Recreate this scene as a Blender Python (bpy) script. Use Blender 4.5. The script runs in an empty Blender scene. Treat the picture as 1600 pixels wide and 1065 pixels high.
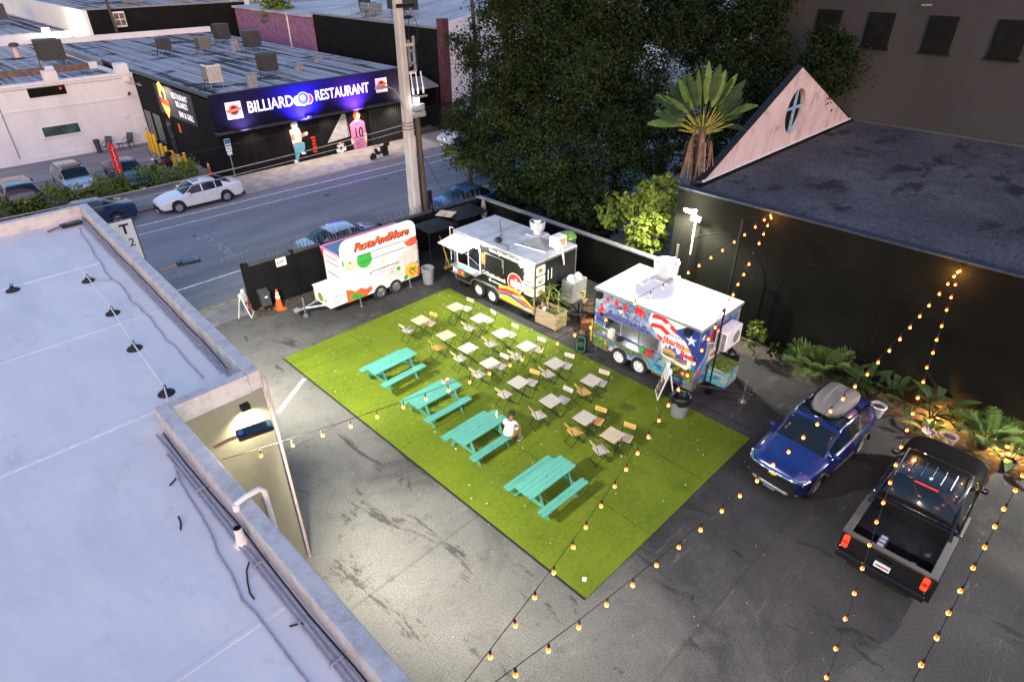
import bpy, bmesh, math, random
from mathutils import Vector, Matrix
from math import radians as RAD, sin, cos, pi, sqrt, atan2
rnd = random.Random(11)
SC = bpy.context.scene
COL = SC.collection

# ---------------------------------------------------------------- camera, sky, sun, exposure
cam_d = bpy.data.cameras.new('camera'); cam = bpy.data.objects.new('camera', cam_d); COL.objects.link(cam)
cam_d.sensor_width = 36; cam_d.lens = 22.14; cam_d.clip_end = 2000; cam_d.clip_start = .05
PITCH, YAW, ROLL = RAD(32.0227), RAD(45.036), RAD(-.1274)
_f = Vector((cos(PITCH)*cos(YAW), cos(PITCH)*sin(YAW), -sin(PITCH)))
_r = Vector((sin(YAW), -cos(YAW), 0)); _u = _r.cross(_f)
_r2 = _r*cos(ROLL) + _u*sin(ROLL); _u2 = -_r*sin(ROLL) + _u*cos(ROLL)
cam.matrix_world = Matrix(((_r2.x, _u2.x, -_f.x, 0), (_r2.y, _u2.y, -_f.y, 0), (_r2.z, _u2.z, -_f.z, 13), (0, 0, 0, 1)))
SC.camera = cam

W = bpy.data.worlds.new('World'); SC.world = W; W.use_nodes = True
wn = W.node_tree; wn.nodes.clear()
sky = wn.nodes.new('ShaderNodeTexSky'); sky.sky_type = 'NISHITA'; sky.sun_disc = False
sky.sun_elevation = RAD(3); sky.sun_rotation = RAD(215); sky.air_density = 1.0; sky.dust_density = 1.6; sky.ozone_density = 2.6
bg = wn.nodes.new('ShaderNodeBackground'); bg.inputs['Strength'].default_value = .15
wo = wn.nodes.new('ShaderNodeOutputWorld')
wn.links.new(sky.outputs[0], bg.inputs[0]); wn.links.new(bg.outputs[0], wo.inputs[0])

sun_d = bpy.data.lights.new('sun', 'SUN'); sun_d.energy = .20; sun_d.angle = RAD(70); sun_d.color = (1, .58, .72)
sun = bpy.data.objects.new('sun', sun_d); COL.objects.link(sun); sun.rotation_euler = (RAD(48), 0, RAD(-25))
SC.view_settings.view_transform = 'Standard'; SC.view_settings.look = 'None'; SC.view_settings.gamma = 1
SC.view_settings.use_curve_mapping = False; SC.view_settings.exposure = 2.65

# ---------------------------------------------------------------- materials
M = {}
class NT:
    def __init__(s, name):
        s.m = bpy.data.materials.new(name); s.m.use_nodes = True; s.t = s.m.node_tree
        s.p = s.t.nodes['Principled BSDF']; s.tc = s.t.nodes.new('ShaderNodeTexCoord'); M[name] = s.m
    def n(s, typ, **kw):
        x = s.t.nodes.new(typ)
        for k, v in kw.items():
            if k in x.inputs: x.inputs[k].default_value = v
            else: setattr(x, k, v)
        return x
    def l(s, a, b): s.t.links.new(a, b)
    def vec(s, scale=(1, 1, 1), rot=(0, 0, 0)):
        mp = s.n('ShaderNodeMapping'); mp.inputs['Scale'].default_value = scale; mp.inputs['Rotation'].default_value = rot
        s.l(s.tc.outputs['Object'], mp.inputs[0]); return mp.outputs[0]
    def noise(s, sc, det=5, rough=.55, v=None, dist=0):
        x = s.n('ShaderNodeTexNoise'); x.inputs['Scale'].default_value = sc; x.inputs['Detail'].default_value = det
        x.inputs['Roughness'].default_value = rough; x.inputs['Distortion'].default_value = dist
        s.l(v if v else s.tc.outputs['Object'], x.inputs['Vector']); return x.outputs['Fac']
    def ramp(s, fac, a, b, c0=0., c1=1.):
        x = s.n('ShaderNodeMapRange'); x.interpolation_type = 'SMOOTHSTEP'
        for k, v in zip((1, 2, 3, 4), (a, b, c0, c1)): x.inputs[k].default_value = v
        s.l(fac, x.inputs[0]); return x.outputs[0]
    def mix(s, fac, a, b, mode='MIX'):
        x = s.n('ShaderNodeMix'); x.data_type = 'RGBA'; x.blend_type = mode
        for sock, val in ((x.inputs[0], fac), (x.inputs[6], a), (x.inputs[7], b)):
            if isinstance(val, (int, float)): sock.default_value = val
            elif isinstance(val, (tuple, list)): sock.default_value = (*val[:3], 1)
            else: s.l(val, sock)
        return x.outputs[2]
    def mul(s, col, fac):
        x = s.n('ShaderNodeVectorMath'); x.operation = 'SCALE'
        if isinstance(col, tuple): x.inputs[0].default_value = col
        else: s.l(col, x.inputs[0])
        s.l(fac, x.inputs['Scale']); return x.outputs[0]
    def bump(s, h, st, dist=.02):
        b = s.n('ShaderNodeBump'); b.inputs['Strength'].default_value = st; b.inputs['Distance'].default_value = dist
        s.l(h, b.inputs['Height']); s.l(b.outputs[0], s.p.inputs['Normal'])
    def out(s, col, rough=.7, metal=0, spec=.5, coat=0):
        if isinstance(col, tuple): s.p.inputs['Base Color'].default_value = (*col, 1)
        else: s.l(col, s.p.inputs['Base Color'])
        if isinstance(rough, (int, float)): s.p.inputs['Roughness'].default_value = rough
        else: s.l(rough, s.p.inputs['Roughness'])
        s.p.inputs['Metallic'].default_value = metal; s.p.inputs['Specular IOR Level'].default_value = spec
        s.p.inputs['Coat Weight'].default_value = coat; return s.m

def mk(name, c, rough=.6, metal=0, var=.12, sc=3., bump=0., bsc=40., spec=.5, coat=0, stretch=(1, 1, 1)):
    t = NT(name); v = t.vec(stretch)
    col = t.mul(c, t.ramp(t.noise(sc, v=v), .3, .7, 1-var, 1+var))
    if bump: t.bump(t.noise(bsc, v=v), bump)
    return t.out(col, rough, metal, spec, coat)
def emis(name, c, st, base=(.8, .8, .8)):
    t = NT(name); t.out(base, .4); t.p.inputs['Emission Color'].default_value = (*c, 1); t.p.inputs['Emission Strength'].default_value = st; return t.m

def _mats():
    t = NT('lot_asphalt')
    big = t.noise(.13, 4, .6); med = t.noise(.7, 6, .6); fine = t.noise(28, 4, .7); speck = t.noise(120, 2, .5)
    c = t.mix(t.ramp(big, .36, .62), (.026, .0265, .027), (.060, .059, .057))
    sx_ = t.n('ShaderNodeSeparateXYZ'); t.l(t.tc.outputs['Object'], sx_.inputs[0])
    def worn_lamplit(nz, k):      # dusty, trodden asphalt along the white building, plus lamplight painted into it; ragged edge
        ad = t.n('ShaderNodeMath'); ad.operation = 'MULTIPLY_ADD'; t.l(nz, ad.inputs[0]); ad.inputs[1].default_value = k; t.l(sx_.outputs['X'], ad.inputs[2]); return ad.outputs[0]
    c = t.mix(t.ramp(worn_lamplit(t.noise(.3, 7, .72, dist=.6), -12), .5, 5.5, .9, 0), c, (.125, .122, .116))
    c = t.mix(t.ramp(worn_lamplit(t.noise(.45, 8, .75, dist=.8), -11), -1.6, 2.2, .8, 0), c, (.155, .151, .14))
    c = t.mix(t.ramp(t.noise(2.1, 9, .78, dist=.5), .52, .66, 0, .55), c, (.075, .074, .071))
    c = t.mix(t.ramp(t.noise(.9, 9, .78, v=t.vec((.4, 2.2, 1), (0, 0, .9)), dist=1.1), .57, .70, 0, .55), c, (.19, .185, .17))
    c = t.mix(t.ramp(t.noise(.55, 8, .74, v=t.vec((2.0, .6, 1), (0, 0, .35)), dist=.7), .56, .63, 0, .7), c, (.020, .020, .020))
    c = t.mix(t.ramp(t.noise(1.7, 8, .7, dist=.4), .68, .72, 0, .8), c, (.016, .016, .016))
    c = t.mix(t.ramp(t.noise(1.0, 10, .8, v=t.vec((1, 1, 1), (0, 0, 2)), dist=1.6), .655, .70, 0, .7), c, (.30, .295, .28))
    ln = t.n('ShaderNodeTexWave'); ln.wave_type = 'BANDS'; ln.bands_direction = 'Y'; ln.inputs['Scale'].default_value = .052; ln.inputs['Distortion'].default_value = .35; ln.inputs['Detail'].default_value = 3; t.l(t.tc.outputs['Object'], ln.inputs['Vector'])
    c = t.mix(t.ramp(ln.outputs['Fac'], .9993, .9999, 0, .25), c, (.03, .03, .03))
    v = t.n('ShaderNodeTexVoronoi'); v.inputs['Scale'].default_value = 2.3; t.l(t.tc.outputs['Object'], v.inputs['Vector'])
    c = t.mix(t.ramp(v.outputs['Distance'], .03, .05, .7, 0), c, (.34, .33, .31))
    c = t.mul(c, t.ramp(fine, .3, .7, .66, 1.34)); c = t.mul(c, t.ramp(speck, .3, .7, .8, 1.2))
    t.bump(speck, .2, .01); t.out(c, t.ramp(med, .3, .7, .7, .95), 0, .12)
    t = NT('street_asphalt')
    c = t.mix(t.ramp(t.noise(.3, 5, .6, v=t.vec((.25, 1.4, 1))), .35, .68), (.19, .19, .195), (.265, .265, .27))
    v2 = t.n('ShaderNodeTexVoronoi'); v2.inputs['Scale'].default_value = .22; v2.feature = 'DISTANCE_TO_EDGE'
    mpn = t.noise(1.2, 4); mx = t.n('ShaderNodeVectorMath'); mx.operation = 'ADD'; t.l(t.tc.outputs['Object'], mx.inputs[0]); t.l(mpn, mx.inputs[1]); t.l(mx.outputs[0], v2.inputs['Vector'])
    c = t.mix(t.ramp(v2.outputs['Distance'], .003, .012, .15, 0), c, (.05, .05, .05))
    c = t.mix(t.ramp(t.noise(1.1, 3, .5), .7, .75, 0, .8), c, (.03, .03, .032))
    c = t.mul(c, t.ramp(t.noise(40, 3), .3, .7, .8, 1.2)); t.bump(t.noise(90, 2), .3, .01); t.out(c, .85, 0, .2)
    t = NT('paving_concrete')
    c = t.mix(t.ramp(t.noise(.8, 6, .65), .35, .7), (.17, .165, .16), (.30, .29, .275))
    c = t.mix(t.ramp(t.noise(.5, 5, .7), .6, .7, 0, .7), c, (.08, .075, .07))
    c = t.mul(c, t.ramp(t.noise(30, 3), .3, .7, .82, 1.15)); t.bump(t.noise(60, 3), .2, .01); t.out(c, .85, 0, .3)
    t = NT('turf_green')
    n1 = t.noise(.5, 5, .6); n2 = t.noise(9, 5, .7); n3 = t.noise(150, 2, .6)
    c = t.mix(t.ramp(n1, .35, .65), (.098, .150, .005), (.140, .195, .007))
    c = t.mix(t.ramp(n2, .42, .66, 0, .6), c, (.17, .215, .010))
    wv = t.noise(1.3, 3, .5, v=t.vec((.15, 2.6, 1)))
    c = t.mix(t.ramp(wv, .55, .7, 0, .45), c, (.075, .15, .004))
    c = t.mul(c, t.ramp(n3, .25, .75, .55, 1.4)); t.bump(n3, .8, .02); t.out(c, .8, 0, .25)
    t = NT('white_roof')
    c = t.mix(t.ramp(t.noise(.35, 6, .65), .35, .75), (.72, .685, .665), (.65, .62, .61))
    c = t.mix(t.ramp(t.noise(1.7, 7, .7, dist=.6), .57, .74, 0, .5), c, (.42, .41, .39))
    c = t.mix(t.ramp(t.noise(.8, 6, .7, v=t.vec((.4, 1.6, 1), (0, 0, .3)), dist=1.), .68, .78, 0, .6), c, (.30, .29, .27))
    c = t.mix(t.ramp(t.noise(.22, 6, .7, v=t.vec((1, .45, 1), (0, 0, -.2)), dist=1.2), .50, .66, 0, .35), c, (.50, .485, .48)); c = t.mix(t.ramp(t.noise(9, 3, .6), .735, .76, 0, .6), c, (.2, .19, .18))
    t.bump(t.noise(1.1, 3, .45, v=t.vec((1, .5, 1))), .7, .10); t.out(c, .55, 0, .4)
    t = NT('parapet_stucco')
    c = t.mix(t.ramp(t.noise(3, 7, .7), .4, .72), (.60, .585, .575), (.42, .40, .385))
    c = t.mix(t.ramp(t.noise(9, 6, .75), .62, .72, 0, .6), c, (.22, .21, .2))
    t.bump(t.noise(22, 6, .7), .9, .03); t.out(c, .85, 0, .25)
    t = NT('cream_stucco')
    c = t.mix(t.ramp(t.noise(.8, 5, .6, v=t.vec((1, 1, .35))), .35, .7), (.27, .26, .19), (.21, .20, .14))
    t.bump(t.noise(1.6, 4, .6, v=t.vec((1, 1, 1.8))), .35, .05); t.out(c, .7, 0, .3)
    t = NT('white_stucco')
    c = t.mix(t.ramp(t.noise(.5, 5, .65, v=t.vec((1, 1, .4))), .4, .75), (.74, .72, .72), (.64, .62, .62))
    c = t.mix(t.ramp(t.noise(1.2, 6, .7, v=t.vec((1.4, 1.4, .12))), .6, .78, 0, .35), c, (.4, .37, .36))
    t.bump(t.noise(15, 5), .2, .02); t.out(c, .8, 0, .25)
    t = NT('pink_stucco')
    c = t.mix(t.ramp(t.noise(.6, 6, .7), .35, .7), (.58, .49, .52), (.46, .39, .415))
    c = t.mix(t.ramp(t.noise(1.5, 7, .72, v=t.vec((1, 1, .3))), .46, .72, 0, .6), c, (.19, .165, .17)); c = t.mix(t.ramp(t.noise(.8, 7, .75, dist=.5), .56, .70, 0, .6), c, (.17, .15, .155))
    t.bump(t.noise(20, 5), .25, .02); t.out(c, .85, 0, .25)
    t = NT('streaked_roof')
    wv = t.n('ShaderNodeTexWave'); wv.wave_type = 'BANDS'; wv.bands_direction = 'X'; wv.inputs['Scale'].default_value = .30; wv.inputs['Distortion'].default_value = 1.2; wv.inputs['Detail'].default_value = 5; wv.inputs['Detail Scale'].default_value = .6; wv.inputs['Detail Roughness'].default_value = .75
    t.l(t.vec((1, .12, 1)), wv.inputs['Vector'])
    lo = t.noise(1., 6, .7, v=t.vec((1.0, .035, 1)), dist=.15)
    c = t.mix(t.ramp(lo, .43, .53), (.030, .030, .034), (.30, .30, .32))
    c = t.mix(t.ramp(wv.outputs['Fac'], .74, .95, 0, .75), c, (.44, .44, .47))
    c = t.mix(t.ramp(t.noise(.23, 7, .72, dist=.3), .52, .64, 0, .85), c, (.34, .34, .365))
    c = t.mix(t.ramp(t.noise(.17, 7, .72, v=t.vec((1, 2.0, 1), (0, 0, .2)), dist=.4), .55, .61, 0, .93), c, (.016, .016, .018))
    c = t.mul(c, t.ramp(t.noise(7, 6, .7), .3, .7, .7, 1.25)); t.out(c, .85, 0, .2)
    t = NT('gravel_roof')
    c = t.mix(t.ramp(t.noise(.25, 5, .65), .35, .7), (.062, .062, .066), (.105, .105, .11))
    c = t.mix(t.ramp(t.noise(.45, 5, .68, v=t.vec((.7, 1.1, 1))), .54, .64, 0, .8), c, (.018, .018, .02))
    c = t.mix(t.ramp(t.noise(1.4, 8, .75, dist=1.), .66, .72, 0, .7), c, (.30, .30, .31))
    sp = t.noise(15, 4, .85)
    c = t.mul(c, t.ramp(sp, .32, .68, .35, 1.7)); t.bump(sp, .6, .03); t.out(c, .95, 0, .1)
    t = NT('grey_roof')
    c = t.mix(t.ramp(t.noise(.4, 6, .65, v=t.vec((.3, 1, 1))), .35, .7), (.30, .30, .32), (.52, .52, .54))
    c = t.mul(c, t.ramp(t.noise(8, 5), .3, .7, .85, 1.12)); t.bump(t.noise(3, 5), .4, .05); t.out(c, .7, 0, .35)
    t = NT('dark_wall')
    c = t.mix(t.ramp(t.noise(.5, 6, .65), .35, .7), (.006, .006, .005), (.010, .010, .008))
    c = t.mix(t.ramp(t.noise(1.1, 7, .7, v=t.vec((1, 1, .2))), .62, .76, 0, .5), c, (.02, .0195, .017))
    t.bump(t.noise(25, 4), .25, .02); t.out(c, .95, 0, .06)
    t = NT('taupe_wall')
    c = t.mix(t.ramp(t.noise(.4, 6, .65, v=t.vec((1, 1, .3))), .35, .7), (.058, .056, .057), (.047, .045, .046))
    t.bump(t.noise(22, 5), .3, .02); t.out(c, .95, 0, .1)
    t = NT('wood_slat')
    g = t.noise(6, 6, .6, v=t.vec((1, 14, 14)))
    t.out(t.mix(t.ramp(g, .3, .7), (.60, .50, .36), (.40, .31, .20)), .6, 0, .3)
    t = NT('wood_grey')
    g = t.noise(6, 6, .6, v=t.vec((1, 14, 14)))
    t.out(t.mix(t.ramp(g, .3, .7), (.55, .50, .45), (.38, .33, .28)), .65, 0, .3)
    t = NT('wood_yellow')
    g = t.noise(6, 6, .6, v=t.vec((1, 14, 14)))
    t.out(t.mix(t.ramp(g, .3, .7), (.62, .38, .11), (.45, .25, .06)), .55, 0, .35)
    t = NT('teal_paint')
    g = t.noise(4, 6, .65, v=t.vec((1, 9, 9)))
    c = t.mix(t.ramp(g, .3, .75), (.080, .30, .235), (.06, .24, .185))
    c = t.mix(t.ramp(t.noise(11, 6, .7), .64, .74, 0, .5), c, (.13, .34, .28))
    t.bump(g, .25, .01); t.out(c, .5, 0, .4)
    t = NT('planter_wood')
    g = t.noise(2.4, 7, .65, v=t.vec((1.2, 1.2, 12)))
    c = t.mix(t.ramp(g, .3, .7), (.46, .35, .24), (.24, .17, .11))
    t.bump(g, .4, .01); t.out(c, .75, 0, .25)
    t = NT('pole_concrete')
    g = t.noise(2, 6, .65, v=t.vec((1, 1, .3)))
    c = t.mix(t.ramp(g, .3, .7), (.50, .48, .46), (.36, .345, .33)); t.bump(t.noise(30, 4), .3, .01); t.out(c, .85, 0, .25)
    t = NT('pole_wood')
    g = t.noise(3, 6, .65, v=t.vec((6, 6, .3)))
    c = t.mix(t.ramp(g, .3, .7), (.10, .075, .055), (.045, .035, .028)); t.bump(g, .5, .02); t.out(c, .85, 0, .25)
    t = NT('bark')
    g = t.noise(4, 7, .7, v=t.vec((3, 3, .5)))
    c = t.mix(t.ramp(g, .3, .7), (.13, .10, .08), (.05, .04, .032)); t.bump(g, .8, .03); t.out(c, .9, 0, .2)
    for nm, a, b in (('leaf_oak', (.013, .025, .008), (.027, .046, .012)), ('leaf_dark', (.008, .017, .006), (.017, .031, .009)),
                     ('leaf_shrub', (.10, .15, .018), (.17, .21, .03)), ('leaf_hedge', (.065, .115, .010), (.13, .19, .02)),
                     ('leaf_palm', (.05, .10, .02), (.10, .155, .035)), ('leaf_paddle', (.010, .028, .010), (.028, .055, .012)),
                     ('leaf_dry', (.12, .075, .055), (.22, .14, .10)), ('leaf_yellow', (.16, .16, .02), (.26, .23, .035))):
        t = NT(nm); oi = t.n('ShaderNodeObjectInfo')
        c = t.mix(t.ramp(t.noise(1.3, 4), .35, .65), a, b)
        c = t.mul(c, t.ramp(t.noise(17, 2), .3, .7, .6, 1.35)); t.out(c, .65, 0, .1 if nm in ('leaf_oak', 'leaf_dark') else .25)
        t.p.inputs['Transmission Weight'].default_value = 0
_mats()
S = mk
S('black_metal', (.010, .010, .011), .5, 0, .2, 5, spec=.25); S('black_plastic', (.014, .014, .015), .55, 0, .2, 5, spec=.25)
S('fence_black', (.008, .008, .008), .7, 0, .3, 1.2, .15, 30, spec=.12); S('board_dark', (.010, .009, .026), .9, 0, .1, spec=.08); S('spike_grey', (.09, .09, .10), .4, .4, .3, 5); S('turf_seam', (.085, .130, .005), .9, 0, .3, 3, spec=.1); S('rubber', (.016, .016, .016), .85, 0, .2, 12, .2, 60)
S('steel', (.55, .56, .57), .35, .9, .1, 6); S('galvanised', (.42, .43, .44), .5, .7, .2, 8); S('chrome', (.75, .75, .76), .12, 1, .03, 4)
S('alu_roof', (.52, .53, .55), .5, .25, .12, 2.2, .1, 20); S('white_paint', (.78, .78, .77), .45, 0, .05, 3); S('white_plastic', (.74, .73, .72), .5, 0, .08, 5)
S('trailer_white', (.76, .74, .69), .35, 0, .05, 1.5, coat=.3); S('trailer_black', (.010, .010, .010), .4, 0, .2, 2, spec=.3)
S('roof_white', (.80, .80, .80), .5, 0, .06, 1.2); S('cream_grey', (.60, .57, .51), .4, 0, .05); S('red', (.55, .025, .015), .45, 0, .08); S('bright_red', (.72, .03, .02), .4, 0, .05)
S('orange', (.72, .13, .02), .5, 0, .08); S('tomato', (.72, .10, .035), .45, 0, .06); S('green', (.03, .34, .04), .45, 0, .08); S('blue', (.03, .09, .42), .4, 0, .1)
S('yellow', (.78, .50, .02), .5, 0, .08); S('bollard_yellow', (.75, .44, .02), .55, 0, .15, 4); S('purple', (.18, .06, .35), .4, 0, .1)
S('sky_blue', (.22, .42, .62), .4, 0, .25, 2.5); S('navy', (.02, .035, .13), .4, 0, .15); S('cyan', (.10, .42, .60), .45, 0, .2, 3)
S('pink_paint', (.62, .20, .42), .6, 0, .08); S('skin_tone', (.42, .16, .07), .6, 0, .08); S('grey_plastic', (.20, .22, .24), .55, 0, .12, 4)
S('dark_grey', (.045, .046, .05), .55, 0, .2, 5); S('mid_grey', (.22, .22, .225), .6, 0, .15, 5); S('terracotta', (.58, .43, .40), .7, 0, .15, 6, .2, 30)
S('tan', (.62, .44, .24), .6, 0, .15, 5); S('bun', (.62, .32, .08), .55, 0, .25, 14); S('meat', (.20, .07, .025), .6, 0, .3, 18); S('cream', (.80, .68, .48), .55, 0, .15, 10)
S('lettuce', (.16, .32, .04), .6, 0, .4, 20); S('sand', (.62, .50, .32), .6, 0, .25, 6); S('lawn', (.10, .22, .04), .6, 0, .5, 9)
S('car_white', (.74, .74, .72), .22, 0, .02, 1, coat=.7); S('car_blue', (.005, .015, .125), .22, .3, .03, 1, coat=.9); S('car_black', (.008, .008, .009), .18, 0, .05, 1, coat=1)
S('car_navy', (.012, .03, .075), .22, .3, .05, 1, coat=.8); S('car_silver', (.40, .42, .46), .25, .5, .03, 1, coat=.8); S('car_bluegrey', (.04, .13, .30), .25, .4, .05, 1, coat=.8)
S('glass', (.008, .012, .018), .08, 0, .1, 2, spec=.4); S('glass_green', (.05, .085, .085), .12, 0, .4, 1.5); S('window_dark', (.008, .008, .008), .7, 0, .3, 2, spec=.1)
S('road_paint', (.70, .70, .68), .7, 0, .35, 5); S('faded_paint', (.26, .26, .26), .8, 0, .6, 6); S('curb_yellow', (.48, .38, .06), .75, 0, .5, 5)
S('cable_grey', (.33, .34, .40), .5, 0, .15, 8); S('cable_white', (.72, .72, .72), .5, 0, .1, 8); S('wood_dark', (.20, .13, .08), .7, 0, .3, 8)
S('rail_grey', (.055, .052, .05), .6, 0, .1, 5); S('roofbox_grey', (.13, .125, .12), .5, 0, .06, 2, .15, 90); S('ac_grey', (.20, .20, .20), .6, .2, .2, 6); S('ac_dark', (.05, .05, .052), .6, .2, .25, 6); S('ac_beige', (.60, .585, .56), .55, 0, .12, 4)
S('brick_brown', (.16, .10, .08), .8, 0, .3, 4, .4, 20); S('purple_wall', (.26, .12, .22), .8, 0, .25, 2); S('maroon_wall', (.10, .03, .035), .7, 0, .25, 2)
S('fabric_grey', (.20, .19, .17), .85, 0, .15, 12, .3, 80); S('shirt', (.66, .63, .62), .85, 0, .07, 9, .25, 40); S('skin', (.16, .08, .045), .55, 0, .1, 9)
S('hair', (.010, .009, .008), .9, 0, .3, 40, .5, 90); S('khaki', (.36, .23, .11), .85, 0, .15, 12); S('shoe', (.02, .018, .018), .7, 0, .2, 9)
S('ball_white', (.7, .7, .7), .6, 0, .1); S('sign_blue', (.03, .06, .30), .4, 0, .05); S('dirt', (.06, .05, .038), .95, 0, .45, 6, .6, 25); S('bag_black', (.012, .012, .013), .3, 0, .3, 12, .8, 14)
S('window_frame', (.012, .012, .013), .8, 0, .1, spec=.05); S('coping_dark', (.035, .042, .06), .8, 0, .15, 5, spec=.1); S('pale_pavement', (.36, .335, .31), .85, 0, .2, 1.5, .2, 50, spec=.2); S('tile_red', (.35, .12, .07), .7, 0, .2); S('mural_grey', (.42, .42, .43), .7, 0, .18, 3); S('teal_jersey', (.10, .36, .46), .6, 0, .1)
emis('bulb_amber', (1, .085, .005), 1.3, (.02, .008, .002)); emis('bulb_lit', (1, .26, .04), 4.0, (.02, .01, .003)); emis('lamp_white', (1, .97, .85), 60); emis('lamp_pole', (1, .98, .78), 45); emis('tail_red', (1, .035, .006), .55, (.5, .01, .01)); emis('brake_bar', (1, .05, .04), .12, (.5, .02, .02))
emis('led_green', (.03, .6, .25), .10, (.02, .2, .1)); emis('window_warm', (1, .75, .5), .35); emis('sign_lit', (1, .95, .85), 1.0); emis('far_lamp', (1, .9, .6), 40); emis('interior', (1, .93, .8), .9); emis('street_led', (.9, .95, 1), 25)
emis('logo_lit', (.9, .35, .08), .35, (.75, .3, .06)); emis('letter_lit', (.85, .85, 1), .16); emis('purple_lit', (.55, .25, 1), 1.)

# ---------------------------------------------------------------- mesh helpers
I4 = Matrix.Identity(4)
def T(x, y, z): return Matrix.Translation((x, y, z))
def RZ(a): return Matrix.Rotation(a, 4, 'Z')
def RX(a): return Matrix.Rotation(a, 4, 'X')
def RY(a): return Matrix.Rotation(a, 4, 'Y')
def frame(o, x, y):
    x = Vector(x).normalized(); y = Vector(y).normalized(); z = x.cross(y)
    return Matrix(((x.x, y.x, z.x, o[0]), (x.y, y.y, z.y, o[1]), (x.z, y.z, z.z, o[2]), (0, 0, 0, 1)))
class MB:
    def __init__(s): s.v = []; s.f = []; s.mi = []; s.cur = 0
    def add(s, vs, fs, mat=None):
        o = len(s.v)
        for p in vs:
            p = Vector(p); s.v.append(tuple(mat @ p) if mat else tuple(p))
        for f in fs: s.f.append(tuple(i+o for i in f)); s.mi.append(s.cur)
        return s
    def box(s, x0, y0, z0, x1, y1, z1, mat=None):
        return s.add([(x0, y0, z0), (x1, y0, z0), (x1, y1, z0), (x0, y1, z0), (x0, y0, z1), (x1, y0, z1), (x1, y1, z1), (x0, y1, z1)],
                     [(0, 3, 2, 1), (4, 5, 6, 7), (0, 1, 5, 4), (1, 2, 6, 5), (2, 3, 7, 6), (3, 0, 4, 7)], mat)
    def cbox(s, cx, cy, cz, sx, sy, sz, mat=None): return s.box(cx-sx/2, cy-sy/2, cz-sz/2, cx+sx/2, cy+sy/2, cz+sz/2, mat)
    def quad(s, a, b, c, d, mat=None): return s.add([a, b, c, d], [(0, 1, 2, 3)], mat)
    def poly(s, pts, mat=None, z=0): return s.add([(p[0], p[1], p[2] if len(p) > 2 else z) for p in pts], [tuple(range(len(pts)))], mat)
    def prism(s, pts, z0, z1, mat=None):
        n = len(pts); a = sum(pts[i][0]*pts[(i+1) % n][1]-pts[(i+1) % n][0]*pts[i][1] for i in range(n))
        if a < 0: pts = pts[::-1]
        return s.add([(p[0], p[1], z0) for p in pts]+[(p[0], p[1], z1) for p in pts],
                     [tuple(range(n))[::-1], tuple(range(n, 2*n))]+[(i, (i+1) % n, (i+1) % n+n, i+n) for i in range(n)], mat)
    def tube(s, pts, r, n=6, caps=True, mat=None):
        pts = [Vector(p) for p in pts]; k = len(pts); rs = r if isinstance(r, (list, tuple)) else [r]*k; vs = []; fs = []
        t0 = (pts[1]-pts[0]).normalized(); a = Vector((0, 0, 1)) if abs(t0.z) < .9 else Vector((1, 0, 0)); u = t0.cross(a).normalized()
        for i, p in enumerate(pts):
            t = (pts[min(i+1, k-1)]-pts[max(i-1, 0)]).normalized(); u = (u-t*u.dot(t)).normalized(); w = t.cross(u)
            for j in range(n):
                an = 2*pi*j/n; vs.append(p+(u*cos(an)+w*sin(an))*rs[i])
        for i in range(k-1):
            for j in range(n): fs.append((i*n+j, i*n+(j+1) % n, (i+1)*n+(j+1) % n, (i+1)*n+j))
        if caps: fs += [tuple(range(n))[::-1], tuple(range((k-1)*n, k*n))]
        return s.add(vs, fs, mat)
    def lathe(s, prof, n=16, mat=None, caps=True):
        vs = []; fs = []; k = len(prof)
        for r, z in prof:
            for j in range(n): vs.append((r*cos(2*pi*j/n), r*sin(2*pi*j/n), z))
        for i in range(k-1):
            for j in range(n): fs.append((i*n+j, i*n+(j+1) % n, (i+1)*n+(j+1) % n, (i+1)*n+j))
        if caps: fs += [tuple(range(n))[::-1], tuple(range((k-1)*n, k*n))]
        return s.add(vs, fs, mat)
    def mesh(s, name, mats, smooth=0):
        me = bpy.data.meshes.new(name); me.from_pydata(s.v, [], s.f)
        for m in (mats if isinstance(mats, (list, tuple)) else [mats]): me.materials.append(M[m] if isinstance(m, str) else m)
        if any(s.mi): me.polygons.foreach_set('material_index', s.mi)
        if smooth:
            me.polygons.foreach_set('use_smooth', [True]*len(me.polygons)); me.set_sharp_from_angle(angle=RAD(smooth))
        me.update(); return me
    def build(s, name, mats, parent=None, smooth=0, bevel=0, loc=None, rz=0, label=None, kind=None):
        o = bpy.data.objects.new(name, s.mesh(name, mats, smooth)); COL.objects.link(o)
        if parent: o.parent = parent
        if loc: o.location = loc
        if rz: o.rotation_euler.z = rz
        if bevel:
            b = o.modifiers.new('bevel', 'BEVEL'); b.width = bevel; b.segments = 2; b.limit_method = 'ANGLE'; b.angle_limit = RAD(40); b.harden_normals = False
        if label: o['label'] = label
        if kind: o['kind'] = kind
        return o
    def each(s, name, mats, parent=None, **kw):
        par = list(range(len(s.v)))
        def fd(i):
            while par[i] != i: par[i] = par[par[i]]; i = par[i]
            return i
        for f in s.f:
            for q in f[1:]: par[fd(q)] = fd(f[0])
        grp = {}
        for f in s.f: grp.setdefault(fd(f[0]), []).append(f)
        for fs in grp.values():
            used = sorted({i for f in fs for i in f}); mp = {v: i for i, v in enumerate(used)}; m = MB(); m.add([s.v[i] for i in used], [tuple(mp[i] for i in f) for f in fs]); o = m.build(name, mats, parent, **kw)
        return o
def link(name, me, parent=None, mat=None, label=None):
    o = bpy.data.objects.new(name, me); COL.objects.link(o)
    if parent: o.parent = parent
    if mat: o.matrix_local = mat
    if label: o['label'] = label
    return o
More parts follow.
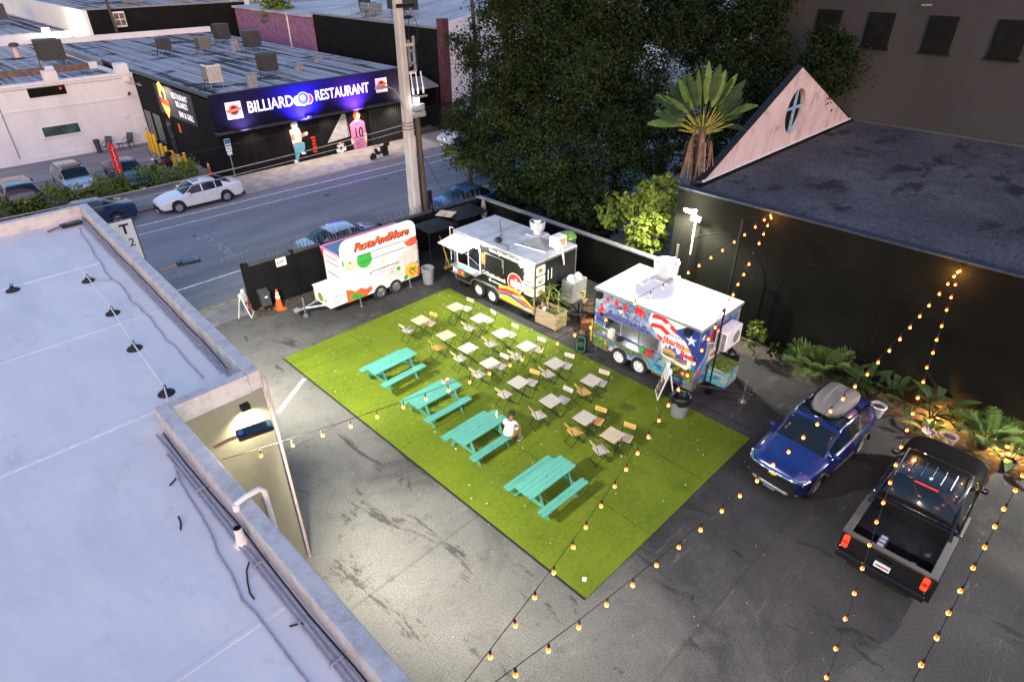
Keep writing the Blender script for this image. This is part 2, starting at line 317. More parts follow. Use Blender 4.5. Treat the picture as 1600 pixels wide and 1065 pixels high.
def thing(name, label, cat, loc=(0, 0, 0), rz=0, group=None):
    o = bpy.data.objects.new(name, None); COL.objects.link(o); o.empty_display_size = .2
    o.location = loc; o.rotation_euler = (0, 0, rz); o['label'] = label; o['category'] = cat
    if group: o['group'] = group
    return o
def tag(o, label, cat, group=None):
    o['label'] = label; o['category'] = cat
    if group: o['group'] = group
    return o
KIDS = {}
def kids(o): return [c for c in bpy.data.objects if c.parent == o]
def dup(root, loc, rz, label, group=None):
    def cp(o, par):
        c = o.copy(); COL.objects.link(c)
        if par: c.parent = par
        for k in o.children: cp(k, c)
        return c
    r = cp(root, None); r.location = loc; r.rotation_euler = (0, 0, rz); r['label'] = label
    if group: r['group'] = group
    return r
def text(s, size, mat, parent, mx, name='lettering', shear=0, bold=0, ext=.004, align='CENTER', sx=1, fit=0):
    c = bpy.data.curves.new('t', 'FONT'); c.body = s; c.size = size; c.shear = shear; c.offset = bold; c.extrude = ext; c.align_x = align; c.align_y = 'CENTER'; c.resolution_u = 3
    o = bpy.data.objects.new('t', c); COL.objects.link(o); dg = bpy.context.evaluated_depsgraph_get(); dg.update()
    me = bpy.data.meshes.new_from_object(o.evaluated_get(dg)); bpy.data.objects.remove(o); bpy.data.curves.remove(c)
    me.name = name; me.materials.clear(); me.materials.append(M[mat])
    if fit: xs = [v.co.x for v in me.vertices]; sx = fit/(max(xs)-min(xs))
    r = bpy.data.objects.new(name, me); COL.objects.link(r); r.parent = parent
    r.matrix_local = mx @ Matrix.Diagonal((sx, 1, 1, 1)); return r
def circ(cx, cy, r, n=20, ry=None, a0=0, a1=2*pi): 
    ry = ry or r
    return [(cx+r*cos(a0+(a1-a0)*i/(n if a1-a0 > 6.28 else n-1)), cy+ry*sin(a0+(a1-a0)*i/(n if a1-a0 > 6.28 else n-1))) for i in range(n)]
def star(cx, cy, r, k=5, inner=.4, a=pi/2): return [(cx+(r if i % 2 == 0 else r*inner)*cos(a+pi*i/k), cy+(r if i % 2 == 0 else r*inner)*sin(a+pi*i/k)) for i in range(2*k)]
def rrect(x0, y0, x1, y1, r, n=4):
    o = []
    for cx, cy, a in ((x1-r, y1-r, 0), (x0+r, y1-r, pi/2), (x0+r, y0+r, pi), (x1-r, y0+r, 1.5*pi)):
        for i in range(n+1): o.append((cx+r*cos(a+pi/2*i/n), cy+r*sin(a+pi/2*i/n)))
    return o
DZ = [0]
def decal(name, pts, mat, parent, mx, off=.003, th=.0012, label=None):
    m = MB(); m.prism(pts, off, off+th); o = m.build(name, mat, parent, label=label); o.matrix_local = mx; return o
def scribble(parent, F, w, h, mat, n=9, name='print_line'):   # a line of print too small to read: uneven marks
    m = MB(); x = -w/2; r = random.Random(int(w*1000)+n)
    while x < w/2: s = w/n*r.uniform(.45, .95); m.prism([(x, -h/2*r.uniform(.6, 1)), (x+s, -h/2*r.uniform(.6, 1)), (x+s, h/2*r.uniform(.5, 1)), (x, h/2*r.uniform(.6, 1))], .003, .0042); x += s+w/n*.22
    o = m.build(name, mat, parent, kind='stuff'); o.matrix_local = F; return o
def lamp(name, typ, loc, energy, color=(1, 1, 1), target=None, size=.1, spot=2.4, blend=.6, parent=None):
    d = bpy.data.lights.new(name, typ); d.energy = energy; d.color = color
    if typ == 'AREA': d.size = size
    else: d.shadow_soft_size = size
    if typ == 'SPOT': d.spot_size = spot; d.spot_blend = blend
    o = bpy.data.objects.new(name, d); COL.objects.link(o); o.location = loc
    if target is not None: o.rotation_euler = (Vector(target)-Vector(loc)).to_track_quat('-Z', 'Y').to_euler()
    return o
# ---------------------------------------------------------------- the setting
def sheet(name, x0, y0, x1, y1, z, mat, rz=0):
    m = MB(); m.quad((x0, y0, z), (x1, y0, z), (x1, y1, z), (x0, y1, z)); return m.build(name, mat, kind='structure')
sheet('ground', -300, -250, 500, 600, -.05, 'paving_concrete')
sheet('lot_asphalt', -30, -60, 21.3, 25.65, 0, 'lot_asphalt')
sheet('street', -120, 25.65, 200, 39.2, .004, 'street_asphalt')
m = MB()                                          # turf carpet with a thin black edge
m.box(7.82, 5.39, .004, 15.85, 19.88, .022); turf = m.build('artificial_turf', 'turf_green', kind='structure')
m = MB(); m.box(7.77, 5.39, .004, 7.82, 19.88, .03); m.build('turf_edging', 'black_plastic', turf)
for x0, y0, x1, y1 in ((10.47, 5.45, 10.50, 19.82), (13.20, 5.45, 13.23, 19.82), (7.86, 12.7, 10.46, 12.725), (13.24, 9.3, 15.8, 9.325)): m = MB(); m.box(x0, y0, .0225, x1, y1, .0285); m.build('turf_seam', 'turf_seam', turf)
# grass pile: many short blades so the carpet has a real nap
m = MB()
for i in range(42000):
    x = rnd.uniform(7.84, 15.83); y = rnd.uniform(5.41, 19.86); a = rnd.uniform(0, 2*pi); w = .011; h = rnd.uniform(.016, .034); l = rnd.uniform(-.02, .02)
    m.v += [(x-w*cos(a), y-w*sin(a), .021), (x+w*cos(a), y+w*sin(a), .021), (x+l*sin(a), y-l*cos(a), .021+h)]; m.f.append((len(m.v)-3, len(m.v)-2, len(m.v)-1)); m.mi.append(0)
tag(m.build('turf_pile', 'turf_green', kind='stuff'), 'bright green artificial turf pile covering the dining carpet', 'turf')
m = MB()
for i in range(210):
    x = rnd.uniform(8, 15.7); y = rnd.uniform(5.6, 19.7)
    if rnd.random() < .5: x = rnd.uniform(12.5, 15.8); y = rnd.uniform(12, 19.8)
    s = rnd.uniform(.012, .03); a = rnd.uniform(0, 6)
    m.add([(x+s*cos(a+k*pi/2)*(1 if k % 2 else .6), y+s*sin(a+k*pi/2), .056+.006*(k % 2)) for k in range(4)], [(0, 1, 2, 3)])
tag(m.build('fallen_petals', 'white_paint', kind='stuff'), 'tiny pale petals and litter scattered over the green turf', 'litter')
def strip(name, p, q, w, z, mat, dash=None):
    p = Vector(p); q = Vector(q); d = (q-p).normalized(); n = Vector((-d.y, d.x))*w/2; m = MB(); L = (q-p).length; s = 0
    while s < L:
        e = min(s+(dash[0] if dash else L), L); a = p+d*s; b = p+d*e
        m.quad((a.x-n.x, a.y-n.y, z), (b.x-n.x, b.y-n.y, z), (b.x+n.x, b.y+n.y, z), (a.x+n.x, a.y+n.y, z)); s = e+(dash[1] if dash else 0)
    return m.build(name, mat, kind='structure')
strip('lane_line', (-40, 39.54), (120, 33.47), .12, .009, 'road_paint'); strip('lane_line', (-40, 38.2), (120, 32.1), .11, .009, 'road_paint')
strip('lane_line', (-40, 28.3), (14, 28.3), .12, .009, 'road_paint'); strip('lane_line', (-40, 29.85), (10.5, 29.8), .08, .009, 'faded_paint', (1.4, .5))
m = MB(); z = .009                                # worn parking mark in the road
m.quad((10.1, 33.35, z), (11.15, 33.5, z), (11.1, 33.9, z), (10.05, 33.75, z)); m.quad((10.42, 30.3, z), (10.75, 30.3, z), (10.8, 33.38, z), (10.45, 33.38, z)); m.quad((9.85, 30.0, z), (11.4, 30.05, z), (11.4, 30.3, z), (9.85, 30.25, z))
m.build('parking_mark', 'faded_paint', kind='structure')
strip('painted_line', (7.7, 18.16), (6.09, 17.02), .17, .006, 'faded_paint')
# near pavement: flat apron at the drive, raised kerb beyond it
m = MB()
m.add([(4.2, 24.0, .008), (8.75, 24.0, .008), (8.75, 25.5, .06), (4.2, 25.5, .06), (4.2, 25.65, .008), (8.75, 25.65, .008)], [(0, 1, 2, 3), (3, 2, 5, 4)])
m.build('driveway_apron', 'paving_concrete', kind='structure')
for i in range(9):
    x0 = 8.77+i*1.9; m = MB(); m.box(x0, 24.06, 0, x0+1.88, 25.48, .11); m.build('pavement_slab', 'paving_concrete', kind='structure', bevel=.012)
m = MB(); m.box(8.75, 25.5, 0, 60, 25.68, .12); m.build('kerb', 'paving_concrete', kind='structure', bevel=.02)
m = MB(); m.box(-20, 25.5, 0, 4.15, 25.68, .12); m.build('kerb', 'paving_concrete', kind='structure', bevel=.02)
m = MB(); m.quad((7.0, 25.44, .075), (8.72, 25.46, .075), (8.72, 25.62, .05), (7.0, 25.6, .05)); m.build('painted_kerb_edge', 'curb_yellow', kind='structure')
# dirt verge under the gate
m = MB(); ptsd = [(8.6, 23.45), (9.1, 23.2), (9.7, 23.35), (10.4, 23.2), (11.3, 23.35), (12.0, 23.3), (12.0, 23.95), (8.6, 24.05)]
m.prism(ptsd, .004, .03); m.build('dirt_verge', 'dirt', kind='structure')
m = MB()
for i in range(160):
    x = rnd.uniform(9, 12); y = rnd.uniform(23.5, 23.9); s = rnd.uniform(.02, .06)
    m.add([(x-s*.3, y, .03), (x+s*.3, y+s*.2, .03), (x+rnd.uniform(-s, s), y+rnd.uniform(-s, s), .03+s*1.6)], [(0, 1, 2)])
tag(m.build('dry_weeds', 'leaf_dry', kind='stuff'), 'dry weeds growing along the foot of the black gate', 'weeds')
# far pavement and car park
SL = -.0300
m = MB(); m.add([(15.2, 38.55, .0), (31, 38.15, 0), (31, 38.15, .13), (15.2, 38.55, .13), (31, 42.02, .13), (15.2, 42.02, .13)], [(0, 1, 2, 3), (3, 2, 4, 5)]); m.build('far_pavement', 'pale_pavement', kind='structure')
m = MB(); m.box(-60, 40.15, 0, 15.19, 43.6, .10); m.build('far_pavement', 'paving_concrete', kind='structure')
m = MB(); m.box(-60, 39.98, 0, 15.19, 40.14, .12); m.build('kerb', 'paving_concrete', kind='structure', bevel=.02)
m = MB(); m.box(31.02, 38.6, 0, 120, 42, .12); m.build('far_pavement', 'paving_concrete', kind='structure')
sheet('car_park', -60, 43.6, 15.65, 55.85, .0, 'street_asphalt')

# ---------------------------------------------------------------- building under the camera (white roof)
nb = thing('white_roof_building', 'cream walled building with stepped white flat roof at left foreground', 'building', (3.82, 11.1, 0))
def NB(x, y, z): return (x-3.82, y-11.1, z)
def at(o): return T(-o.location.x, -o.location.y, -o.location.z)
A_ = at(nb)
m = MB(); m.box(-30, 11.1, 0, 3.8, 24.58, 5.3, A_); m.box(-30, -60, 0, 2.06, 11.09, 5.3, A_); m.build('wall', 'cream_stucco', nb)
m = MB(); m.box(-30, 11.32, 5.3, 3.58, 24.35, 5.34, A_); m.box(-30, -60, 5.3, 1.84, 11.318, 5.34, A_); m.build('roof', 'white_roof', nb)
m = MB()
for b in ((3.56, 11.1, 3.83, 24.6), (2.09, 11.08, 3.56, 11.34), (1.82, -60, 2.09, 11.34), (-30, 24.33, 3.56, 24.6)): m.box(b[0], b[1], 5.29, b[2], b[3], 5.72, A_)
m.build('parapet', 'parapet_stucco', nb, bevel=.025)
for y0, x1 in ((20.0, 3.5), (11.75, 2.2), (6.0, 1.75), (1.5, 1.75), (15.9, 3.5)):
    m = MB(); m.box(-29, y0, 5.34, x1, y0+.07, 5.348, A_); m.build('roof_seam', 'cable_white' if y0 > 10.5 and y0 != 15.9 else 'white_roof', nb)
def wob(p, q, n, a, z): 
    p = Vector(p); q = Vector(q); return [(*(p+(q-p)*i/n+Vector((rnd.uniform(-a, a), rnd.uniform(-a, a))))[:], z) for i in range(n+1)]
m = MB()
for k, (dx, r) in enumerate(((.08, .026), (.15, .022), (.21, .016))): m.tube([(3.56-dx, 11.5+.3*k, 5.37), (3.56-dx, 24.2, 5.37)], r, 6, mat=A_)
m.each('conduit', 'cable_grey', nb, smooth=50)
m = MB()
for k, (dx, r) in enumerate(((.08, .026), (.15, .022), (.21, .016))): m.tube([(1.82-dx, -30, 5.37), (1.82-dx, 10.9-.3*k, 5.37)], r, 6, mat=A_)
m.each('conduit', 'cable_grey', nb, smooth=50)
m = MB(); m.tube([(x, y, z) for x, y, z in wob((3.2, 23.4), (2.9, 18.6), 7, .03, 5.355)+wob((2.95, 18.2), (3.0, 12.2), 14, .05, 5.355)], .02, 5, mat=A_); m.tube(wob((2.9, 18.6), (2.3, 19.1), 4, .02, 5.355), .014, 5, mat=A_)
m.tube(wob((1.7, 11.0), (1.25, 6.5), 9, .03, 5.355)+wob((1.25, 6.2), (1.35, -2), 8, .04, 5.355), .02, 5, mat=A_); m.each('roof_cable', 'cable_grey', nb, smooth=60)
for sx, y0, y1 in ((3.575, 11.4, 24.2), (1.835, -12, 11)):
    m = MB(); y = y0
    while y < y1: m.box(sx-.26, y, 5.345, sx, y+.03, 5.40, A_); y += 2.1
    m.each('conduit_strap', 'cable_grey', nb)
m = MB(); m.tube(wob((3.48, 12), (3.5, 24), 16, .025, 5.48), .014, 5, mat=A_); m.tube(wob((1.75, -8), (1.76, 10.8), 18, .025, 5.48), .014, 5, mat=A_); m.each('lamp_wire', 'black_plastic', nb, smooth=60)
m = MB(); m.tube([(3.86, 11.06, .02), (3.86, 11.06, 5.1), (3.84, 11.05, 5.55)], .035, 8, mat=A_); m.build('corner_pipe', 'terracotta', nb, smooth=50)
m = MB(); m.tube([(3.2, 11.07, .2), (3.2, 11.07, 2.6)], .02, 6, mat=A_); m.build('wall_conduit', 'dark_grey', nb, smooth=50)
m = MB(); m.box(3.25, 10.96, 5.02, 3.42, 11.095, 5.14, A_); m.build('wall_lamp', 'black_metal', nb)
for o in nb.children:                              # the street wing is a touch out of square
    for v in o.data.vertices:
        if v.co.y > 0: v.co.x += .037*v.co.y
# white PVC overflow bent over the parapet, a roof vent, a loose cable, rope line with boots
o = thing('pvc_drain_pipe', 'white plastic pipe bent over the parapet of the white roof', 'pipe', (2.1, 7.85, 5.2)); 
m = MB(); m.tube([(-.27, -.05, .62), (-.1, -.05, .66), (.12, -.05, .66), (.19, -.05, .58), (.19, -.05, -.3)], .045, 8); m.build('pipe', 'white_plastic', o, smooth=50); m = MB(); m.tube([(-.27, -.05, .62), (-.27, -.05, .5)], .055, 8); m.build('elbow', 'white_plastic', o, smooth=50)
o = thing('roof_vent', 'short white vent pipe with dark mouth standing on the white roof', 'vent', (1.68, 7.48, 5.34)); m = MB(); m.lathe([(.13, 0), (.085, .06), (.065, .2), (.06, .34)], 14, caps=False); m.build('collar', 'white_plastic', o, smooth=40)
m = MB(); m.lathe([(.058, .30), (.058, .342), (.05, .342), (.05, .25)], 14); m.build('pipe_mouth', 'black_plastic', o, smooth=40)
m = MB(); m.tube([(1.62, 7.1, 5.36), (1.5, 6.95, 5.36), (1.42, 6.75, 5.36), (1.36, 6.55, 5.36), (1.36, 6.42, 5.36)], .012, 5)
tag(m.build('loose_cable', 'black_plastic', None, smooth=60), 'short loose piece of black cable lying below the roof vent', 'cable')
for k, (a, b) in enumerate((((1.5, 9.6), (1.36, 9.5)), ((1.2, 8.7), (1.12, 8.4)), ((1.66, 5.6), (1.5, 5.7)))):
    m = MB(); m.tube([(*a, 5.355), ((a[0]+b[0])/2+.02, (a[1]+b[1])/2, 5.357), (*b, 5.355)], .014, 5)
    tag(m.build('cable_offcut', 'black_plastic', None, smooth=60), ('dark cable offcut on the white roof closest to the lamp arm', 'small curled cable offcut on the white roof above the vent pipe', 'tiny cable offcut on the white roof towards the bottom of the photo')[k], 'cable')
boots = [(1.15, 19.78, 'far left boot, by the long white seam'), (2.73, 18.98, 'nearest the street end'), (2.61, 16.57, 'second from the street end'), (2.43, 14.47, 'third from the street end'), (2.3, 12.22, 'at the crossing of the white lines')]
for x, y, d in boots:
    o = thing('roof_boot', 'black rubber cone boot on the white roof, '+d, 'roof boot', (x, y, 5.34), 0, 'black boots along the white roof line')
    m = MB(); m.lathe([(.17, 0), (.16, .02), (.06, .08), (.04, .12)], 14); m.build('cone', 'rubber', o, smooth=40)
    m = MB(); m.tube([(0, 0, .1), (0, .0, .2)], .012, 5); m.tube([(.05, .1, .02), (.05, .1, .16)], .01, 5); m.each('pin', 'black_plastic', o)
m = MB(); m.tube([(2.75, 19.96, 5.44), (2.73, 18.98, 5.50), (2.61, 16.57, 5.50), (2.43, 14.47, 5.50), (2.3, 12.22, 5.50), (2.2, 11.8, 5.38)], .014, 5)
tag(m.build('roof_line', 'cable_white', None, smooth=60), 'white rope line strung over the black boots on the roof', 'rope')
# solar flood lamps on arms over the parapet
def solar(x, y, z, rz, label, lying=False):
    o = thing('solar_lamp', label, 'lamp', (x, y, z), rz, 'solar lamps along the white roof')
    m = MB(); m.tube([(0, 0, 0), (.25, 0, .05), (.42, 0, .06)], .03, 8); m.build('arm', 'brick_brown', o, smooth=50)
    m = MB(); m.prism(rrect(.40, -.14, 1.0, .14, .04), .03, .10); m.build('housing', 'black_plastic', o, bevel=.01)
    m = MB(); m.prism(rrect(.55, -.125, .985, .125, .02), .101, .106); m.build('solar_panel', 'glass', o)
    m = MB(); m.lathe([(.05, .1), (.05, .13), (.03, .14)], 10, T(.47, 0, 0)); m.build('sensor', 'blue', o, smooth=40)
    if not lying: m = MB(); m.prism(rrect(.6, -.09, .95, .09, .02), .018, .026); m.build('led_panel', 'lamp_white', o)
    return o
solar(4.15, 17.4, 5.72, RAD(-12), 'black solar lamp reaching over the parapet above the street drive'); solar(2.15, 9.35, 5.78, RAD(-12), 'black solar lamp reaching over the parapet beside the lit cream wall')
solar(2.15, 1.2, 5.78, RAD(-10), 'black solar lamp reaching over the parapet at the near end of roof')
solar(2.85, 23.7, 5.36, RAD(5), 'black solar lamp lying on the roof by the street parapet', True)
# hanging shop sign by the front corner
o = thing('hanging_sign', 'white rectangular sign with black letters showing past the roof edge', 'sign', (5.1, 24.2, 3.45))
m = MB(); m.box(-.55, -.04, 0, .28, .04, 1.55); m.build('panel', 'white_paint', o, bevel=.02)
FS = frame((-.14, -.041, .8), (1, 0, 0), (0, 0, 1)); 
m = MB(); m.box(-.585, -.03, -.03, .315, .03, 1.58); m.build('rim', 'dark_grey', o)
text('T', .5, 'black_metal', o, frame((.12, -.046, 1.22), (1, 0, 0), (0, 0, 1)), align='RIGHT', bold=.012); text('2', .42, 'black_metal', o, frame((.16, -.046, .72), (1, 0, 0), (0, 0, 1)), align='RIGHT')
m = MB(); m.tube([(-.9, 0, 1.65), (.2, 0, 1.65)], .03, 6); m.tube([(-1.4, 0, 1.65), (-.9, 0, 1.65)], .03, 6); m.tube([(-.1, 0, 1.65), (-.1, 0, 1.56)], .02, 6); m.build('bracket', 'black_metal', o)

# ---------------------------------------------------------------- black building at right, gable, tall building
bb = thing('black_warehouse', 'long black building with flat grey roof beside the lot', 'building', (21.3, 12.2, 0)); A_ = at(bb)
m = MB(); m.box(21.3, -40, 0, 21.55, 12.2, 5.12, A_); m.box(21.55, 11.95, 0, 38.6, 12.2, 4.95, A_); m.build('wall', 'dark_wall', bb)
m = MB(); m.box(21.5, -40, 4.8, 38.6, 12.1, 4.9, A_); m.build('roof', 'gravel_roof', bb)
m = MB(); m.box(21.27, -40, 5.12, 21.62, 12.24, 5.2, A_); m.build('coping', 'coping_dark', bb, bevel=.01)
for k, yc in enumerate((9.9, 5.9)):      # shallow blind arches on the wall
    m = MB(); pts = [(21.285, yc+1.75, .2), (21.285, yc+1.75, 2.3)]+[(21.285, yc+1.75*cos(a), 2.3+1.55*sin(a)) for a in [pi*i/14 for i in range(1, 14)]]+[(21.285, yc-1.75, 2.3), (21.285, yc-1.75, .2)]
    m.tube(pts, .014, 5, mat=A_); m.build('arch_moulding', 'fence_black', bb, smooth=60)
m = MB(); m.tube([(21.24, 11.85, .1), (21.24, 11.85, 2.9)], .06, 8, mat=A_); m.build('downpipe', 'dark_grey', bb, smooth=50)
gb = thing('gable_building', 'pale pink stained gable wall with round cross window above roof', 'building', (22.4, 12.22, 0)); A_ = at(gb)
# pediment: base z 4.9..., apex (30.2, 8.45)
cx, cz, rx, rz_ = 30.83, 6.5, .97, 1.0
outer = [(23.1, 4.9), (38.55, 4.9), (30.55, 8.42)]
hole = circ(cx, cz, rx, 24, rz_)
m = MB(); N = 24
# wall with a round opening: fan between outer boundary samples and hole
def bnd(a):
    d = Vector((cos(a), sin(a))); best = 1e9
    for i in range(3):
        p = Vector(outer[i]); q = Vector(outer[(i+1) % 3]); e = q-p; den = d.x*e.y-d.y*e.x
        if abs(den) < 1e-9: continue
        w = p-Vector((cx, cz)); t = (w.x*e.y-w.y*e.x)/den; s = (w.x*d.y-w.y*d.x)/den
        if t > 0 and -1e-6 <= s <= 1+1e-6: best = min(best, t)
    return Vector((cx, cz))+d*best
angs = sorted(set([2*pi*i/48 for i in range(48)]+[atan2(p[1]-cz, p[0]-cx) % (2*pi) for p in outer])); n = len(angs)
for Y in (12.21, 12.48):
    vs = [(cx+rx*cos(a), Y, cz+rz_*sin(a)) for a in angs]+[(bnd(a).x, Y, bnd(a).y) for a in angs]
    m.add(vs, [(i, (i+1) % n, (i+1) % n+n, i+n) for i in range(n)], A_)
vs = [(cx+rx*cos(a), Y, cz+rz_*sin(a)) for a in angs for Y in (12.21, 12.48)]; m.add(vs, [(2*i, 2*i+1, (2*i+3) % (2*n), (2*i+2) % (2*n)) for i in range(n)], A_)
for a, b in ((0, 2), (2, 1)):
    p, q = outer[a], outer[b]; m.quad((p[0], 12.21, p[1]), (q[0], 12.21, q[1]), (q[0], 12.48, q[1]), (p[0], 12.48, p[1]), A_)
m.build('pediment', 'pink_stucco', gb)
m = MB(); m.box(cx-.05, 12.26, cz-rz_, cx+.05, 12.36, cz+rz_, A_); m.box(cx-rx, 12.27, cz+.10, cx+rx, 12.37, cz+.20, A_); m.build('window_cross', 'sky_blue', gb)
m = MB(); m.add([(cx+rx*.99*cos(2*pi*i/24), 12.44, cz+rz_*.99*sin(2*pi*i/24)) for i in range(24)], [tuple(range(24))], A_); m.build('window_pane', 'window_dark', gb)
m = MB(); m.box(23.0, 12.12, 4.9, 38.4, 12.2, 5.02, A_); m.build('base_flashing', 'white_plastic', gb)
m = MB(); m.box(27, 12.5, 0, 33.4, 12.75, 4.88, A_); m.build('wall', 'pink_stucco', gb)
m = MB()
for a, b in ((0, 2), (2, 1)):
    p, q = outer[a], outer[b]; m.add([(p[0], 12.19, p[1]+.02), (q[0], 12.19, q[1]+.02), (q[0], 12.5, q[1]+.02), (p[0], 12.5, p[1]+.02), (p[0], 12.19, p[1]+.08), (q[0], 12.19, q[1]+.08), (q[0], 12.5, q[1]+.08), (p[0], 12.5, p[1]+.08)], [(0, 1, 2, 3), (4, 7, 6, 5), (0, 4, 5, 1), (1, 5, 6, 2), (2, 6, 7, 3), (3, 7, 4, 0)], A_)
m.build('roof', 'black_metal', gb)
tb = thing('tall_grey_building', 'tall taupe building with row of dark windows behind the roof', 'building', (38.6, 5, 0)); A_ = at(tb)
m = MB(); m.box(38.6, -40, 0, 60, 18.5, 16, A_); m.build('wall', 'taupe_wall', tb)
for yc in (14.6, 12.0, 9.2, 6.35, 3.4):
    m = MB(); m.box(38.5, yc-.62, 8.55, 38.598, yc+.62, 10.15, A_); f = m.build('window', 'window_frame', tb, bevel=.01)
    m = MB(); m.box(38.47, yc-.52, 8.65, 38.499, yc+.52, 10.05, A_); m.build('pane', 'window_dark', f); 
    m = MB(); m.box(38.44, yc-.7, 8.46, 38.598, yc+.7, 8.54, A_); m.build('sill', 'window_frame', f)
for y, z in ((10.2, 10.5), (5.2, 8.9)):
    m = MB(); m.tube([(38.59, y, z), (38.3, y, z+.05)], .025, 6, mat=A_); m.tube([(38.3, y+.1, z+.06), (38.3, y-.35, z+.10)], .05, 6, mat=A_); m.each('wall_light', 'mid_grey', tb, smooth=50)
m = MB(); m.box(38.42, -40, 4.9, 38.598, 12.1, 5.0, A_); m.build('flashing', 'rail_grey', tb)

# ---------------------------------------------------------------- air conditioner used on the roofs
def ac_unit(x, y, z, s, h, mat, label, rz=0, leg=.35, louv=9):
    o = thing('air_conditioner', label, 'air conditioner', (x, y, z), rz, 'air conditioners on the flat roofs')
    m = MB(); m.box(-s/2, -s/2, leg, s/2, s/2, leg+h); b = m.build('cabinet', mat, o, bevel=.02)
    for d in range(4):
        m = MB()
        for i in range(louv): 
            xx = -s/2+s*(i+.5)/louv; m.box(xx-.012, s/2, leg+.06, xx+.012, s/2+.018, leg+h-.08)
        q = m.build('louvre', 'ac_dark' if mat != 'ac_dark' else 'dark_grey', o); q.rotation_euler.z = d*pi/2
    m = MB(); m.lathe([(s*.4, leg+h), (s*.4, leg+h+.02), (s*.1, leg+h+.03)], 16); m.build('fan_grille', 'black_metal', o, smooth=40)
    for a in (-1, 1):
        for c in (-1, 1): m = MB(); m.tube([(a*s*.42, c*s*.42, 0), (a*s*.42, c*s*.42, leg)], .025, 5); m.build('leg', 'galvanised', o)
    m = MB(); m.tube([(-s/2, -s*.3, leg+.2), (-s/2-.2, -s*.3, leg+.15), (-s/2-.35, -s*.45, .03), (-s/2-.9, -s*.7, .03)], .03, 5); m.build('hose', 'black_plastic', o, smooth=60)
    return o

# ---------------------------------------------------------------- billiard restaurant
br = thing('billiard_building', 'black billiard restaurant with purple lit sign across the street', 'building', (15.7, 42, 0)); A_ = at(br)
m = MB(); m.box(15.7, 42.05, 0, 31, 42.3, 5.1, A_); m.box(15.7, 42.3, 0, 15.95, 56.2, 4.95, A_); m.box(15.95, 56.2, 0, 16.4, 78, 5, A_); m.box(30.8, 42.3, 0, 31, 78, 5.1, A_); m.build('wall', 'fence_black', br)
m = MB(); m.box(15.9, 42.25, 5.0, 30.9, 78, 5.14, A_); m.build('roof', 'streaked_roof', br)
m = MB(); m.box(15.6, 41.88, 3.1, 31.05, 42.049, 5.28, A_); fas = m.build('sign_board', 'board_dark', br)
m = MB(); m.box(15.62, 42.05, 5.1, 31.02, 42.32, 5.3, A_); m.box(15.62, 42.32, 5.1, 15.9, 56, 5.28, A_); m.build('roof_edge', 'dark_grey', br)
m = MB(); m.box(15.5, 41.5, 2.98, 31.0, 42.04, 3.08, A_); m.build('awning_ledge', 'dark_grey', br)
m = MB(); m.box(16.4, 77.9, 5.0, 31, 78.2, 5.65, A_); m.build('back_parapet', 'white_stucco', br)
def FB(x, z, y=41.878): return frame((x-15.7, y-42, z), (1, 0, 0), (0, 0, 1))
text('BILLIARD', .98, 'letter_lit', br, FB(19.45, 4.24), bold=.012, ext=.02, fit=3.15); text('RESTAURANT', .95, 'letter_lit', br, FB(24.9, 4.30), bold=.010, ext=.02, fit=4.35)
m = MB(); m.prism(circ(0, 0, .44, 24), 0, .02); o = m.build('ball_emblem', 'white_paint', br); o.matrix_local = FB(21.8, 4.27)
decal('ball', circ(0, 0, .39, 24), 'blue', br, FB(21.8, 4.27), .02); decal('ball', circ(0, 0, .20, 18), 'white_paint', br, FB(21.77, 4.34), .024); text('8', .3, 'navy', br, FB(21.77, 4.34, 41.85), bold=.008)
decal('ball', circ(0, 0, .34, 20), 'white_paint', br, FB(21.42, 4.2), .006); decal('ball', circ(0, 0, .29, 20), 'sky_blue', br, FB(21.42, 4.2), .01); decal('ball', circ(0, 0, .34, 20), 'white_paint', br, FB(22.2, 4.2), .006); decal('ball', circ(0, 0, .29, 20), 'red', br, FB(22.2, 4.2), .01)
for x, z, s in ((16.95, 4.25, 1.02), (28.2, 4.35, .98)):
    m = MB(); m.box(x-s/2-15.7, -.16, z-s/2, x+s/2-15.7, -.121, z+s/2); l = m.build('logo_panel', 'white_paint', br); F = FB(x, z, 41.838)
    decal('badge', circ(0, 0, s*.33, 18), 'tomato', l, F); decal('badge', circ(0, 0, s*.24, 18), 'black_metal', l, F, .005); decal('badge_banner', [(-.46*s, -.12*s), (.46*s, -.02*s), (.46*s, .14*s), (-.46*s, .06*s)], 'orange', l, F, .008)
    for a in (.78, 2.36): d = Vector((cos(a), sin(a))); nn = Vector((-d.y, d.x))*.015; decal('cue', [(d*.48*s+nn)[:], (d*-.48*s+nn)[:], (d*-.48*s-nn)[:], (d*.48*s-nn)[:]], 'dark_grey', l, F, .002)
# side face with logo and small lettering
FSd = lambda y, z, off=0: frame((15.695-off-15.7, y-42, z), (0, -1, 0), (0, 0, 1))
m = MB(); m.box(-.06, 3.1, 2.9, -.002, 9.6, 4.9); m.build('side_sign', 'dark_grey', br)
decal('badge', [(-.6, 1.0), (-.1, 1.25), (.55, .8), (.5, 0), (.75, -.5), (.1, -1.25), (-.35, -.8), (-.75, -.2)], 'logo_lit', br, FSd(50.3, 3.9, .06)); decal('badge', [(-.8, -.15), (.8, -.3), (.8, .15), (-.8, .25)], 'tomato', br, FSd(50.3, 3.8, .06), .008); decal('badge', circ(.05, .35, .3, 12), 'navy', br, FSd(50.3, 3.9, .06), .008)
text('RESTAURANT', .55, 'letter_lit', br, FSd(47.2, 4.45, .065), sx=.8); text('BILLIARDS', .55, 'letter_lit', br, FSd(47.1, 3.95, .065), sx=.8); text('BAR & GRILL', .55, 'letter_lit', br, FSd(46.7, 3.3, .065), sx=.8)
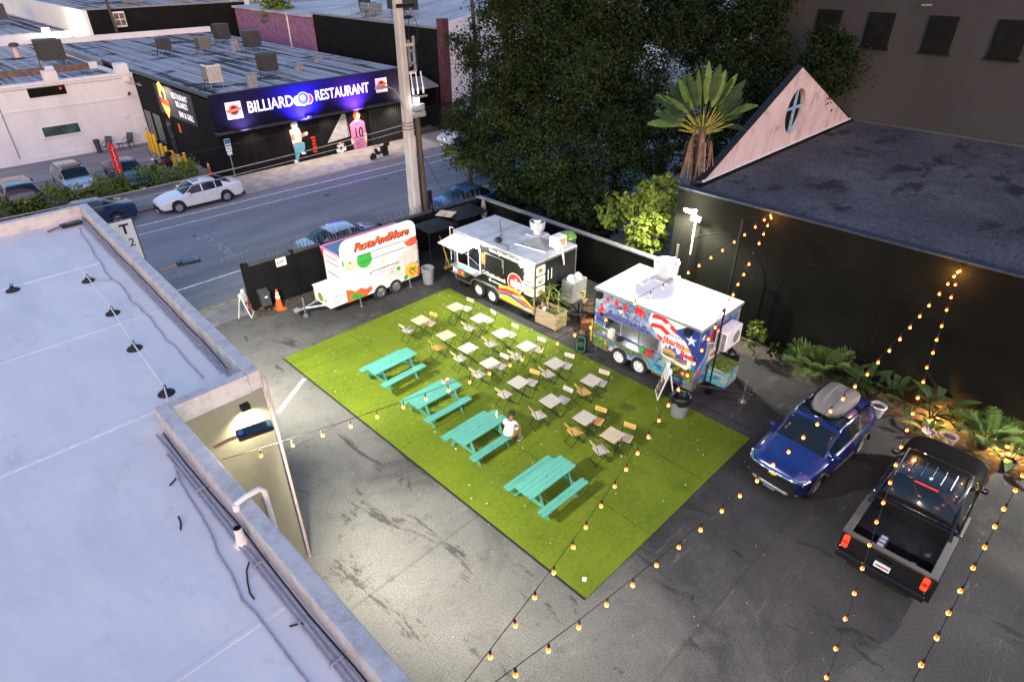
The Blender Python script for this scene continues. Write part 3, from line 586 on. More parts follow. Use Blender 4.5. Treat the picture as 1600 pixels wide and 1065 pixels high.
m = MB(); m.box(-.03, 12.2, .3, -.002, 13.7, 2.6); f = m.build('shop_window', 'window_frame', br); m = MB(); m.box(-.045, 12.3, .4, -.031, 12.95, 2.5); m.box(-.045, 13.0, .4, -.031, 13.6, 2.5); m.build('pane', 'glass_green', f)
m = MB(); m.box(-.03, 10.3, .3, -.002, 11.9, 2.6); f = m.build('shop_window', 'window_frame', br); m = MB(); m.box(-.045, 10.4, .4, -.031, 11.8, 2.5); m.build('pane', 'glass_green', f)
m = MB(); m.box(-.06, 8.2, .1, -.002, 9.3, 2.5); d_ = m.build('door', 'black_metal', br); m = MB(); m.box(-.075, 8.3, .3, -.061, 9.2, 2.3); m.build('pane', 'glass', d_); decal('notice', rrect(-.2, -.3, .2, .3, .05), 'tomato', br, FSd(48.8, 2.2, .01))
m = MB(); m.box(-.12, 12.5, 4.3, -.002, 13.2, 4.4); m.tube([(0, 12.8, 4.45), (-.8, 12.8, 4.5)], .03, 5); m.build('sign_light_arm', 'galvanised', br)
# front details: plain black panels, mural figures in flat paint, barred gate
def FM(x, z=0): return frame((x-15.7, .048, z), (1, 0, 0), (0, 0, 1))
for x in (17.8, 20.2, 22.8, 25.0): m = MB(); m.box(x-15.7-.02, .03, .1, x-15.7+.02, .049, 2.95); m.build('panel_joint', 'black_plastic', br)
F = FM(20.9)                                     # running player in white and teal
decal('mural_player', [(-.35, 1.5), (-.3, 1.0), (.0, .8), (.42, 1.05), (.55, 1.35), (.35, 1.5)], 'teal_jersey', br, F); decal('mural_player', [(-.3, 1.1), (.12, 1.1), (.1, .75), (-.1, .35), (-.15, .02+.12), (-.4, .15), (-.3, .6)], 'teal_jersey', br, F, .005)
decal('mural_player', [(.25, 1.3), (.55, 1.35), (.5, .95), (.35, .75), (.18, .8)], 'teal_jersey', br, F, .006); decal('mural_player', [(-.42, 2.35), (-.35, 1.45), (.32, 1.5), (.42, 1.9), (.3, 2.4), (0, 2.5)], 'white_paint', br, F, .007)
decal('mural_player', circ(.0, 2.68, .26, 14, .24), 'white_paint', br, F, .009); decal('mural_player', [(-.42, 2.1), (-.12, 2.05), (-.1, 1.75), (-.35, 1.65)], 'skin_tone', br, F, .010); decal('mural_player', [(.3, 2.0), (.62, 2.05), (.7, 1.8), (.35, 1.75)], 'skin_tone', br, F, .010)
decal('mural_player', circ(.78, 1.95, .13, 8), 'white_paint', br, F, .011); decal('mural_player', [(-.5, .3), (-.3, .35), (-.12, .0), (-.35, -.02)], 'white_paint', br, F, .009); decal('mural_player', [(.1, .85), (.35, .85), (.55, .6), (.2, .6)], 'white_paint', br, F, .009); text('1', .45, 'teal_jersey', br, FM(20.93, 1.95) @ T(0, 0, .012))
decal('mural_player', [(-.36, 1.45), (.3, 1.48), (.28, 1.38), (-.35, 1.35)], 'orange', br, F, .012)
F = FM(25.85)                                    # player in a pink shirt seen from behind
decal('mural_player', [(-.62, 2.0), (-.62, 1.1), (-.5, .05+.1), (.62, .15), (.68, 1.1), (.62, 2.0), (.25, 2.2), (-.25, 2.2)], 'pink_paint', br, F); decal('mural_player', [(.45, 1.1), (.72, 1.15), (.68, .5), (.55, .45)], 'cream', br, F, .006); decal('mural_player', [(-.72, 1.0), (-.5, 1.0), (-.45, .6), (-.65, .55)], 'cream', br, F, .006)
decal('mural_player', circ(.02, 2.55, .28, 16, .33), 'orange', br, F, .006); decal('mural_player', [(-.02, 2.75), (.26, 2.7), (.36, 2.5), (.22, 2.25), (.02, 2.3)], 'cream', br, F, .009); decal('mural_player', [(-.18, 2.25), (.18, 2.25), (.1, 2.1), (-.12, 2.1)], 'tan', br, F, .011); text('10', 1.05, 'black_metal', br, FM(25.88, 1.25) @ T(0, 0, .012), sx=.8, bold=.01); text('MESSI', .24, 'purple', br, FM(25.85, 1.92) @ T(0, 0, .012))
for q in (.25, .45, .65): decal('mural_player', [(-.3, q), (.3, q+.14), (.3, q+.09), (-.3, q-.04)], 'black_metal', br, F, .012)
F = FM(24.25); decal('mural_ball', circ(0, .42, .42, 18), 'white_paint', br, F)
for px, pz, s in ((0, .46, .14), (-.33, .55, .1), (.3, .62, .1), (-.2, .1, .1), (.25, .15, .1)): decal('mural_ball', circ(px, pz, s, 5), 'black_metal', br, F, .006)
decal('mural_ball', [(-.3, .66), (.3, .76), (.28, .82), (-.28, .74)], 'red', br, F, .008); decal('mural_wedge', [(-1.15, 1.0), (.75, 1.15), (.65, 2.75), (.35, 2.8)], 'mural_grey', br, FM(24.35)); scribble(br, FM(22.15, 1.1) @ T(0, 0, .003) @ RZ(pi/2), 1.1, .4, 'red', 4)
m = MB(); m.box(11.2, .02, .1, 14.9, .049, 2.8); gt = m.build('barred_gate', 'black_plastic', br)
for i in range(19): m = MB(); m.tube([(11.3+i*.195, 0, .1), (11.3+i*.195, 0, 2.75)], .02, 5); m.build('bar', 'dark_grey', gt)
for i, x in enumerate((16.7, 21.8, 26.3, 30.3)): m = MB(); m.box(x-15.7-.15, -.62, 3.1, x-15.7+.15, -.45, 3.22); m.build('sign_floodlight', 'black_metal', br)
for x, c, e in ((17.3, (.62, .45, 1), 200), (21.6, (.05, .035, 1), 6500), (25.7, (.26, .08, 1), 2200), (29.8, (1, .75, .45), 300)): lamp('sign_light', 'SPOT', (x, 41.1, 3.15), e*.29, c, (x, 41.95, 4.1), .1, 2.5, .9)
for x, e in ((17.8, 22), (20.9, 52), (23.4, 36), (25.8, 52), (29, 55)): lamp('mural_light', 'SPOT', (x, 41.3, 2.95), e, (1, .80, .58), (x, 41.35, .2), .08, 2.5, .8)
lamp('side_sign_light', 'SPOT', (14.7, 49.5, 4.9), 60, (1, .9, .75), (15.7, 49.3, 3.8), .08, 2.2, .8)
for x, y, s, h, mt, lab in ((17.45, 45.3, .95, 1.05, 'ac_beige', 'pale louvred air conditioner at the front left of billiard roof'), (22.13, 46.95, 1.1, 1.15, 'ac_dark', 'dark air conditioner at the front centre of the billiard roof'), (21.1, 64, .95, .9, 'ac_dark', 'dark air conditioner at the back left of the billiard roof'), (23.6, 61.7, 1., 1., 'ac_grey', 'grey ribbed air conditioner in the middle of the billiard roof'), (27.8, 67.5, 1.2, 1.3, 'ac_dark', 'tall dark air conditioner farthest back on the billiard roof'), (27.2, 59.9, 1.2, 1.3, 'ac_dark', 'tall dark air conditioner at the back right of billiard roof')):
    ac_unit(x, y, 5.14, s, h, mt, lab)
for x, y, h, lab in ((19.0, 43.0, .9, 'grey box vent just behind the billiard sign'), (26.0, 60.8, .9, 'narrow grey duct beside the tall dark air conditioner'), (24.8, 47.5, .4, 'short pale pipe stub on the billiard roof'), (28.0, 50.2, .3, 'low pale cap on the right of the billiard roof')):
    o = thing('roof_duct', lab, 'duct', (x, y, 5.14)); m = MB(); m.box(-.28, -.22, 0, .28, .22, h); m.build('duct_body', 'galvanised', o, bevel=.02); m = MB(); m.box(-.33, -.27, h, .33, .27, h+.06); m.build('duct_cap', 'mid_grey', o)

# ---------------------------------------------------------------- white building with two slot windows
wb = thing('white_building', 'white two storey building with two slot windows beside car park', 'building', (16.2, 55.9, 0)); A_ = at(wb)
m = MB(); m.box(-60, 55.9, 0, 15.66, 56.2, 4.95, A_); m.box(15.36, 56.2, 0, 15.66, 90, 4.8, A_); m.build('wall', 'white_stucco', wb)
m = MB(); m.box(-60, 55.82, 4.95, 15.7, 56.5, 5.12, A_); m.build('parapet', 'white_stucco', wb, bevel=.03)
for x in (10.6, 15.2): m = MB(); m.box(x-.5, 55.8, 5.12, x+.3, 56.6, 5.75, A_); m.build('parapet_pier', 'white_stucco', wb)
m = MB(); m.box(-60, 56.5, 4.5, 15.36, 63.5, 4.6, A_); m.build('roof', 'streaked_roof', wb)
m = MB(); m.box(-60, 63.5, 4.3, 15.36, 63.9, 5.05, A_); m.build('brick_parapet', 'brick_brown', wb)
for x in (3.2, 7.3, 12.0, 15.1): m = MB(); m.box(x-.3, 63.42, 4.4, x+.3, 63.95, 5.1, A_); m.build('parapet_pier', 'white_stucco', wb)
m = MB(); m.box(-60, 63.9, 4.5, 16.0, 84, 4.75, A_); m.build('back_roof', 'streaked_roof', wb)
m = MB(); m.box(15.5, 63.9, 4.75, 16.0, 84, 5.2, A_); m.build('side_parapet', 'mid_grey', wb); m = MB(); m.box(-60, 84, 4, 18.5, 84.5, 5.6, A_); m.build('back_parapet', 'white_stucco', wb)
for nm, z0, z1, mt in (('upper', 4.2, 4.83, 'window_dark'), ('lower', 1.56, 2.2, 'glass_green')):
    m = MB(); m.box(8.75, 55.86, z0-.05, 11.18, 55.899, z1+.05, A_); f = m.build('window', 'white_plastic', wb); m = MB(); m.box(8.82, 55.84, z0, 11.11, 55.859, z1, A_); m.build('pane', mt, f)
m = MB(); m.box(8.7, 55.80, 1.46, 11.23, 55.899, 1.5, A_); m.build('sill', 'white_stucco', wb)
decal('neon_sign', star(0, 0, .1, 4, .4), 'tail_red', wb, frame((10.8-16.2, -.065, 4.6), (1, 0, 0), (0, 0, 1)))
m = MB(); m.box(14.85, 55.87, .02, 15.6, 55.899, 2.12, A_); d_ = m.build('door', 'white_plastic', wb, bevel=.01); m = MB(); m.box(15.42, 55.82, .98, 15.48, 55.869, 1.1, A_); m.build('handle', 'black_metal', d_)
m = MB(); m.box(-60, 55.86, 3.4, 15.6, 55.899, 3.5, A_); m.build('string_course', 'white_stucco', wb); m = MB(); m.box(-60, 55.84, 0, 14.8, 55.899, .38, A_); m.build('plinth', 'white_stucco', wb)
m = MB(); m.tube([(6.9, 55.87, .4), (6.9, 55.87, 4.9)], .03, 5, mat=A_); m.build('joint_line', 'mid_grey', wb)
m = MB(); m.box(14.95, 55.6, 4.55, 15.35, 55.899, 4.8, A_); m.build('wall_lamp', 'white_plastic', wb, bevel=.03); m = MB(); m.tube([(15.1, 55.85, 3.75), (14.9, 55.5, 3.65)], .07, 8, mat=A_); m.build('security_camera', 'dark_grey', wb, smooth=40); m = MB(); m.box(14.2, 55.8, 2.05, 14.5, 55.899, 2.2, A_); m.build('junction_box', 'white_plastic', wb)
m = MB()
for x in range(-10, 15, 2): m.tube([(x+.3, 55.83, 5.1), (x+.3, 55.83, 5.4)], .012, 4, mat=A_)
m.tube([(-20, 55.8, 4.9), (15.5, 55.8, 4.78)], .015, 4, mat=A_); m.each('wire', 'mid_grey', wb)
ac_unit(13.0, 66.2, 4.75, 1.7, 1.5, 'ac_dark', 'large dark louvred air conditioner on the roof of white building', leg=.5, louv=12)
ac_unit(9.5, 80, 4.75, 1.5, 1.7, 'ac_grey', 'grey upright air conditioner at far left of the roofs', leg=.4)
ac_unit(15.2, 98, 5.6, 2.0, 1.6, 'ac_dark', 'dark boxy air conditioner on the farthest left roof', leg=.5); ac_unit(11.2, 94, 5.6, 1.6, 1.6, 'ac_dark', 'dark air conditioner in the top left corner of the scene', leg=.4)
o = thing('roof_vent', 'pale chimney vent with dark cap on the white building roof', 'vent', (12.0, 74, 4.75)); m = MB(); m.lathe([(.3, 0), (.22, .5), (.2, .9)], 10); m.build('stack', 'terracotta', o, smooth=40); m = MB(); m.lathe([(.4, .9), (.4, 1.1), (.15, 1.2)], 10); m.build('cap', 'dark_grey', o, smooth=40)
lf = thing('rear_left_building', 'low building with patchy grey roof behind the white building', 'building', (-60, 86, 0)); A_ = at(lf); m = MB(); m.box(-60, 86, 0, 19.4, 130, 5.5, A_); m.build('wall', 'white_stucco', lf); m = MB(); m.box(-59.8, 86.2, 5.5, 19.2, 130, 5.56, A_); m.build('roof', 'streaked_roof', lf)
o = thing('flood_lamp', 'bright white flood lamp on the far left roof edge', 'lamp', (16.8, 84.2, 5.6)); m = MB(); m.box(-.35, -.1, .05, .35, .15, .5); m.build('housing', 'white_plastic', o, bevel=.02); m = MB(); m.box(-.28, -.13, .1, .28, -.101, .45); m.build('lens', 'far_lamp', o); lamp('far_flood', 'POINT', (18.4, 83.6, 5.7), 120, (1, .92, .6), None, .2)
# buildings farther back
kb = thing('black_rear_building', 'black windowless building behind the billiard roof with pale side wall', 'building', (19.8, 79.2, 0)); A_ = at(kb)
m = MB(); m.box(19.8, 79.2, 0, 36, 79.5, 7.75, A_); m.build('wall', 'fence_black', kb); m = MB(); m.box(19.5, 79.2, 0, 19.8, 130, 7.75, A_); m.build('side_wall', 'white_stucco', kb); m = MB(); m.box(19.8, 79.5, 7.6, 36, 130, 7.7, A_); m.build('roof', 'streaked_roof', kb); m = MB(); m.box(19.8, 79.15, 7.75, 36, 79.55, 7.9, A_); m.build('coping', 'mid_grey', kb)
m = MB(); m.box(22.0, 79.05, 6.1, 23.1, 79.19, 7.5, A_); bd = m.build('board', 'white_plastic', kb)
for k in range(4): m = MB(); m.box(22.1+.5*(k % 2), 78.99, 6.25+.6*(k//2), 22.5+.5*(k % 2), 79.04, 6.75+.6*(k//2), A_); m.build('board_panel', 'tomato' if 0 else 'brick_brown', bd)
for x, y, c in ((26, 88, 'tile_red'), (30, 85, 'window_dark')): m = MB(); m.box(x, y, 7.7, x+2, y+.3, 9.3, A_); f = m.build('roof_hatch', 'mid_grey', kb); m = MB(); m.box(x+.2, y-.05, 7.9, x+1.8, y-.001, 9.1, A_); m.build('hatch_door', c, f)
wp = thing('timber_post', 'slim brown timber post rising in front of the black rear wall', 'pole', (22.15, 78.7, 0)); m = MB(); m.tube([(0, 0, 0), (-.6, 0, 11.5)], .14, 6); m.build('post', 'pole_wood', wp); m = MB(); m.tube([(-.3, 0, 8.2), (0, 0, 8.2)], .04, 5); m.build('bracket', 'galvanised', wp)
wf = thing('white_far_building', 'plain white building with dark windows at the top of the scene', 'building', (37, 92, 0)); A_ = at(wf); m = MB(); m.box(36.5, 92, 0, 47, 120, 12, A_); m.build('wall', 'white_stucco', wf)
for x in (39, 42.5): m = MB(); m.box(x, 91.9, 5, x+1.4, 91.99, 7, A_); m.build('window', 'mid_grey', wf)
pb = thing('pink_building', 'mauve pink building with pale roof behind the billiard place', 'building', (34.2, 61.7, 0)); A_ = at(pb); m = MB(); m.box(34.2, 61.7, 0, 62, 78, 7.3, A_); m.build('wall', 'purple_wall', pb); m = MB(); m.box(34.0, 61.65, 7.3, 62, 78.2, 7.5, A_); m.build('roof', 'grey_roof', pb); m = MB(); m.tube([(34.1, 66, 0), (34.1, 66, 7.3)], .08, 6, mat=A_); m.build('downpipe', 'white_plastic', pb)
wh = thing('white_warehouse', 'large warehouse with white front, black side wall and pale roof', 'building', (34.5, 42.1, 0)); A_ = at(wh)
pr_ = [(35.1, 0), (66, 0), (66, 8.2), (48, 9.9), (35.1, 8.05)]
m = MB(); m.add([(x, 42.1, z) for x, z in pr_]+[(x, 42.4, z) for x, z in pr_], [(0, 1, 2, 3, 4), (9, 8, 7, 6, 5)]+[(i, (i+1) % 5, (i+1) % 5+5, i+5) for i in range(5)], A_); m.build('front_wall', 'white_stucco', wh)
m = MB(); m.box(34.5, 42.75, 0, 34.8, 61.6, 7.55, A_); m.build('side_wall', 'fence_black', wh); m = MB(); m.box(34.45, 42.05, 0, 35.09, 42.74, 8.3, A_); m.build('corner_pier', 'maroon_wall', wh)
m = MB(); m.add([(34.5, 42.5, 7.6), (34.5, 61.6, 7.6), (48, 61.6, 9.8), (48, 42.5, 9.8), (66, 42.5, 8.1), (66, 61.6, 8.1)], [(0, 3, 2, 1), (3, 4, 5, 2)], A_); m.build('roof', 'grey_roof', wh); m = MB(); m.box(34.4, 42.75, 7.55, 34.85, 61.7, 7.68, A_); m.build('coping', 'mid_grey', wh)
for x, y, lab in ((36.2, 50.2, 'left black air conditioner of the pair on the warehouse roof'), (36.3, 48.6, 'right black air conditioner of the pair on the warehouse roof')): ac_unit(x, y, 7.9, 1.15, 1.2, 'ac_dark', lab, leg=.6)
ac_unit(35.6, 53.2, 7.8, 1.4, .8, 'galvanised', 'low grey roof unit left of the black pair on warehouse roof', leg=.25); ac_unit(36.5, 55.5, 7.9, .8, 1.5, 'ac_dark', 'narrow dark unit at the back of the warehouse roof', leg=.3)
m = MB()
for y in (46, 49, 52, 55): m.tube([(34.7, y, 7.6), (34.7, y, 8.5)], .03, 5)
m.tube([(34.7, 46, 8.5), (34.7, 55, 8.5)], .03, 5); m.tube([(34.7, 46, 8.1), (34.7, 55, 8.1)], .02, 5)
tag(m.build('roof_railing', 'galvanised'), 'thin metal railing along the edge of warehouse roof', 'railing')
o = thing('entrance_canopy', 'grey canopy over the dark entrance between the black buildings', 'canopy', (31.6, 42.6, 0)); m = MB(); m.add([(0, 0, 3.5), (2.6, 0, 3.5), (2.6, 2, 4.0), (0, 2, 4.0), (0, 0, 3.38), (2.6, 0, 3.38), (2.6, 2, 3.88), (0, 2, 3.88)], [(0, 1, 2, 3), (4, 7, 6, 5), (0, 4, 5, 1), (1, 5, 6, 2), (2, 6, 7, 3), (3, 7, 4, 0)]); m.build('roof', 'sky_blue' if 0 else 'mid_grey', o); m = MB(); m.box(0, 1.9, 0, 2.6, 2.1, 3.4); m.build('wall', 'fence_black', o)
for x in (.1, 2.5): m = MB(); m.tube([(x, .1, 0), (x, .1, 3.4)], .05, 6); m.build('post', 'black_metal', o)
o = thing('iron_fence', 'tall black iron fence along the far pavement by the warehouse', 'fence', (31.1, 41.9, 0))
m = MB(); m.box(0, -.02, .3, 9, .02, .36); m.box(0, -.02, 2.1, 9, .02, 2.16); m.build('rail', 'black_metal', o)
bar = None
for i in range(60):
    if bar is None: m = MB(); m.tube([(0, 0, 0), (0, 0, 2.35)], .014, 4); bar = m.mesh('bar', 'black_metal')
    link('bar', bar, o, T(.1+i*.15, 0, 0))
# ---------------------------------------------------------------- wheels
def wheel(parent, x, y, r, w, side, rim='steel', spokes=5, axis='y', name='wheel'):
    """tyre with rim; lies in the xz plane, outer face towards side*y"""
    m = MB(); m.lathe([(r*.62, -w/2), (r*.9, -w/2), (r, -w*.32), (r, w*.32), (r*.9, w/2), (r*.62, w/2)], 22, RX(-pi/2*side), caps=False); t = m.build(name, 'rubber', parent, smooth=40); t.location = (x, y, r)
    m = MB(); R_ = RX(-pi/2*side); m.lathe([(r*.63, w*.1), (r*.63, w*.46), (r*.56, w*.46), (r*.52, w*.25)], 20, R_, caps=False); m.lathe([(r*.17, w*.2), (r*.15, w*.46), (r*.05, w*.47)], 10, R_)
    m.lathe([(r*.54, w*.12), (.01, w*.14)], 16, R_, caps=False)
    for k in range(spokes):
        A = R_ @ RZ(2*pi*k/spokes); m.add([(r*.1, -r*.09, w*.42), (r*.58, -r*.075, w*.40), (r*.58, r*.075, w*.40), (r*.1, r*.09, w*.42), (r*.1, -r*.09, w*.2), (r*.58, -r*.07, w*.2), (r*.58, r*.07, w*.2), (r*.1, r*.09, w*.2)], [(0, 1, 2, 3), (0, 4, 5, 1), (2, 6, 7, 3), (1, 5, 6, 2), (3, 7, 4, 0)], A)
    m.build('rim', rim, t, smooth=35); return t

# ---------------------------------------------------------------- street fence and gate
FL = 12.35; FRZ = atan2(-.55, FL)
fn = thing('black_gate_fence', 'black sheet metal gate and fence topped with spikes along the street', 'fence', (8.75, 24.1, 0), FRZ)
for k, (a, b) in enumerate(((.12, 2.02), (2.06, 3.4), (3.44, 6.4), (6.44, 9.4), (9.44, 12.3))):
    m = MB(); m.box(a, -.03, .12, b, .03, 2.08); m.build('panel', 'fence_black', fn)
    m = MB(); m.box(a, -.06, 2.0, b, .06, 2.1); m.build('top_rail', 'dark_grey', fn); m = MB(); m.box(a, -.06, .08, b, .06, .16); m.build('bottom_rail', 'fence_black', fn)
for x in (0, 2.04, 3.42, 6.42, 9.42, 12.3): m = MB(); m.box(x-.07 if x else -.12, -.08, 0, x+.05 if x else .14, .14, 2.15); m.build('post', 'fence_black', fn)
m = MB(); m.add([(-.014, 0, 0), (.014, 0, 0), (.02, .05, .25), (-.02, .05, .25), (0, .13, .48), (-.014, -.02, 0), (.014, -.02, 0)], [(0, 1, 2, 3), (3, 2, 4), (1, 0, 3), (5, 6, 2), (5, 2, 3)]); sp = m.mesh('spike', 'spike_grey')
for i in range(80): link('spike', sp, fn, T(.02+i*.155, .03*(i % 2), 2.05) @ RX(RAD(-12 if i % 2 else 4)) @ RY(RAD(rnd.uniform(-6, 6))))
m = MB(); m.box(1.28, -.05, 1.62, 1.72, -.031, 1.98); es = m.build('exit_sign', 'white_paint', fn); text('EXIT', .17, 'bright_red', es, frame((1.5, -.052, 1.80), (1, 0, 0), (0, 0, 1)), bold=.006)
sw = thing('black_side_wall', 'dark wall with grey coping behind the food trailers', 'wall', (20.95, 12.3, 0)); m = MB(); m.box(0, 0, 0, .2, 11.3, 2.05); m.build('wall_body', 'dark_wall', sw); m = MB(); m.box(-.03, 0, 2.05, .23, 11.3, 2.13); m.build('coping', 'mid_grey', sw, bevel=.01)

# ---------------------------------------------------------------- utility poles
up = thing('concrete_utility_pole', 'tall square concrete utility pole beside the street fence', 'pole', (18.05, 24.95, 0), RAD(8))
m = MB(); m.add([(x*w, y*w, z) for w, z in ((.26, 0), (.14, 15)) for x, y in ((-1, -.7), (-.7, -1), (.7, -1), (1, -.7), (1, .7), (.7, 1), (-.7, 1), (-1, .7))], [tuple(range(8))[::-1], tuple(range(8, 16))]+[(i, (i+1) % 8, (i+1) % 8+8, i+8) for i in range(8)]); m.build('shaft', 'pole_concrete', up)
for z in (5.75, 5.9, 6.05): m = MB(); w = .26-.12*z/15+.01; m.box(-w, -w, z, w, w, z+.03); m.build('band', 'dark_grey', up)
for z, s in ((10.4, 1), (9.3, 1), (8.15, 1)):
    m = MB(); m.tube([(.2, 0, z), (.75, 0, z)], .07, 8); m.build('standoff', 'black_metal' if z > 10 else 'pole_concrete', up, smooth=50)
    m = MB(); m.lathe([(.05, 0), (.09, .05), (.05, .1), (.09, .15), (.05, .2), (.08, .25), (.04, .32)], 8, T(.78, 0, z+.02)); m.build('insulator', 'mid_grey', up, smooth=50)
m = MB(); m.box(.42, -.05, 8.4, .5, .05, 9.5); m.box(.72, -.05, 8.4, .8, .05, 9.5); m.box(.42, -.05, 9.0, .8, .05, 9.08); m.box(.42, -.05, 8.5, .8, .05, 8.58); m.build('bracket', 'galvanised', up)
for k in range(3):
    m = MB(); m.tube([(.35+.22*k, -.1-.1*k, 8.2), (.38+.24*k, -.12-.1*k, 7.5)], .03, 6); m.lathe([(.04, 0), (.05, .1), (.05, .26), (.03, .32)], 8, T(.38+.24*k, -.12-.1*k, 7.25)); m.build('fuse_cutout', 'white_plastic', up, smooth=50)
m = MB(); m.tube([(.1, -.3, 7.15), (1.1, -.3, 7.1)], .05, 6); m.build('crossarm', 'galvanised', up)
m = MB(); m.tube([(.75, 0, 10.5), (1.05, 0, 10.2), (1.1, 0, 9.7), (.95, 0, 9.3)], .015, 5); m.tube([(.78, 0, 9.5), (.95, 0, 8.9), (.8, -.1, 8.3)], .015, 5); m.tube([(.2, 0, 10.9), (.6, 0, 10.4), (.5, 0, 9.4)], .015, 5); m.each('jumper_wire', 'black_plastic', up, smooth=60)
m = MB(); m.box(-.2, -.22, 10.8, .8, -.1, 10.95); m.build('top_arm', 'black_metal', up)
sl = thing('cobra_street_light', 'grey street light arm reaching left from the concrete pole', 'street light', (17.85, 24.9, 6.7)); m = MB(); m.tube([(0, 0, 0), (-.18, 0, .55), (-.45, 0, .9), (-.8, 0, 1.05)], .035, 6); m.build('arm', 'galvanised', sl, smooth=60); m = MB(); m.prism([(-1.35, -.1), (-.75, -.06), (-.75, .06), (-1.35, .1), (-1.45, 0)], 1.0, 1.09); m.build('luminaire', 'mid_grey', sl, bevel=.02)
wl = thing('timber_lamp_pole', 'dark timber pole with boxy lamp head beside concrete pole', 'pole', (18.72, 25.0, 0)); m = MB(); m.tube([(0, 0, 0), (-.08, 0, 6.2)], [.19, .14], 10); m.build('post', 'pole_wood', wl, smooth=50)
m = MB(); m.box(-.42, -.22, 6.2, .32, .2, 6.45); m.build('lamp_box', 'galvanised', wl, bevel=.03); m = MB(); m.box(-.3, -.25, 6.5, .25, .22, 6.8); m.build('cabinet', 'mid_grey', wl, bevel=.03); m = MB(); m.lathe([(.2, 0), (.24, .15), (.2, .32), (.06, .42)], 12, T(-.05, 0, 6.8)); m.build('lamp_hood', 'dark_grey', wl, smooth=40); m = MB(); m.box(-.34, -.28, 6.88, -.1, -.23, 7.15); m.build('lens', 'street_led', wl)
m = MB(); m.box(.13, -.25, .9, .3, -.1, 2.6); m.build('meter_box', 'black_metal', wl)
for k, (z0, z1, sag, lab) in enumerate(((6.0, 7.4, .9, 'thick overhead cable bundle sagging left from the concrete pole'), (5.75, 6.7, .75, 'lower overhead cable sagging left from the concrete pole'), (6.9, 8.0, .8, 'thin upper overhead wire running left from the concrete pole'))):
    m = MB(); m.tube([(18-38*t, 24.9, z0+(z1-z0)*t-4*sag*t*(1-t)) for t in [i/40 for i in range(41)]], (.022, .016, .009)[k], 5); w = m.build('overhead_cable', 'mid_grey' if k < 2 else 'black_plastic', None, smooth=60); tag(w, lab, 'cable', 'overhead cables along the street')
for z, x in ((5.85, 16.2), (5.85, 15.9), (5.55, 16.9)):
    pass
m = MB(); m.tube([(18.6, 24.9, 6.1), (19.0, 25.2, 4.2), (19.9, 25.0, 2.35), (21.0, 24.0, 2.1)], .014, 5); tag(m.build('drop_wire', 'black_plastic', None, smooth=60), 'thin drop wire curving from the timber pole down to the fence', 'cable')

# ---------------------------------------------------------------- trailer base
def food(parent, s, F):  # little food picture on a white rounded card
    pass
def trailer_under(t, L, Wd, z0, wheels, r=.34, rim='white_paint', fmat='steel'):
    pass

# trailer 1: white pasta trailer, front face along local +x, facing -y
t1 = thing('pasta_trailer', 'white pasta food trailer with rounded sign on top by the black gate', 'food trailer', (11.5, 21.2, 0), RAD(-.5))
m = MB(); m.prism([(0, 0), (3.74, 0), (3.74, 1.6), (.1, 1.6), (0, 1.45)], .40, 2.42); m.build('body', 'trailer_white', t1, bevel=.05)
m = MB(); m.box(.05, .1, 2.42, 3.7, 1.56, 2.46); m.build('roof', 'car_navy', t1); m = MB(); m.box(-.01, .08, 2.40, .05, 1.62, 2.49); m.box(.05, 1.56, 2.40, 3.75, 1.62, 2.49); m.box(3.7, .08, 2.40, 3.75, 1.56, 2.49); m.each('roof_trim', 'pink_paint', t1)
m = MB(); m.box(2.3, .75, 2.46, 2.95, 1.35, 2.58); m.build('roof_hatch', 'mid_grey', t1, bevel=.03)
F1 = lambda x, z, o=0: frame((x, -.003-o, z), (1, 0, 0), (0, 0, 1))
m = MB(); sgn = [(0, 2.38), (3.74, 2.38)]+[(3.74-.42+.42*cos(a), 2.70+.42*sin(a)) for a in [pi/2*i/7 for i in range(8)]]+[(.42+.42*cos(a), 2.70+.42*sin(a)) for a in [pi/2+pi/2*i/7 for i in range(8)]]
m.prism(sgn, 0, .07, frame((0, .075, 0), (1, 0, 0), (0, 0, 1))); m.build('sign_board', 'white_paint', t1, bevel=.015)
text('PastaAndMore', .52, 'black_metal', t1, F1(1.98, 2.66, .01), shear=.4, bold=.012, fit=2.75); text('PastaAndMore', .52, 'tomato', t1, F1(1.92, 2.70, .03), shear=.4, bold=.004, ext=.01, fit=2.72)
decal('print', [(1.9, .9), (2.4, 1.35), (2.9, 1.75), (3.4, 1.85), (3.73, 1.9), (3.73, .95), (3.3, .7), (2.7, .72)], 'cream_grey', t1, frame((0, .0005, 0), (1, 0, 0), (0, 0, 1)), .001)
for p, q in (((.75, 2.3), (3.72, 2.3)), ((.78, 1.98), (3.05, 1.98))): m = MB(); m.box(p[0], -.02, p[1]-.012, q[0], -.002, p[1]+.012); m.build('hatch_rail', 'dark_grey', t1)
m = MB(); m.box(.86, -.006, .66, .872, -.001, 1.97); m.box(3.05, -.006, .9, 3.062, -.001, 1.97); m.box(.86, -.006, .66, 2.0, -.001, .672); m.build('hatch_seam', 'mid_grey', t1)
decal('print', circ(.36, 2.0, .31, 18), 'cream', t1, F1(0, 0)); 
for k in range(5): decal('print', circ(.36+.13*cos(k*1.3), 2.0+.13*sin(k*1.3), .09, 8), 'tan' if k % 2 else 'sand', t1, F1(0, 0), .006)
decal('print', circ(.36, 2.12, .06, 5), 'green', t1, F1(0, 0), .009)
decal('print', [(.72, 2.28)]+circ(1.05, 2.05, .36, 14, a0=pi, a1=2*pi)+[(1.38, 2.28)], 'green', t1, F1(0, 0)); decal('print', [(3.05, 2.22), (3.2, 2.0), (3.45, 1.93), (3.73, 2.0), (3.73, 2.34), (3.4, 2.27)], 'tomato', t1, F1(0, 0))
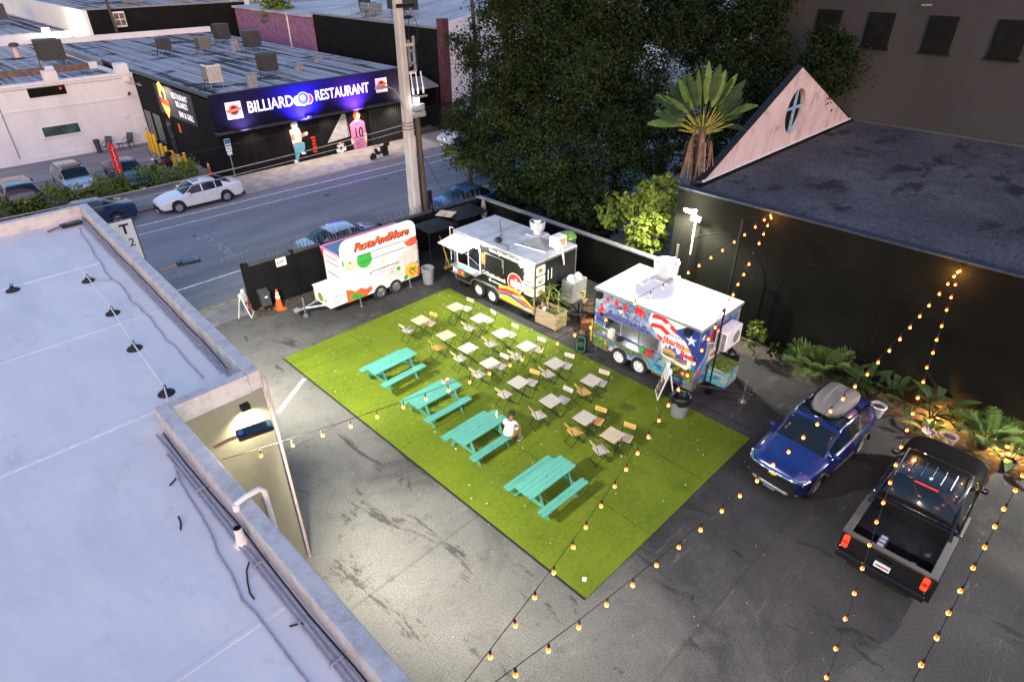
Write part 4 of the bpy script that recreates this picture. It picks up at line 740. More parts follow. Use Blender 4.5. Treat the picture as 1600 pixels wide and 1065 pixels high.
decal('print', [(0, 2.0), (.0, 2.34), (.08, 2.3), (.09, 2.1)], 'green', t1, F1(0, 0), .005); 
text('www.pastaandmore.com', .17, 'dark_grey', t1, F1(2.02, 1.42), sx=.83, ext=.002, bold=.002); text('@pastaandmore', .13, 'mid_grey', t1, F1(2.1, 1.25), sx=.85, ext=.002)
decal('print', circ(2.66, 1.12, .10, 12), 'green', t1, F1(0, 0)); decal('print', circ(1.25, 1.36, .06, 8), 'mid_grey', t1, F1(0, 0)); decal('print', [(1.8, 1.6), (2.05, 1.62), (2.0, 1.95)], 'sand', t1, F1(0, 0))
decal('print', circ(3.36, .80, .36, 20), 'bun', t1, F1(0, 0)); decal('print', circ(3.36, .80, .31, 18), 'yellow', t1, F1(0, 0), .006)
for k in range(9): a = k*2.4; decal('print', circ(3.36+.2*cos(a)*(.4+.6*(k % 3)/2), .80+.2*sin(a)*(.4+.6*(k % 3)/2), .065, 8), 'tomato' if k % 3 else 'green', t1, F1(0, 0), .009)
decal('print', [(2.88, .45), (3.1, .5), (3.08, .72), (2.9, .66)], 'green', t1, F1(0, 0), .005); decal('print', [(3.58, 1.1), (3.72, 1.0), (3.73, 1.2)], 'green', t1, F1(0, 0), .005); decal('print', [(3.6, .45), (3.73, .45), (3.73, .95), (3.64, .8)], 'tomato', t1, F1(0, 0), .004)
decal('print', [(0, .42), (.0, 1.02), (.2, .95), (.45, .8), (.7, .88), (.95, .74), (1.2, .80), (1.25, .62), (.9, .42)], 'tomato', t1, F1(0, 0)); decal('print', circ(.35, .6, .2, 12, .14), 'green', t1, F1(0, 0), .006); decal('print', circ(.62, .52, .16, 12, .1), 'green', t1, F1(0, 0), .008); decal('print', circ(.2, .55, .1, 9), 'lettuce', t1, F1(0, 0), .01)
for k in range(16): x, z = rnd.uniform(.9, 3.0), rnd.uniform(.75, 1.2); decal('print', star(x, z, rnd.uniform(.02, .045), 3, .5, rnd.uniform(0, 6)), rnd.choice(['red', 'tomato', 'green', 'dark_grey', 'mid_grey']), t1, F1(0, 0))
FE1 = lambda y, z: frame((-.003, y, z), (0, -1, 0), (0, 0, 1))
text('PastaAndMore', .17, 'tomato', t1, FE1(.75, 2.22), shear=.3, bold=.004, ext=.002); decal('print', [(-.8, 2.38), (-.55, 2.38), (-.66, 2.1)], 'bright_red', t1, FE1(.8, 0))
for z in (1.95, 1.45): m = MB(); m.box(-.02, .3, z, -.001, 1.2, z+.03); m.build('vent_slot', 'black_metal', t1)
m = MB(); m.box(-.008, .35, 1.3, -.001, 1.2, 1.315); m.build('end_seam', 'mid_grey', t1)
m = MB(); m.box(-.78, .06, .40, -.02, 1.3, 1.05); bx = m.build('front_box', 'trailer_white', t1, bevel=.03); m = MB(); m.box(-.80, .04, 1.05, -.02, 1.32, 1.09); m.build('box_lid', 'white_paint', bx)
FB1 = frame((-.783, .75, .72), (0, -1, 0), (0, 0, 1)); decal('print', circ(.0, 0, .2, 12), 'green', bx, FB1); decal('print', circ(-.02, -.02, .1, 10), 'tomato', bx, FB1, .006); decal('print', circ(.4, -.05, .08, 8), 'green', bx, FB1)
m = MB(); m.box(-.55, .052, .55, -.2, .059, .9); m.build('box_vent', 'dark_grey', bx)
for k in range(3): m = MB(); m.box(-.53+k*.11, .04, .57, -.45+k*.11, .051, .88); m.build('vent_bar', 'white_paint', bx)
m = MB(); m.add([(0, .1, .36), (-1.55, .82, .36), (-1.55, .92, .36), (0, 1.5, .36), (0, .2, .36), (-1.4, .87, .36), (0, 1.4, .36)], []); m.tube([(0, .2, .40), (-1.5, .86, .42)], .045, 6); m.tube([(0, 1.45, .40), (-1.5, .86, .42)], .045, 6); m.tube([(-1.3, .86, .42), (-1.85, .86, .44)], .05, 6); m.build('drawbar', 'galvanised', t1)
m = MB(); m.tube([(-1.55, .80, .02), (-1.55, .80, .95)], .035, 8); m.lathe([(.1, .02), (.12, .1), (.1, .18)], 10, T(-1.55, .80, 0)); m.build('jack', 'steel', t1, smooth=40); m = MB(); m.box(-1.98, .76, .4, -1.75, .96, .54); m.build('coupler', 'galvanised', t1, bevel=.03)
for x in (.62, 3.2): m = MB(); m.tube([(x, .06, .42), (x, .0, .03)], .03, 6); m.cbox(x, 0, .02, .14, .14, .03); m.build('leg', 'steel', t1)
for x in (1.62, 2.42): wheel(t1, x, .07, .33, .2, -1, 'steel', 8); wheel(t1, x, 1.5, .33, .2, 1, 'steel', 8)
m = MB(); m.box(1.15, .02, .62, 2.9, .2, .74); m.build('wheel_arch', 'black_plastic', t1)

# trailer 2: black aja trailer.  local +x = along the front face (world -y), local +y = to the back (world +x)
t2 = thing('black_food_trailer', 'black food trailer with aja logo, rainbow swoosh and raised awning', 'food trailer', (16.3, 19.85, 0), -pi/2)
F2 = lambda u, z, o=0: frame((u, -.003-o, z), (1, 0, 0), (0, 0, 1))
m = MB(); WX0, WX1, WZ0, WZ1 = .18, 1.62, 1.22, 2.25    # shell with a real serving opening
m.box(0, 0, .42, 4.8, .03, WZ0); m.box(0, 0, WZ1, 4.8, .03, 2.6); m.box(0, 0, WZ0, WX0, .03, WZ1); m.box(WX1, 0, WZ0, 4.8, .03, WZ1); m.box(0, .03, .42, .03, 2.45, 2.6); m.box(4.77, .03, .42, 4.8, 2.45, 2.6); m.box(.03, 2.42, .42, 4.77, 2.45, 2.6); m.box(.03, .03, .42, 4.77, 2.42, .46); m.build('body', 'trailer_black', t2)
m = MB(); m.box(-.02, -.03, 2.6, 4.83, 2.48, 2.68); m.build('roof', 'alu_roof', t2, bevel=.01)
for x in (1.55, 3.2): m = MB(); m.box(x, 0, 2.68, x+.05, 2.45, 2.69); m.build('roof_seam', 'galvanised', t2)
m = MB(); m.box(-.02, -.045, 2.55, 4.83, -.004, 2.64); m.box(4.805, -.03, 2.55, 4.84, 2.48, 2.64); m.each('roof_trim', 'steel', t2)
for x, y in ((4.80, -.02), (4.80, 2.45), (0, -.02)): m = MB(); m.box(x-.03, y-.02, .4, x+.03, y+.02, 2.58); m.build('corner_trim', 'steel', t2)
m = MB(); m.box(.05, 2.3, .5, 4.7, 2.41, 2.5); m.build('inner_wall', 'white_paint', t2); lamp('galley_light', 'POINT', (17.2, 18.9, 2.3), 14, (1, .95, .82), None, .15)
m = MB(); m.box(.3, 1.0, .46, 1.6, 1.5, 1.4); m.build('galley_bench', 'steel', t2)
m = MB(); m.box(WX0-.05, -.03, WZ0-.05, WX1+.05, -.002, WZ0); m.box(WX0-.05, -.03, WZ1, WX1+.05, -.002, WZ1+.05); m.box(WX0-.05, -.03, WZ0, WX0, -.002, WZ1); m.box(WX1, -.03, WZ0, WX1+.05, -.002, WZ1); m.box(.86, -.02, WZ0, .90, .02, WZ1); m.build('window_frame', 'white_paint', t2)
m = MB(); m.box(.9, .0, WZ0, WX1, .008, WZ1); m.build('window_pane', 'glass', t2)
m = MB(); m.box(.1, -.42, 1.16, 1.75, -.03, 1.2); m.build('counter', 'steel', t2); m = MB(); m.box(.05, -.36, .84, 1.0, 0, .87); m.build('lower_shelf', 'steel', t2)
m = MB(); m.add([(.1, -.04, 2.58), (1.65, -.04, 2.58), (1.65, -1.0, 2.42), (.1, -1.0, 2.42), (.1, -.04, 2.54), (1.65, -.04, 2.54), (1.65, -1.0, 2.38), (.1, -1.0, 2.38)], [(0, 1, 2, 3), (4, 7, 6, 5), (0, 4, 5, 1), (1, 5, 6, 2), (2, 6, 7, 3), (3, 7, 4, 0)]); m.build('awning', 'white_paint', t2)
for x in (.15, 1.6): m = MB(); m.tube([(x, -.03, 1.5), (x, -.85, 2.4)], .014, 5); m.build('awning_strut', 'steel', t2)
m = MB(); m.tube([(-.25, -.02, 1.2), (-.25, -.02, 2.75), (.0, -.02, 2.75)], .02, 6); m.build('pipe_frame', 'white_paint', t2)
text('www.AjaFoodTrucks.com', .24, 'white_paint', t2, F2(3.2, 2.44, .0), bold=.006, sx=.78)
m = MB()
for a in ((1.9, 2.2, 3.05, 2.225), (1.9, 1.5, 1.92, 2.2), (3.03, 1.62, 3.055, 2.2)): m.box(a[0], -.012, a[1], a[2], -.001, a[3])
m.build('hatch_outline', 'galvanised', t2); m = MB(); m.box(2.98, -.03, 1.85, 3.02, -.002, 2.2); m.build('hatch_handle', 'steel', t2)
decal('notice', [(-.12, -.25), (.12, -.25), (.12, .25), (-.12, .25)], 'orange', t2, F2(1.83, 1.9))
for u in (1.86, 2.08): decal('icon', circ(0, 0, .10, 12), 'white_paint', t2, F2(u, 1.30)); decal('icon', circ(0, 0, .07, 10), 'black_metal', t2, F2(u, 1.30), .006)
text('f', .14, 'white_paint', t2, F2(2.08, 1.3, .008)); text('ajafoodtruck', .24, 'white_paint', t2, F2(2.68, 1.29), bold=.006, sx=.78); scribble(t2, F2(2.68, 1.05), .7, .07, 'white_paint', 10); decal('icon', circ(0, 0, .07, 10), 'white_paint', t2, F2(2.22, 1.06))
decal('swoosh', [(2.75, .55), (2.75, .98), (3.2, 1.12), (3.7, 1.12), (4.2, .98), (4.79, .66), (4.79, .44), (2.9, .44)], 'yellow', t2, F2(0, 0)); decal('swoosh', [(2.75, .72), (2.75, .88), (3.2, .99), (3.7, .97), (4.25, .80), (4.79, .58), (4.79, .50), (4.2, .68), (3.6, .82), (3.2, .84)], 'bright_red', t2, F2(0, 0), .006); decal('swoosh', [(2.78, .60), (2.76, .70), (3.2, .82), (3.6, .80), (4.2, .66), (4.79, .48), (4.6, .46), (4.1, .56), (3.5, .68), (3.2, .70)], 'blue', t2, F2(0, 0), .008)
scribble(t2, F2(3.75, .99, .010), .7, .09, 'bright_red', 8); scribble(t2, F2(3.9, .84, .010), .65, .07, 'white_paint', 8)
decal('badge', circ(3.72, 1.40, .44, 26, .46), 'white_paint', t2, F2(0, 0), .005); decal('badge', circ(3.72, 1.40, .405, 26, .425), 'bright_red', t2, F2(0, 0), .008); text('aja!', .58, 'white_paint', t2, F2(3.86, 1.42, .012), bold=.022); decal('badge', [(3.5, 1.08), (3.95, 1.08), (3.9, .98), (3.72, .94), (3.55, .98)], 'bun', t2, F2(0, 0), .012); decal('badge', [(3.45, 1.14), (4.0, 1.14), (3.96, 1.06), (3.5, 1.06)], 'yellow', t2, F2(0, 0), .015)
F2E = lambda u, z: frame((4.803, u, z), (0, 1, 0), (0, 0, 1))
for (F, u, zs) in ((F2, 4.48, (2.25, 1.80, 1.34)), (F2E, .33, (2.25, 1.80, 1.34))):
    for k, z in enumerate(zs):
        fr = decal('food_picture', rrect(u-.26, z-.2, u+.26, z+.2, .07), 'white_paint', t2, F(0, 0))
        decal('food', circ(u, z-.02, .15, 10, .1), 'bun' if k != 1 else 'meat', t2, F(0, 0), .006); decal('food', circ(u-.03, z+.03, .10, 8, .06), ('meat', 'tan', 'yellow')[k], t2, F(0, 0), .008); decal('food', circ(u+.06, z-.03, .06, 7, .03), 'lettuce', t2, F(0, 0), .01)
scribble(t2, F2(4.5, .50, .010), .35, .06, 'white_paint', 6)
for x in (1.55, 2.38): wheel(t2, x, .05, .35, .22, -1, 'white_paint', 6); wheel(t2, x, 2.4, .35, .22, 1, 'white_paint', 6)
m = MB(); pts = [(1.0, .45), (1.12, .7), (1.35, .84), (2.55, .84), (2.8, .7), (2.92, .45)]; 
m.add([(x, -.10, z) for x, z in pts]+[(x, .05, z) for x, z in pts]+[(x*1, -.10, z-.05) for x, z in pts], [(i, i+1, i+7, i+6) for i in range(5)]+[(i+12, i+13, i+1, i) for i in range(5)]); m.build('mudguard', 'steel', t2)
m = MB(); m.box(1.1, .032, .43, 2.85, .05, .8); m.build('wheel_well', 'black_plastic', t2); m = MB(); m.box(0, -.025, .38, 1.02, 0, .44); m.box(2.9, -.025, .38, 4.8, 0, .44); m.box(4.8, 0, .38, 4.83, 2.45, .44); m.each('skirt_trim', 'steel', t2)
m = MB(); m.lathe([(.17, 0), (.17, .18), (.30, .22), (.34, .5), (.34, .56), (.31, .56), (.29, .3), (.2, .3)], 20, T(2.95, 2.1, 2.74)); m.cbox(2.95, 2.1, 2.71, .7, .7, .06); ex = m.build('exhaust_fan', 'alu_roof', t2, smooth=40); m = MB(); m.lathe([(.2, .3), (.2, .62), (.17, .66)], 18, T(2.95, 2.1, 2.74)); m.build('fan_cap', 'steel', ex, smooth=40)
m = MB(); m.box(4.2, 1.45, 2.72, 4.62, 2.05, 3.18); ac = m.build('roof_air_conditioner', 'white_plastic', t2, bevel=.03); m = MB(); m.box(4.622, 1.53, 2.8, 4.64, 1.97, 3.1); m.build('filter', 'khaki', ac); m = MB(); m.tube([(4.66, 1.45+.18*cos(a), 2.9+.2*sin(a)) for a in [i*pi/6 for i in range(14)]]+[(4.86, 1.6, 2.5), (4.9, 1.62, 2.1), (4.88, 1.5, 2.6)], .03, 6); m.build('hose', 'white_plastic', ac, smooth=60); m = MB(); m.lathe([(.2, 0), (.2, .03), (.02, .03)], 14, T(4.64, 1.45, 2.9) @ RY(pi/2)); m.build('hose_cover', 'white_plastic', ac)
m = MB(); m.add([(3.1, .85, 2.70), (4.35, 1.1, 2.70), (4.35, 1.9, 2.70), (3.6, 1.5, 2.98)], [(0, 1, 3), (1, 2, 3), (0, 3, 2), (0, 2, 1)]); m.build('roof_cover', 'mid_grey', t2); m = MB(); m.tube([(3.0, .7, 2.72), (4.45, .95, 2.72)], .03, 5); m.build('roof_bar', 'white_plastic', t2)
m = MB(); m.box(2.2, .3, 2.69, 2.45, .55, 2.84); m.build('speaker', 'black_plastic', t2, bevel=.03); m = MB(); m.tube([(2.3, .55, 2.7), (1.7, 1.2, 2.72), (1.3, 1.5, 2.9), (.6, 2.2, 2.7)], .014, 5); m.tube([(2.3, .3, 2.7), (2.9, .4, 2.7), (3.3, -.02, 2.7)], .01, 5); m.each('roof_cable', 'black_plastic', t2, smooth=60)
for u in (1.70, 4.33):
    m = MB(); m.lathe([(.05, 0), (.10, .05), (.12, .1)], 12, T(u, -.12, 2.56) @ RX(pi/2)); fl = m.build('flood_lamp', 'white_paint', t2); m = MB(); m.lathe([(.01, .21), (.08, .195), (.125, .15), (.14, .09)], 14, T(u, -.12, 2.56) @ RX(pi/2)); m.build('lens', 'lamp_white', fl, smooth=60); m = MB(); m.tube([(u, -.01, 2.6), (u, -.12, 2.58)], .02, 5); m.build('bracket', 'black_metal', fl)
m = MB(); m.box(4.95, 1.45, .6, 5.55, 2.35, 1.5); m.build('metal_cabinet', 'galvanised', t2, bevel=.01); m = MB(); m.tube([(5.56, 2.0, 1.0), (5.6, 2.2, .9), (5.6, 2.2, .7), (5.6, 2.0, .62)], .03, 6); m.build('yellow_hose', 'yellow', t2, smooth=60); m = MB(); m.lathe([(.15, 0), (.15, .12), (.06, .2)], 12, T(5.2, 1.7, 1.5)); m.lathe([(.15, 0), (.15, .12), (.06, .2)], 12, T(5.25, 2.1, 1.5)); m.each('gas_bottle_top', 'white_paint', t2, smooth=40)
for z in (1.75, 1.95): m = MB(); m.tube([(4.83, .75+z-1.75, 1.7), (4.83, .75+z-1.75, 2.15)], .02, 5); m.build('grab_handle', 'white_plastic', t2)
m = MB(); m.tube([(4.8, .5, .45), (6.3, 1.22, .45)], .05, 6); m.tube([(4.8, 1.95, .45), (6.3, 1.22, .45)], .05, 6); m.tube([(6.2, 1.22, .45), (6.55, 1.22, .48)], .06, 6); m.build('drawbar', 'black_metal', t2); m = MB(); m.tube([(6.1, 1.22, .02), (6.1, 1.22, .95)], .04, 8); m.build('jack', 'black_metal', t2)
m = MB(); m.box(.1, .1, .02, .5, .5, .42); m.box(4.0, .1, .02, 4.4, .3, .42); m.each('stand', 'black_metal', t2)
# condiments on the lower shelf, paper on the counter: separate things
for k, (u, c, lab, hh) in enumerate(((.12, 'white_paint', 'white', .2), (.28, 'white_plastic', 'pale', .24), (.42, 'orange', 'orange', .2), (.55, 'bright_red', 'red', .19), (.68, 'yellow', 'yellow', .21), (.82, 'meat', 'brown', .2))):
    o = thing('sauce_bottle', f'{lab} sauce bottle on the steel shelf under the awning', 'bottle', (16.3-.2, 19.85-u, .87), 0, 'bottles on the black trailer shelf'); m = MB(); m.lathe([(.045, 0), (.045, hh*.7), (.02, hh*.85)], 10); m.build('bottle_body', c, o, smooth=40); m = MB(); m.lathe([(.02, hh*.85), (.01, hh)], 8); m.build('nozzle', c, o)
m = MB(); m.box(15.95, 18.4, 1.201, 16.2, 19.4, 1.206); tag(m.build('menu_sheet', 'sky_blue'), 'long blue and white printed menu sheet on the awning counter', 'menu')

# trailer 3: wrapped trailer with flag, badge and skyline
t3 = thing('flag_food_trailer', 'white roofed food trailer wrapped in flag, stars and skyline pictures', 'food trailer', (16.3, 12.03, 0), -pi/2)
tt = NT('wrap_sky'); v = tt.vec((1, 1, 1)); sep = tt.n('ShaderNodeSeparateXYZ'); tt.l(tt.tc.outputs['Object'], sep.inputs[0])
nz = tt.noise(1.5, 7, .65, dist=.8); cl = tt.mix(tt.ramp(nz, .4, .62), (.05, .15, .36), (.46, .50, .55)); tt.out(cl, .35, 0, .4, .2)
tt = NT('wrap_mountain'); nz = tt.noise(5, 8, .75, v=tt.vec((1, 1, 2.2)), dist=.6); tt.out(tt.mix(tt.ramp(nz, .42, .58), (.03, .06, .19), (.42, .46, .54)), .35, 0, .4, .2)
tt = NT('wrap_city'); nz = tt.noise(13, 6, .7, v=tt.vec((1, 1, .6))); c_ = tt.mix(tt.ramp(nz, .4, .6), (.015, .03, .14), (.11, .15, .42)); tt.out(tt.mix(tt.ramp(tt.noise(31, 2), .6, .68), c_, (.55, .5, .62)), .35, 0, .4, .2)
tt = NT('wrap_jungle'); nz = tt.noise(10, 7, .75); c_ = tt.mix(tt.ramp(nz, .35, .6), (.015, .045, .012), (.14, .22, .03)); tt.out(tt.mix(tt.ramp(tt.noise(6, 4, v=tt.vec((1, 1, 1), (1, 0, 0))), .58, .68), c_, (.66, .42, .05)), .35, 0, .4, .2)
tt = NT('wrap_beach'); nz = tt.noise(2.6, 7, .65, v=tt.vec((.6, 1, 1.6), (0, .35, 0)), dist=1); c_ = tt.mix(tt.ramp(nz, .38, .50), (.02, .10, .30), (.10, .34, .42)); c_ = tt.mix(tt.ramp(nz, .52, .57), c_, (.50, .40, .25)); tt.out(tt.mix(tt.ramp(nz, .62, .66), c_, (.10, .17, .04)), .35, 0, .4, .2)
F3 = lambda u=0, z=0, o=0: frame((u, -.003-o, z), (1, 0, 0), (0, 0, 1))
WX0, WX1, WZ0, WZ1 = .5, 2.75, 1.28, 1.72
m = MB(); m.box(0, 0, .40, 4.22, .03, WZ0); m.box(0, 0, WZ1, 4.22, .03, 2.68); m.box(0, 0, WZ0, WX0, .03, WZ1); m.box(WX1, 0, WZ0, 4.22, .03, WZ1); m.box(0, .03, .40, .03, 2.6, 2.68); m.box(4.19, .03, .40, 4.22, 2.6, 2.68); m.box(.03, 2.57, .40, 4.19, 2.6, 2.68); m.box(.03, .03, .40, 4.19, 2.57, .44); m.build('body', 'wrap_sky', t3)
m = MB(); m.box(-.04, -.06, 2.68, 4.27, 2.64, 2.76); m.build('roof', 'roof_white', t3, bevel=.015)
for x in (.95, 3.1): m = MB(); m.box(x, -.05, 2.76, x+.03, 2.63, 2.766); m.build('roof_seam', 'mid_grey', t3)
m = MB(); m.box(-.05, -.075, 2.66, 4.28, -.061, 2.74); m.box(4.271, -.07, 2.66, 4.285, 2.64, 2.74); m.each('roof_trim', 'galvanised', t3)
for k in range(4): decal('star', star(.15+.38*k, 2.45-.02*k, .13+.02*k, 6, .42, pi/2+.1*k), 'bright_red', t3, F3())
decal('figure', [(.1, 1.75), (.25, 2.0), (.2, 2.15), (.3, 2.2), (.33, 2.05), (.45, 1.95), (.4, 1.85), (.3, 1.9), (.38, 1.7), (.28, 1.68), (.22, 1.82)], 'bright_red', t3, F3()); decal('skyline', [(.05, 1.55), (.05, 1.72), (.4, 1.85), (.75, 1.98), (1.1, 1.98), (1.5, 2.02), (1.9, 1.95), (2.35, 1.88), (2.6, 1.74), (2.6, 1.725), (.5, 1.725), (.5, 1.3), (.1, 1.3)], 'wrap_city', t3, F3()); decal('mountain', [(.35, 1.9), (.7, 2.1), (1.0, 2.22), (1.35, 2.25), (1.75, 2.12), (2.2, 2.0), (2.4, 1.88), (1.9, 1.93), (1.4, 2.0), (.9, 1.97)], 'wrap_mountain', t3, F3(), .006)
decal('elephant', [(1.65, 2.38), (1.7, 2.6), (1.95, 2.6), (2.1, 2.5), (2.12, 2.28), (2.06, 2.28), (2.03, 2.42), (1.98, 2.42), (1.98, 2.27), (1.9, 2.27), (1.88, 2.4), (1.8, 2.4), (1.8, 2.3), (1.72, 2.3)], 'bright_red', t3, F3())
flag = [(2.35, 2.66), (2.25, 2.3), (2.5, 2.0), (2.85, 1.74), (3.2, 1.74), (3.6, 2.0), (3.9, 2.3), (3.7, 2.66)]
decal('flag_field', flag, 'white_paint', t3, F3(), .004)
for k in range(3):
    o_ = k*.34; decal('flag_stripe', [(2.42-.02*k, 2.60-o_), (2.8, 2.66-o_), (3.15, 2.48-o_), (3.62, 2.20-o_), (3.62, 2.05-o_*.9), (3.1, 2.32-o_), (2.75, 2.50-o_), (2.36, 2.44-o_)] if k < 2 else [(2.62, 1.95), (2.9, 1.85), (3.1, 1.74), (2.9, 1.74), (2.7, 1.8)], 'bright_red', t3, F3(), .007)
decal('flag_triangle', [(3.30, 2.34), (3.75, 2.64), (4.21, 2.66), (4.21, 1.35), (4.05, 1.5), (3.7, 2.0)], 'sign_blue', t3, F3(), .010); decal('flag_star', star(3.93, 2.2, .22, 5, .4, pi/2+.2), 'white_paint', t3, F3(), .014)
decal('badge', [(2.85, 1.65), (2.95, 2.0), (3.3, 2.22), (3.7, 2.12), (3.95, 1.8), (4.1, 1.55), (4.08, 1.2), (3.9, 1.05), (3.4, 1.15), (2.95, 1.22)], 'white_paint', t3, F3(), .014); decal('badge', [(3.0, 1.5), (3.05, 1.68), (3.12, 1.55), (3.2, 1.75), (3.28, 1.6), (3.4, 1.72), (3.5, 1.5), (3.7, 1.6), (3.78, 1.4), (3.9, 1.45), (3.9, 1.25), (3.0, 1.3)], 'blue', t3, F3(), .017)
text('Jibarito', .33, 'bright_red', t3, F3(3.32, 1.85, .018), bold=.012, sx=.85); text('Y', .15, 'bright_red', t3, F3(3.52, 1.66, .018)); text('Beef', .33, 'bright_red', t3, F3(3.86, 1.58, .018), bold=.012, sx=.85); text('CHICAGO STYLE', .1, 'navy', t3, F3(3.45, 2.1, .018), sx=.9)
decal('burger', circ(3.2, 1.44, .27, 14, .12), 'bun', t3, F3(), .020); decal('burger', circ(3.2, 1.36, .27, 12, .06), 'lettuce', t3, F3(), .023); decal('burger', circ(3.2, 1.31, .25, 12, .05), 'meat', t3, F3(), .025); decal('burger', circ(3.65, 1.27, .28, 14, .08), 'bun', t3, F3(), .027); decal('burger', circ(3.65, 1.29, .22, 10, .04), 'meat', t3, F3(), .030); decal('burger', circ(3.82, 1.80, .16, 12, .08), 'bun', t3, F3(), .020); decal('burger', circ(3.82, 1.8, .11, 9, .04), 'yellow', t3, F3(), .023)
decal('jungle', [(.02, .75), (.02, 1.28), (.5, 1.25), (1.2, 1.18), (1.9, 1.05), (2.4, .9), (2.9, .75), (2.6, .72), (1.6, .74), (.7, .80)], 'wrap_jungle', t3, F3()); decal('beach', [(1.9, 1.2), (2.8, 1.2), (3.0, 1.15), (4.2, .95), (4.2, .42), (2.6, .42), (2.5, .75), (2.2, .95)], 'wrap_beach', t3, F3(), .005); decal('jungle', [(3.3, 1.05), (4.2, 1.15), (4.2, .7), (3.8, .62), (3.4, .75)], 'wrap_jungle', t3, F3(), .009); decal('beach', [(.02, .42), (.02, .72), (.65, .72), (.75, .42)], 'wrap_jungle', t3, F3(), .005)
decal('roundel', circ(3.80, .86, .10, 12), 'bright_red', t3, F3(), .013); decal('roundel', circ(3.80, .86, .06, 10), 'white_paint', t3, F3(), .016); scribble(t3, F3(3.4, .55, .012), .5, .05, 'white_paint', 8); 
for u in (.25, .42, .6): decal('vent_print', circ(u, 1.52, .07, 10), 'dark_grey', t3, F3(), .009)
m = MB(); m.box(WX0-.04, -.04, WZ0-.04, WX1+.04, -.002, WZ0); m.box(WX0-.04, -.04, WZ1, WX1+.04, -.002, WZ1+.04); m.box(WX0-.04, -.04, WZ0, WX0, -.002, WZ1); m.box(WX1, -.04, WZ0, WX1+.04, -.002, WZ1)
for x in (1.2, 1.95): m.box(x-.02, -.03, WZ0, x+.02, .02, WZ1)
m.build('window_frame', 'steel', t3); m = MB(); m.box(WX0, .6, WZ0-.5, WX1, .65, WZ1+.2); m.build('inner_panel', 'rail_grey', t3); m = MB(); m.box(.5, .05, 1.2, 2.7, .6, 1.26); m.build('worktop', 'steel', t3)
m = MB(); m.box(.35, -.42, 1.15, 2.95, -.03, 1.185); m.build('counter', 'steel', t3)
for x in (.5, 1.6, 2.8): m = MB(); m.tube([(x, -.02, .85), (x, -.36, 1.14)], .015, 5); m.build('counter_bracket', 'steel', t3)
lamp('window_light', 'POINT', (16.75, 10.6, 2.0), 4, (1, .95, .85), None, .12)
for u in (.22, 3.82): m = MB(); m.box(u-.11, -.22, 2.42, u+.11, -.01, 2.66); m.build('speaker', 'black_plastic', t3, bevel=.02)
m = MB(); m.box(2.98, -.06, 2.36, 3.12, -.01, 2.48); m.build('spot_lamp', 'white_paint', t3)
for x in (1.24, 2.12): wheel(t3, x, .05, .35, .22, -1, 'white_paint', 6); wheel(t3, x, 2.55, .35, .22, 1, 'white_paint', 6)
m = MB(); pts = [(.66, .44), (.8, .72), (1.05, .85), (1.5, .82), (1.7, .70), (1.9, .82), (2.3, .85), (2.55, .70), (2.72, .42)]
m.add([(x, -.10, z) for x, z in pts]+[(x, .05, z) for x, z in pts]+[(x, -.10, z-.05) for x, z in pts], [(i, i+1, i+10, i+9) for i in range(8)]+[(i+18, i+19, i+1, i) for i in range(8)]); m.build('mudguard', 'steel', t3); m = MB(); m.box(.75, .032, .41, 2.65, .05, .82); m.build('wheel_well', 'black_plastic', t3)
m = MB(); m.box(0, -.02, .34, .7, .02, .42); m.box(2.7, -.02, .34, 4.22, .02, .42); m.box(4.2, 0, .34, 4.25, 2.6, .42); m.each('skirt_trim', 'steel', t3); m = MB(); m.box(3.95, -.012, .43, 4.235, -.002, .8); m.box(4.222, 0, .43, 4.235, .4, .8); m.each('corner_plate', 'steel', t3)
for x, y in ((4.15, .1), (.1, .1), (4.1, 2.4)): m = MB(); m.tube([(x, y, .02), (x, y, .4)], .03, 6); m.each('stand', 'steel', t3)
decal('tail_marker', [(.55, .42), (.75, .35), (.78, .42)], 'bright_red', t3, F3(), .02)
m = MB(); m.lathe([(.22, 0), (.24, .12), (.42, .2), (.46, .55), (.46, .62), (.42, .62), (.40, .3), (.3, .28)], 24, T(1.35, 2.25, 2.80)); m.cbox(1.35, 2.25, 2.78, .8, .8, .05); ex = m.build('exhaust_fan', 'alu_roof', t3, smooth=40); m = MB(); m.lathe([(.28, .28), (.28, .64), (.24, .68)], 20, T(1.35, 2.25, 2.8)); m.build('fan_cap', 'white_paint', ex, smooth=40)
m = MB(); m.box(.85, 1.15, 2.762, 1.15, 1.7, 2.84); m.build('roof_hatch', 'white_plastic', t3, bevel=.02)
F3E = lambda u=0, z=0: frame((4.223, u, z), (0, 1, 0), (0, 0, 1))
decal('flag_triangle', [(0, 2.66), (0, 1.1), (.5, 1.5), (.55, 2.66)], 'sign_blue', t3, F3E()); decal('flag_star', star(.2, 2.35, .16, 5, .4), 'white_paint', t3, F3E(), .006); decal('flag_stripe', [(.5, 2.2), (1.2, 2.5), (1.2, 2.3), (.55, 1.95)], 'bright_red', t3, F3E(), .006); decal('badge', [(.75, 1.2), (.8, 1.75), (1.2, 2.05), (1.75, 1.9), (1.8, 1.35), (1.3, 1.2)], 'white_paint', t3, F3E(), .005)
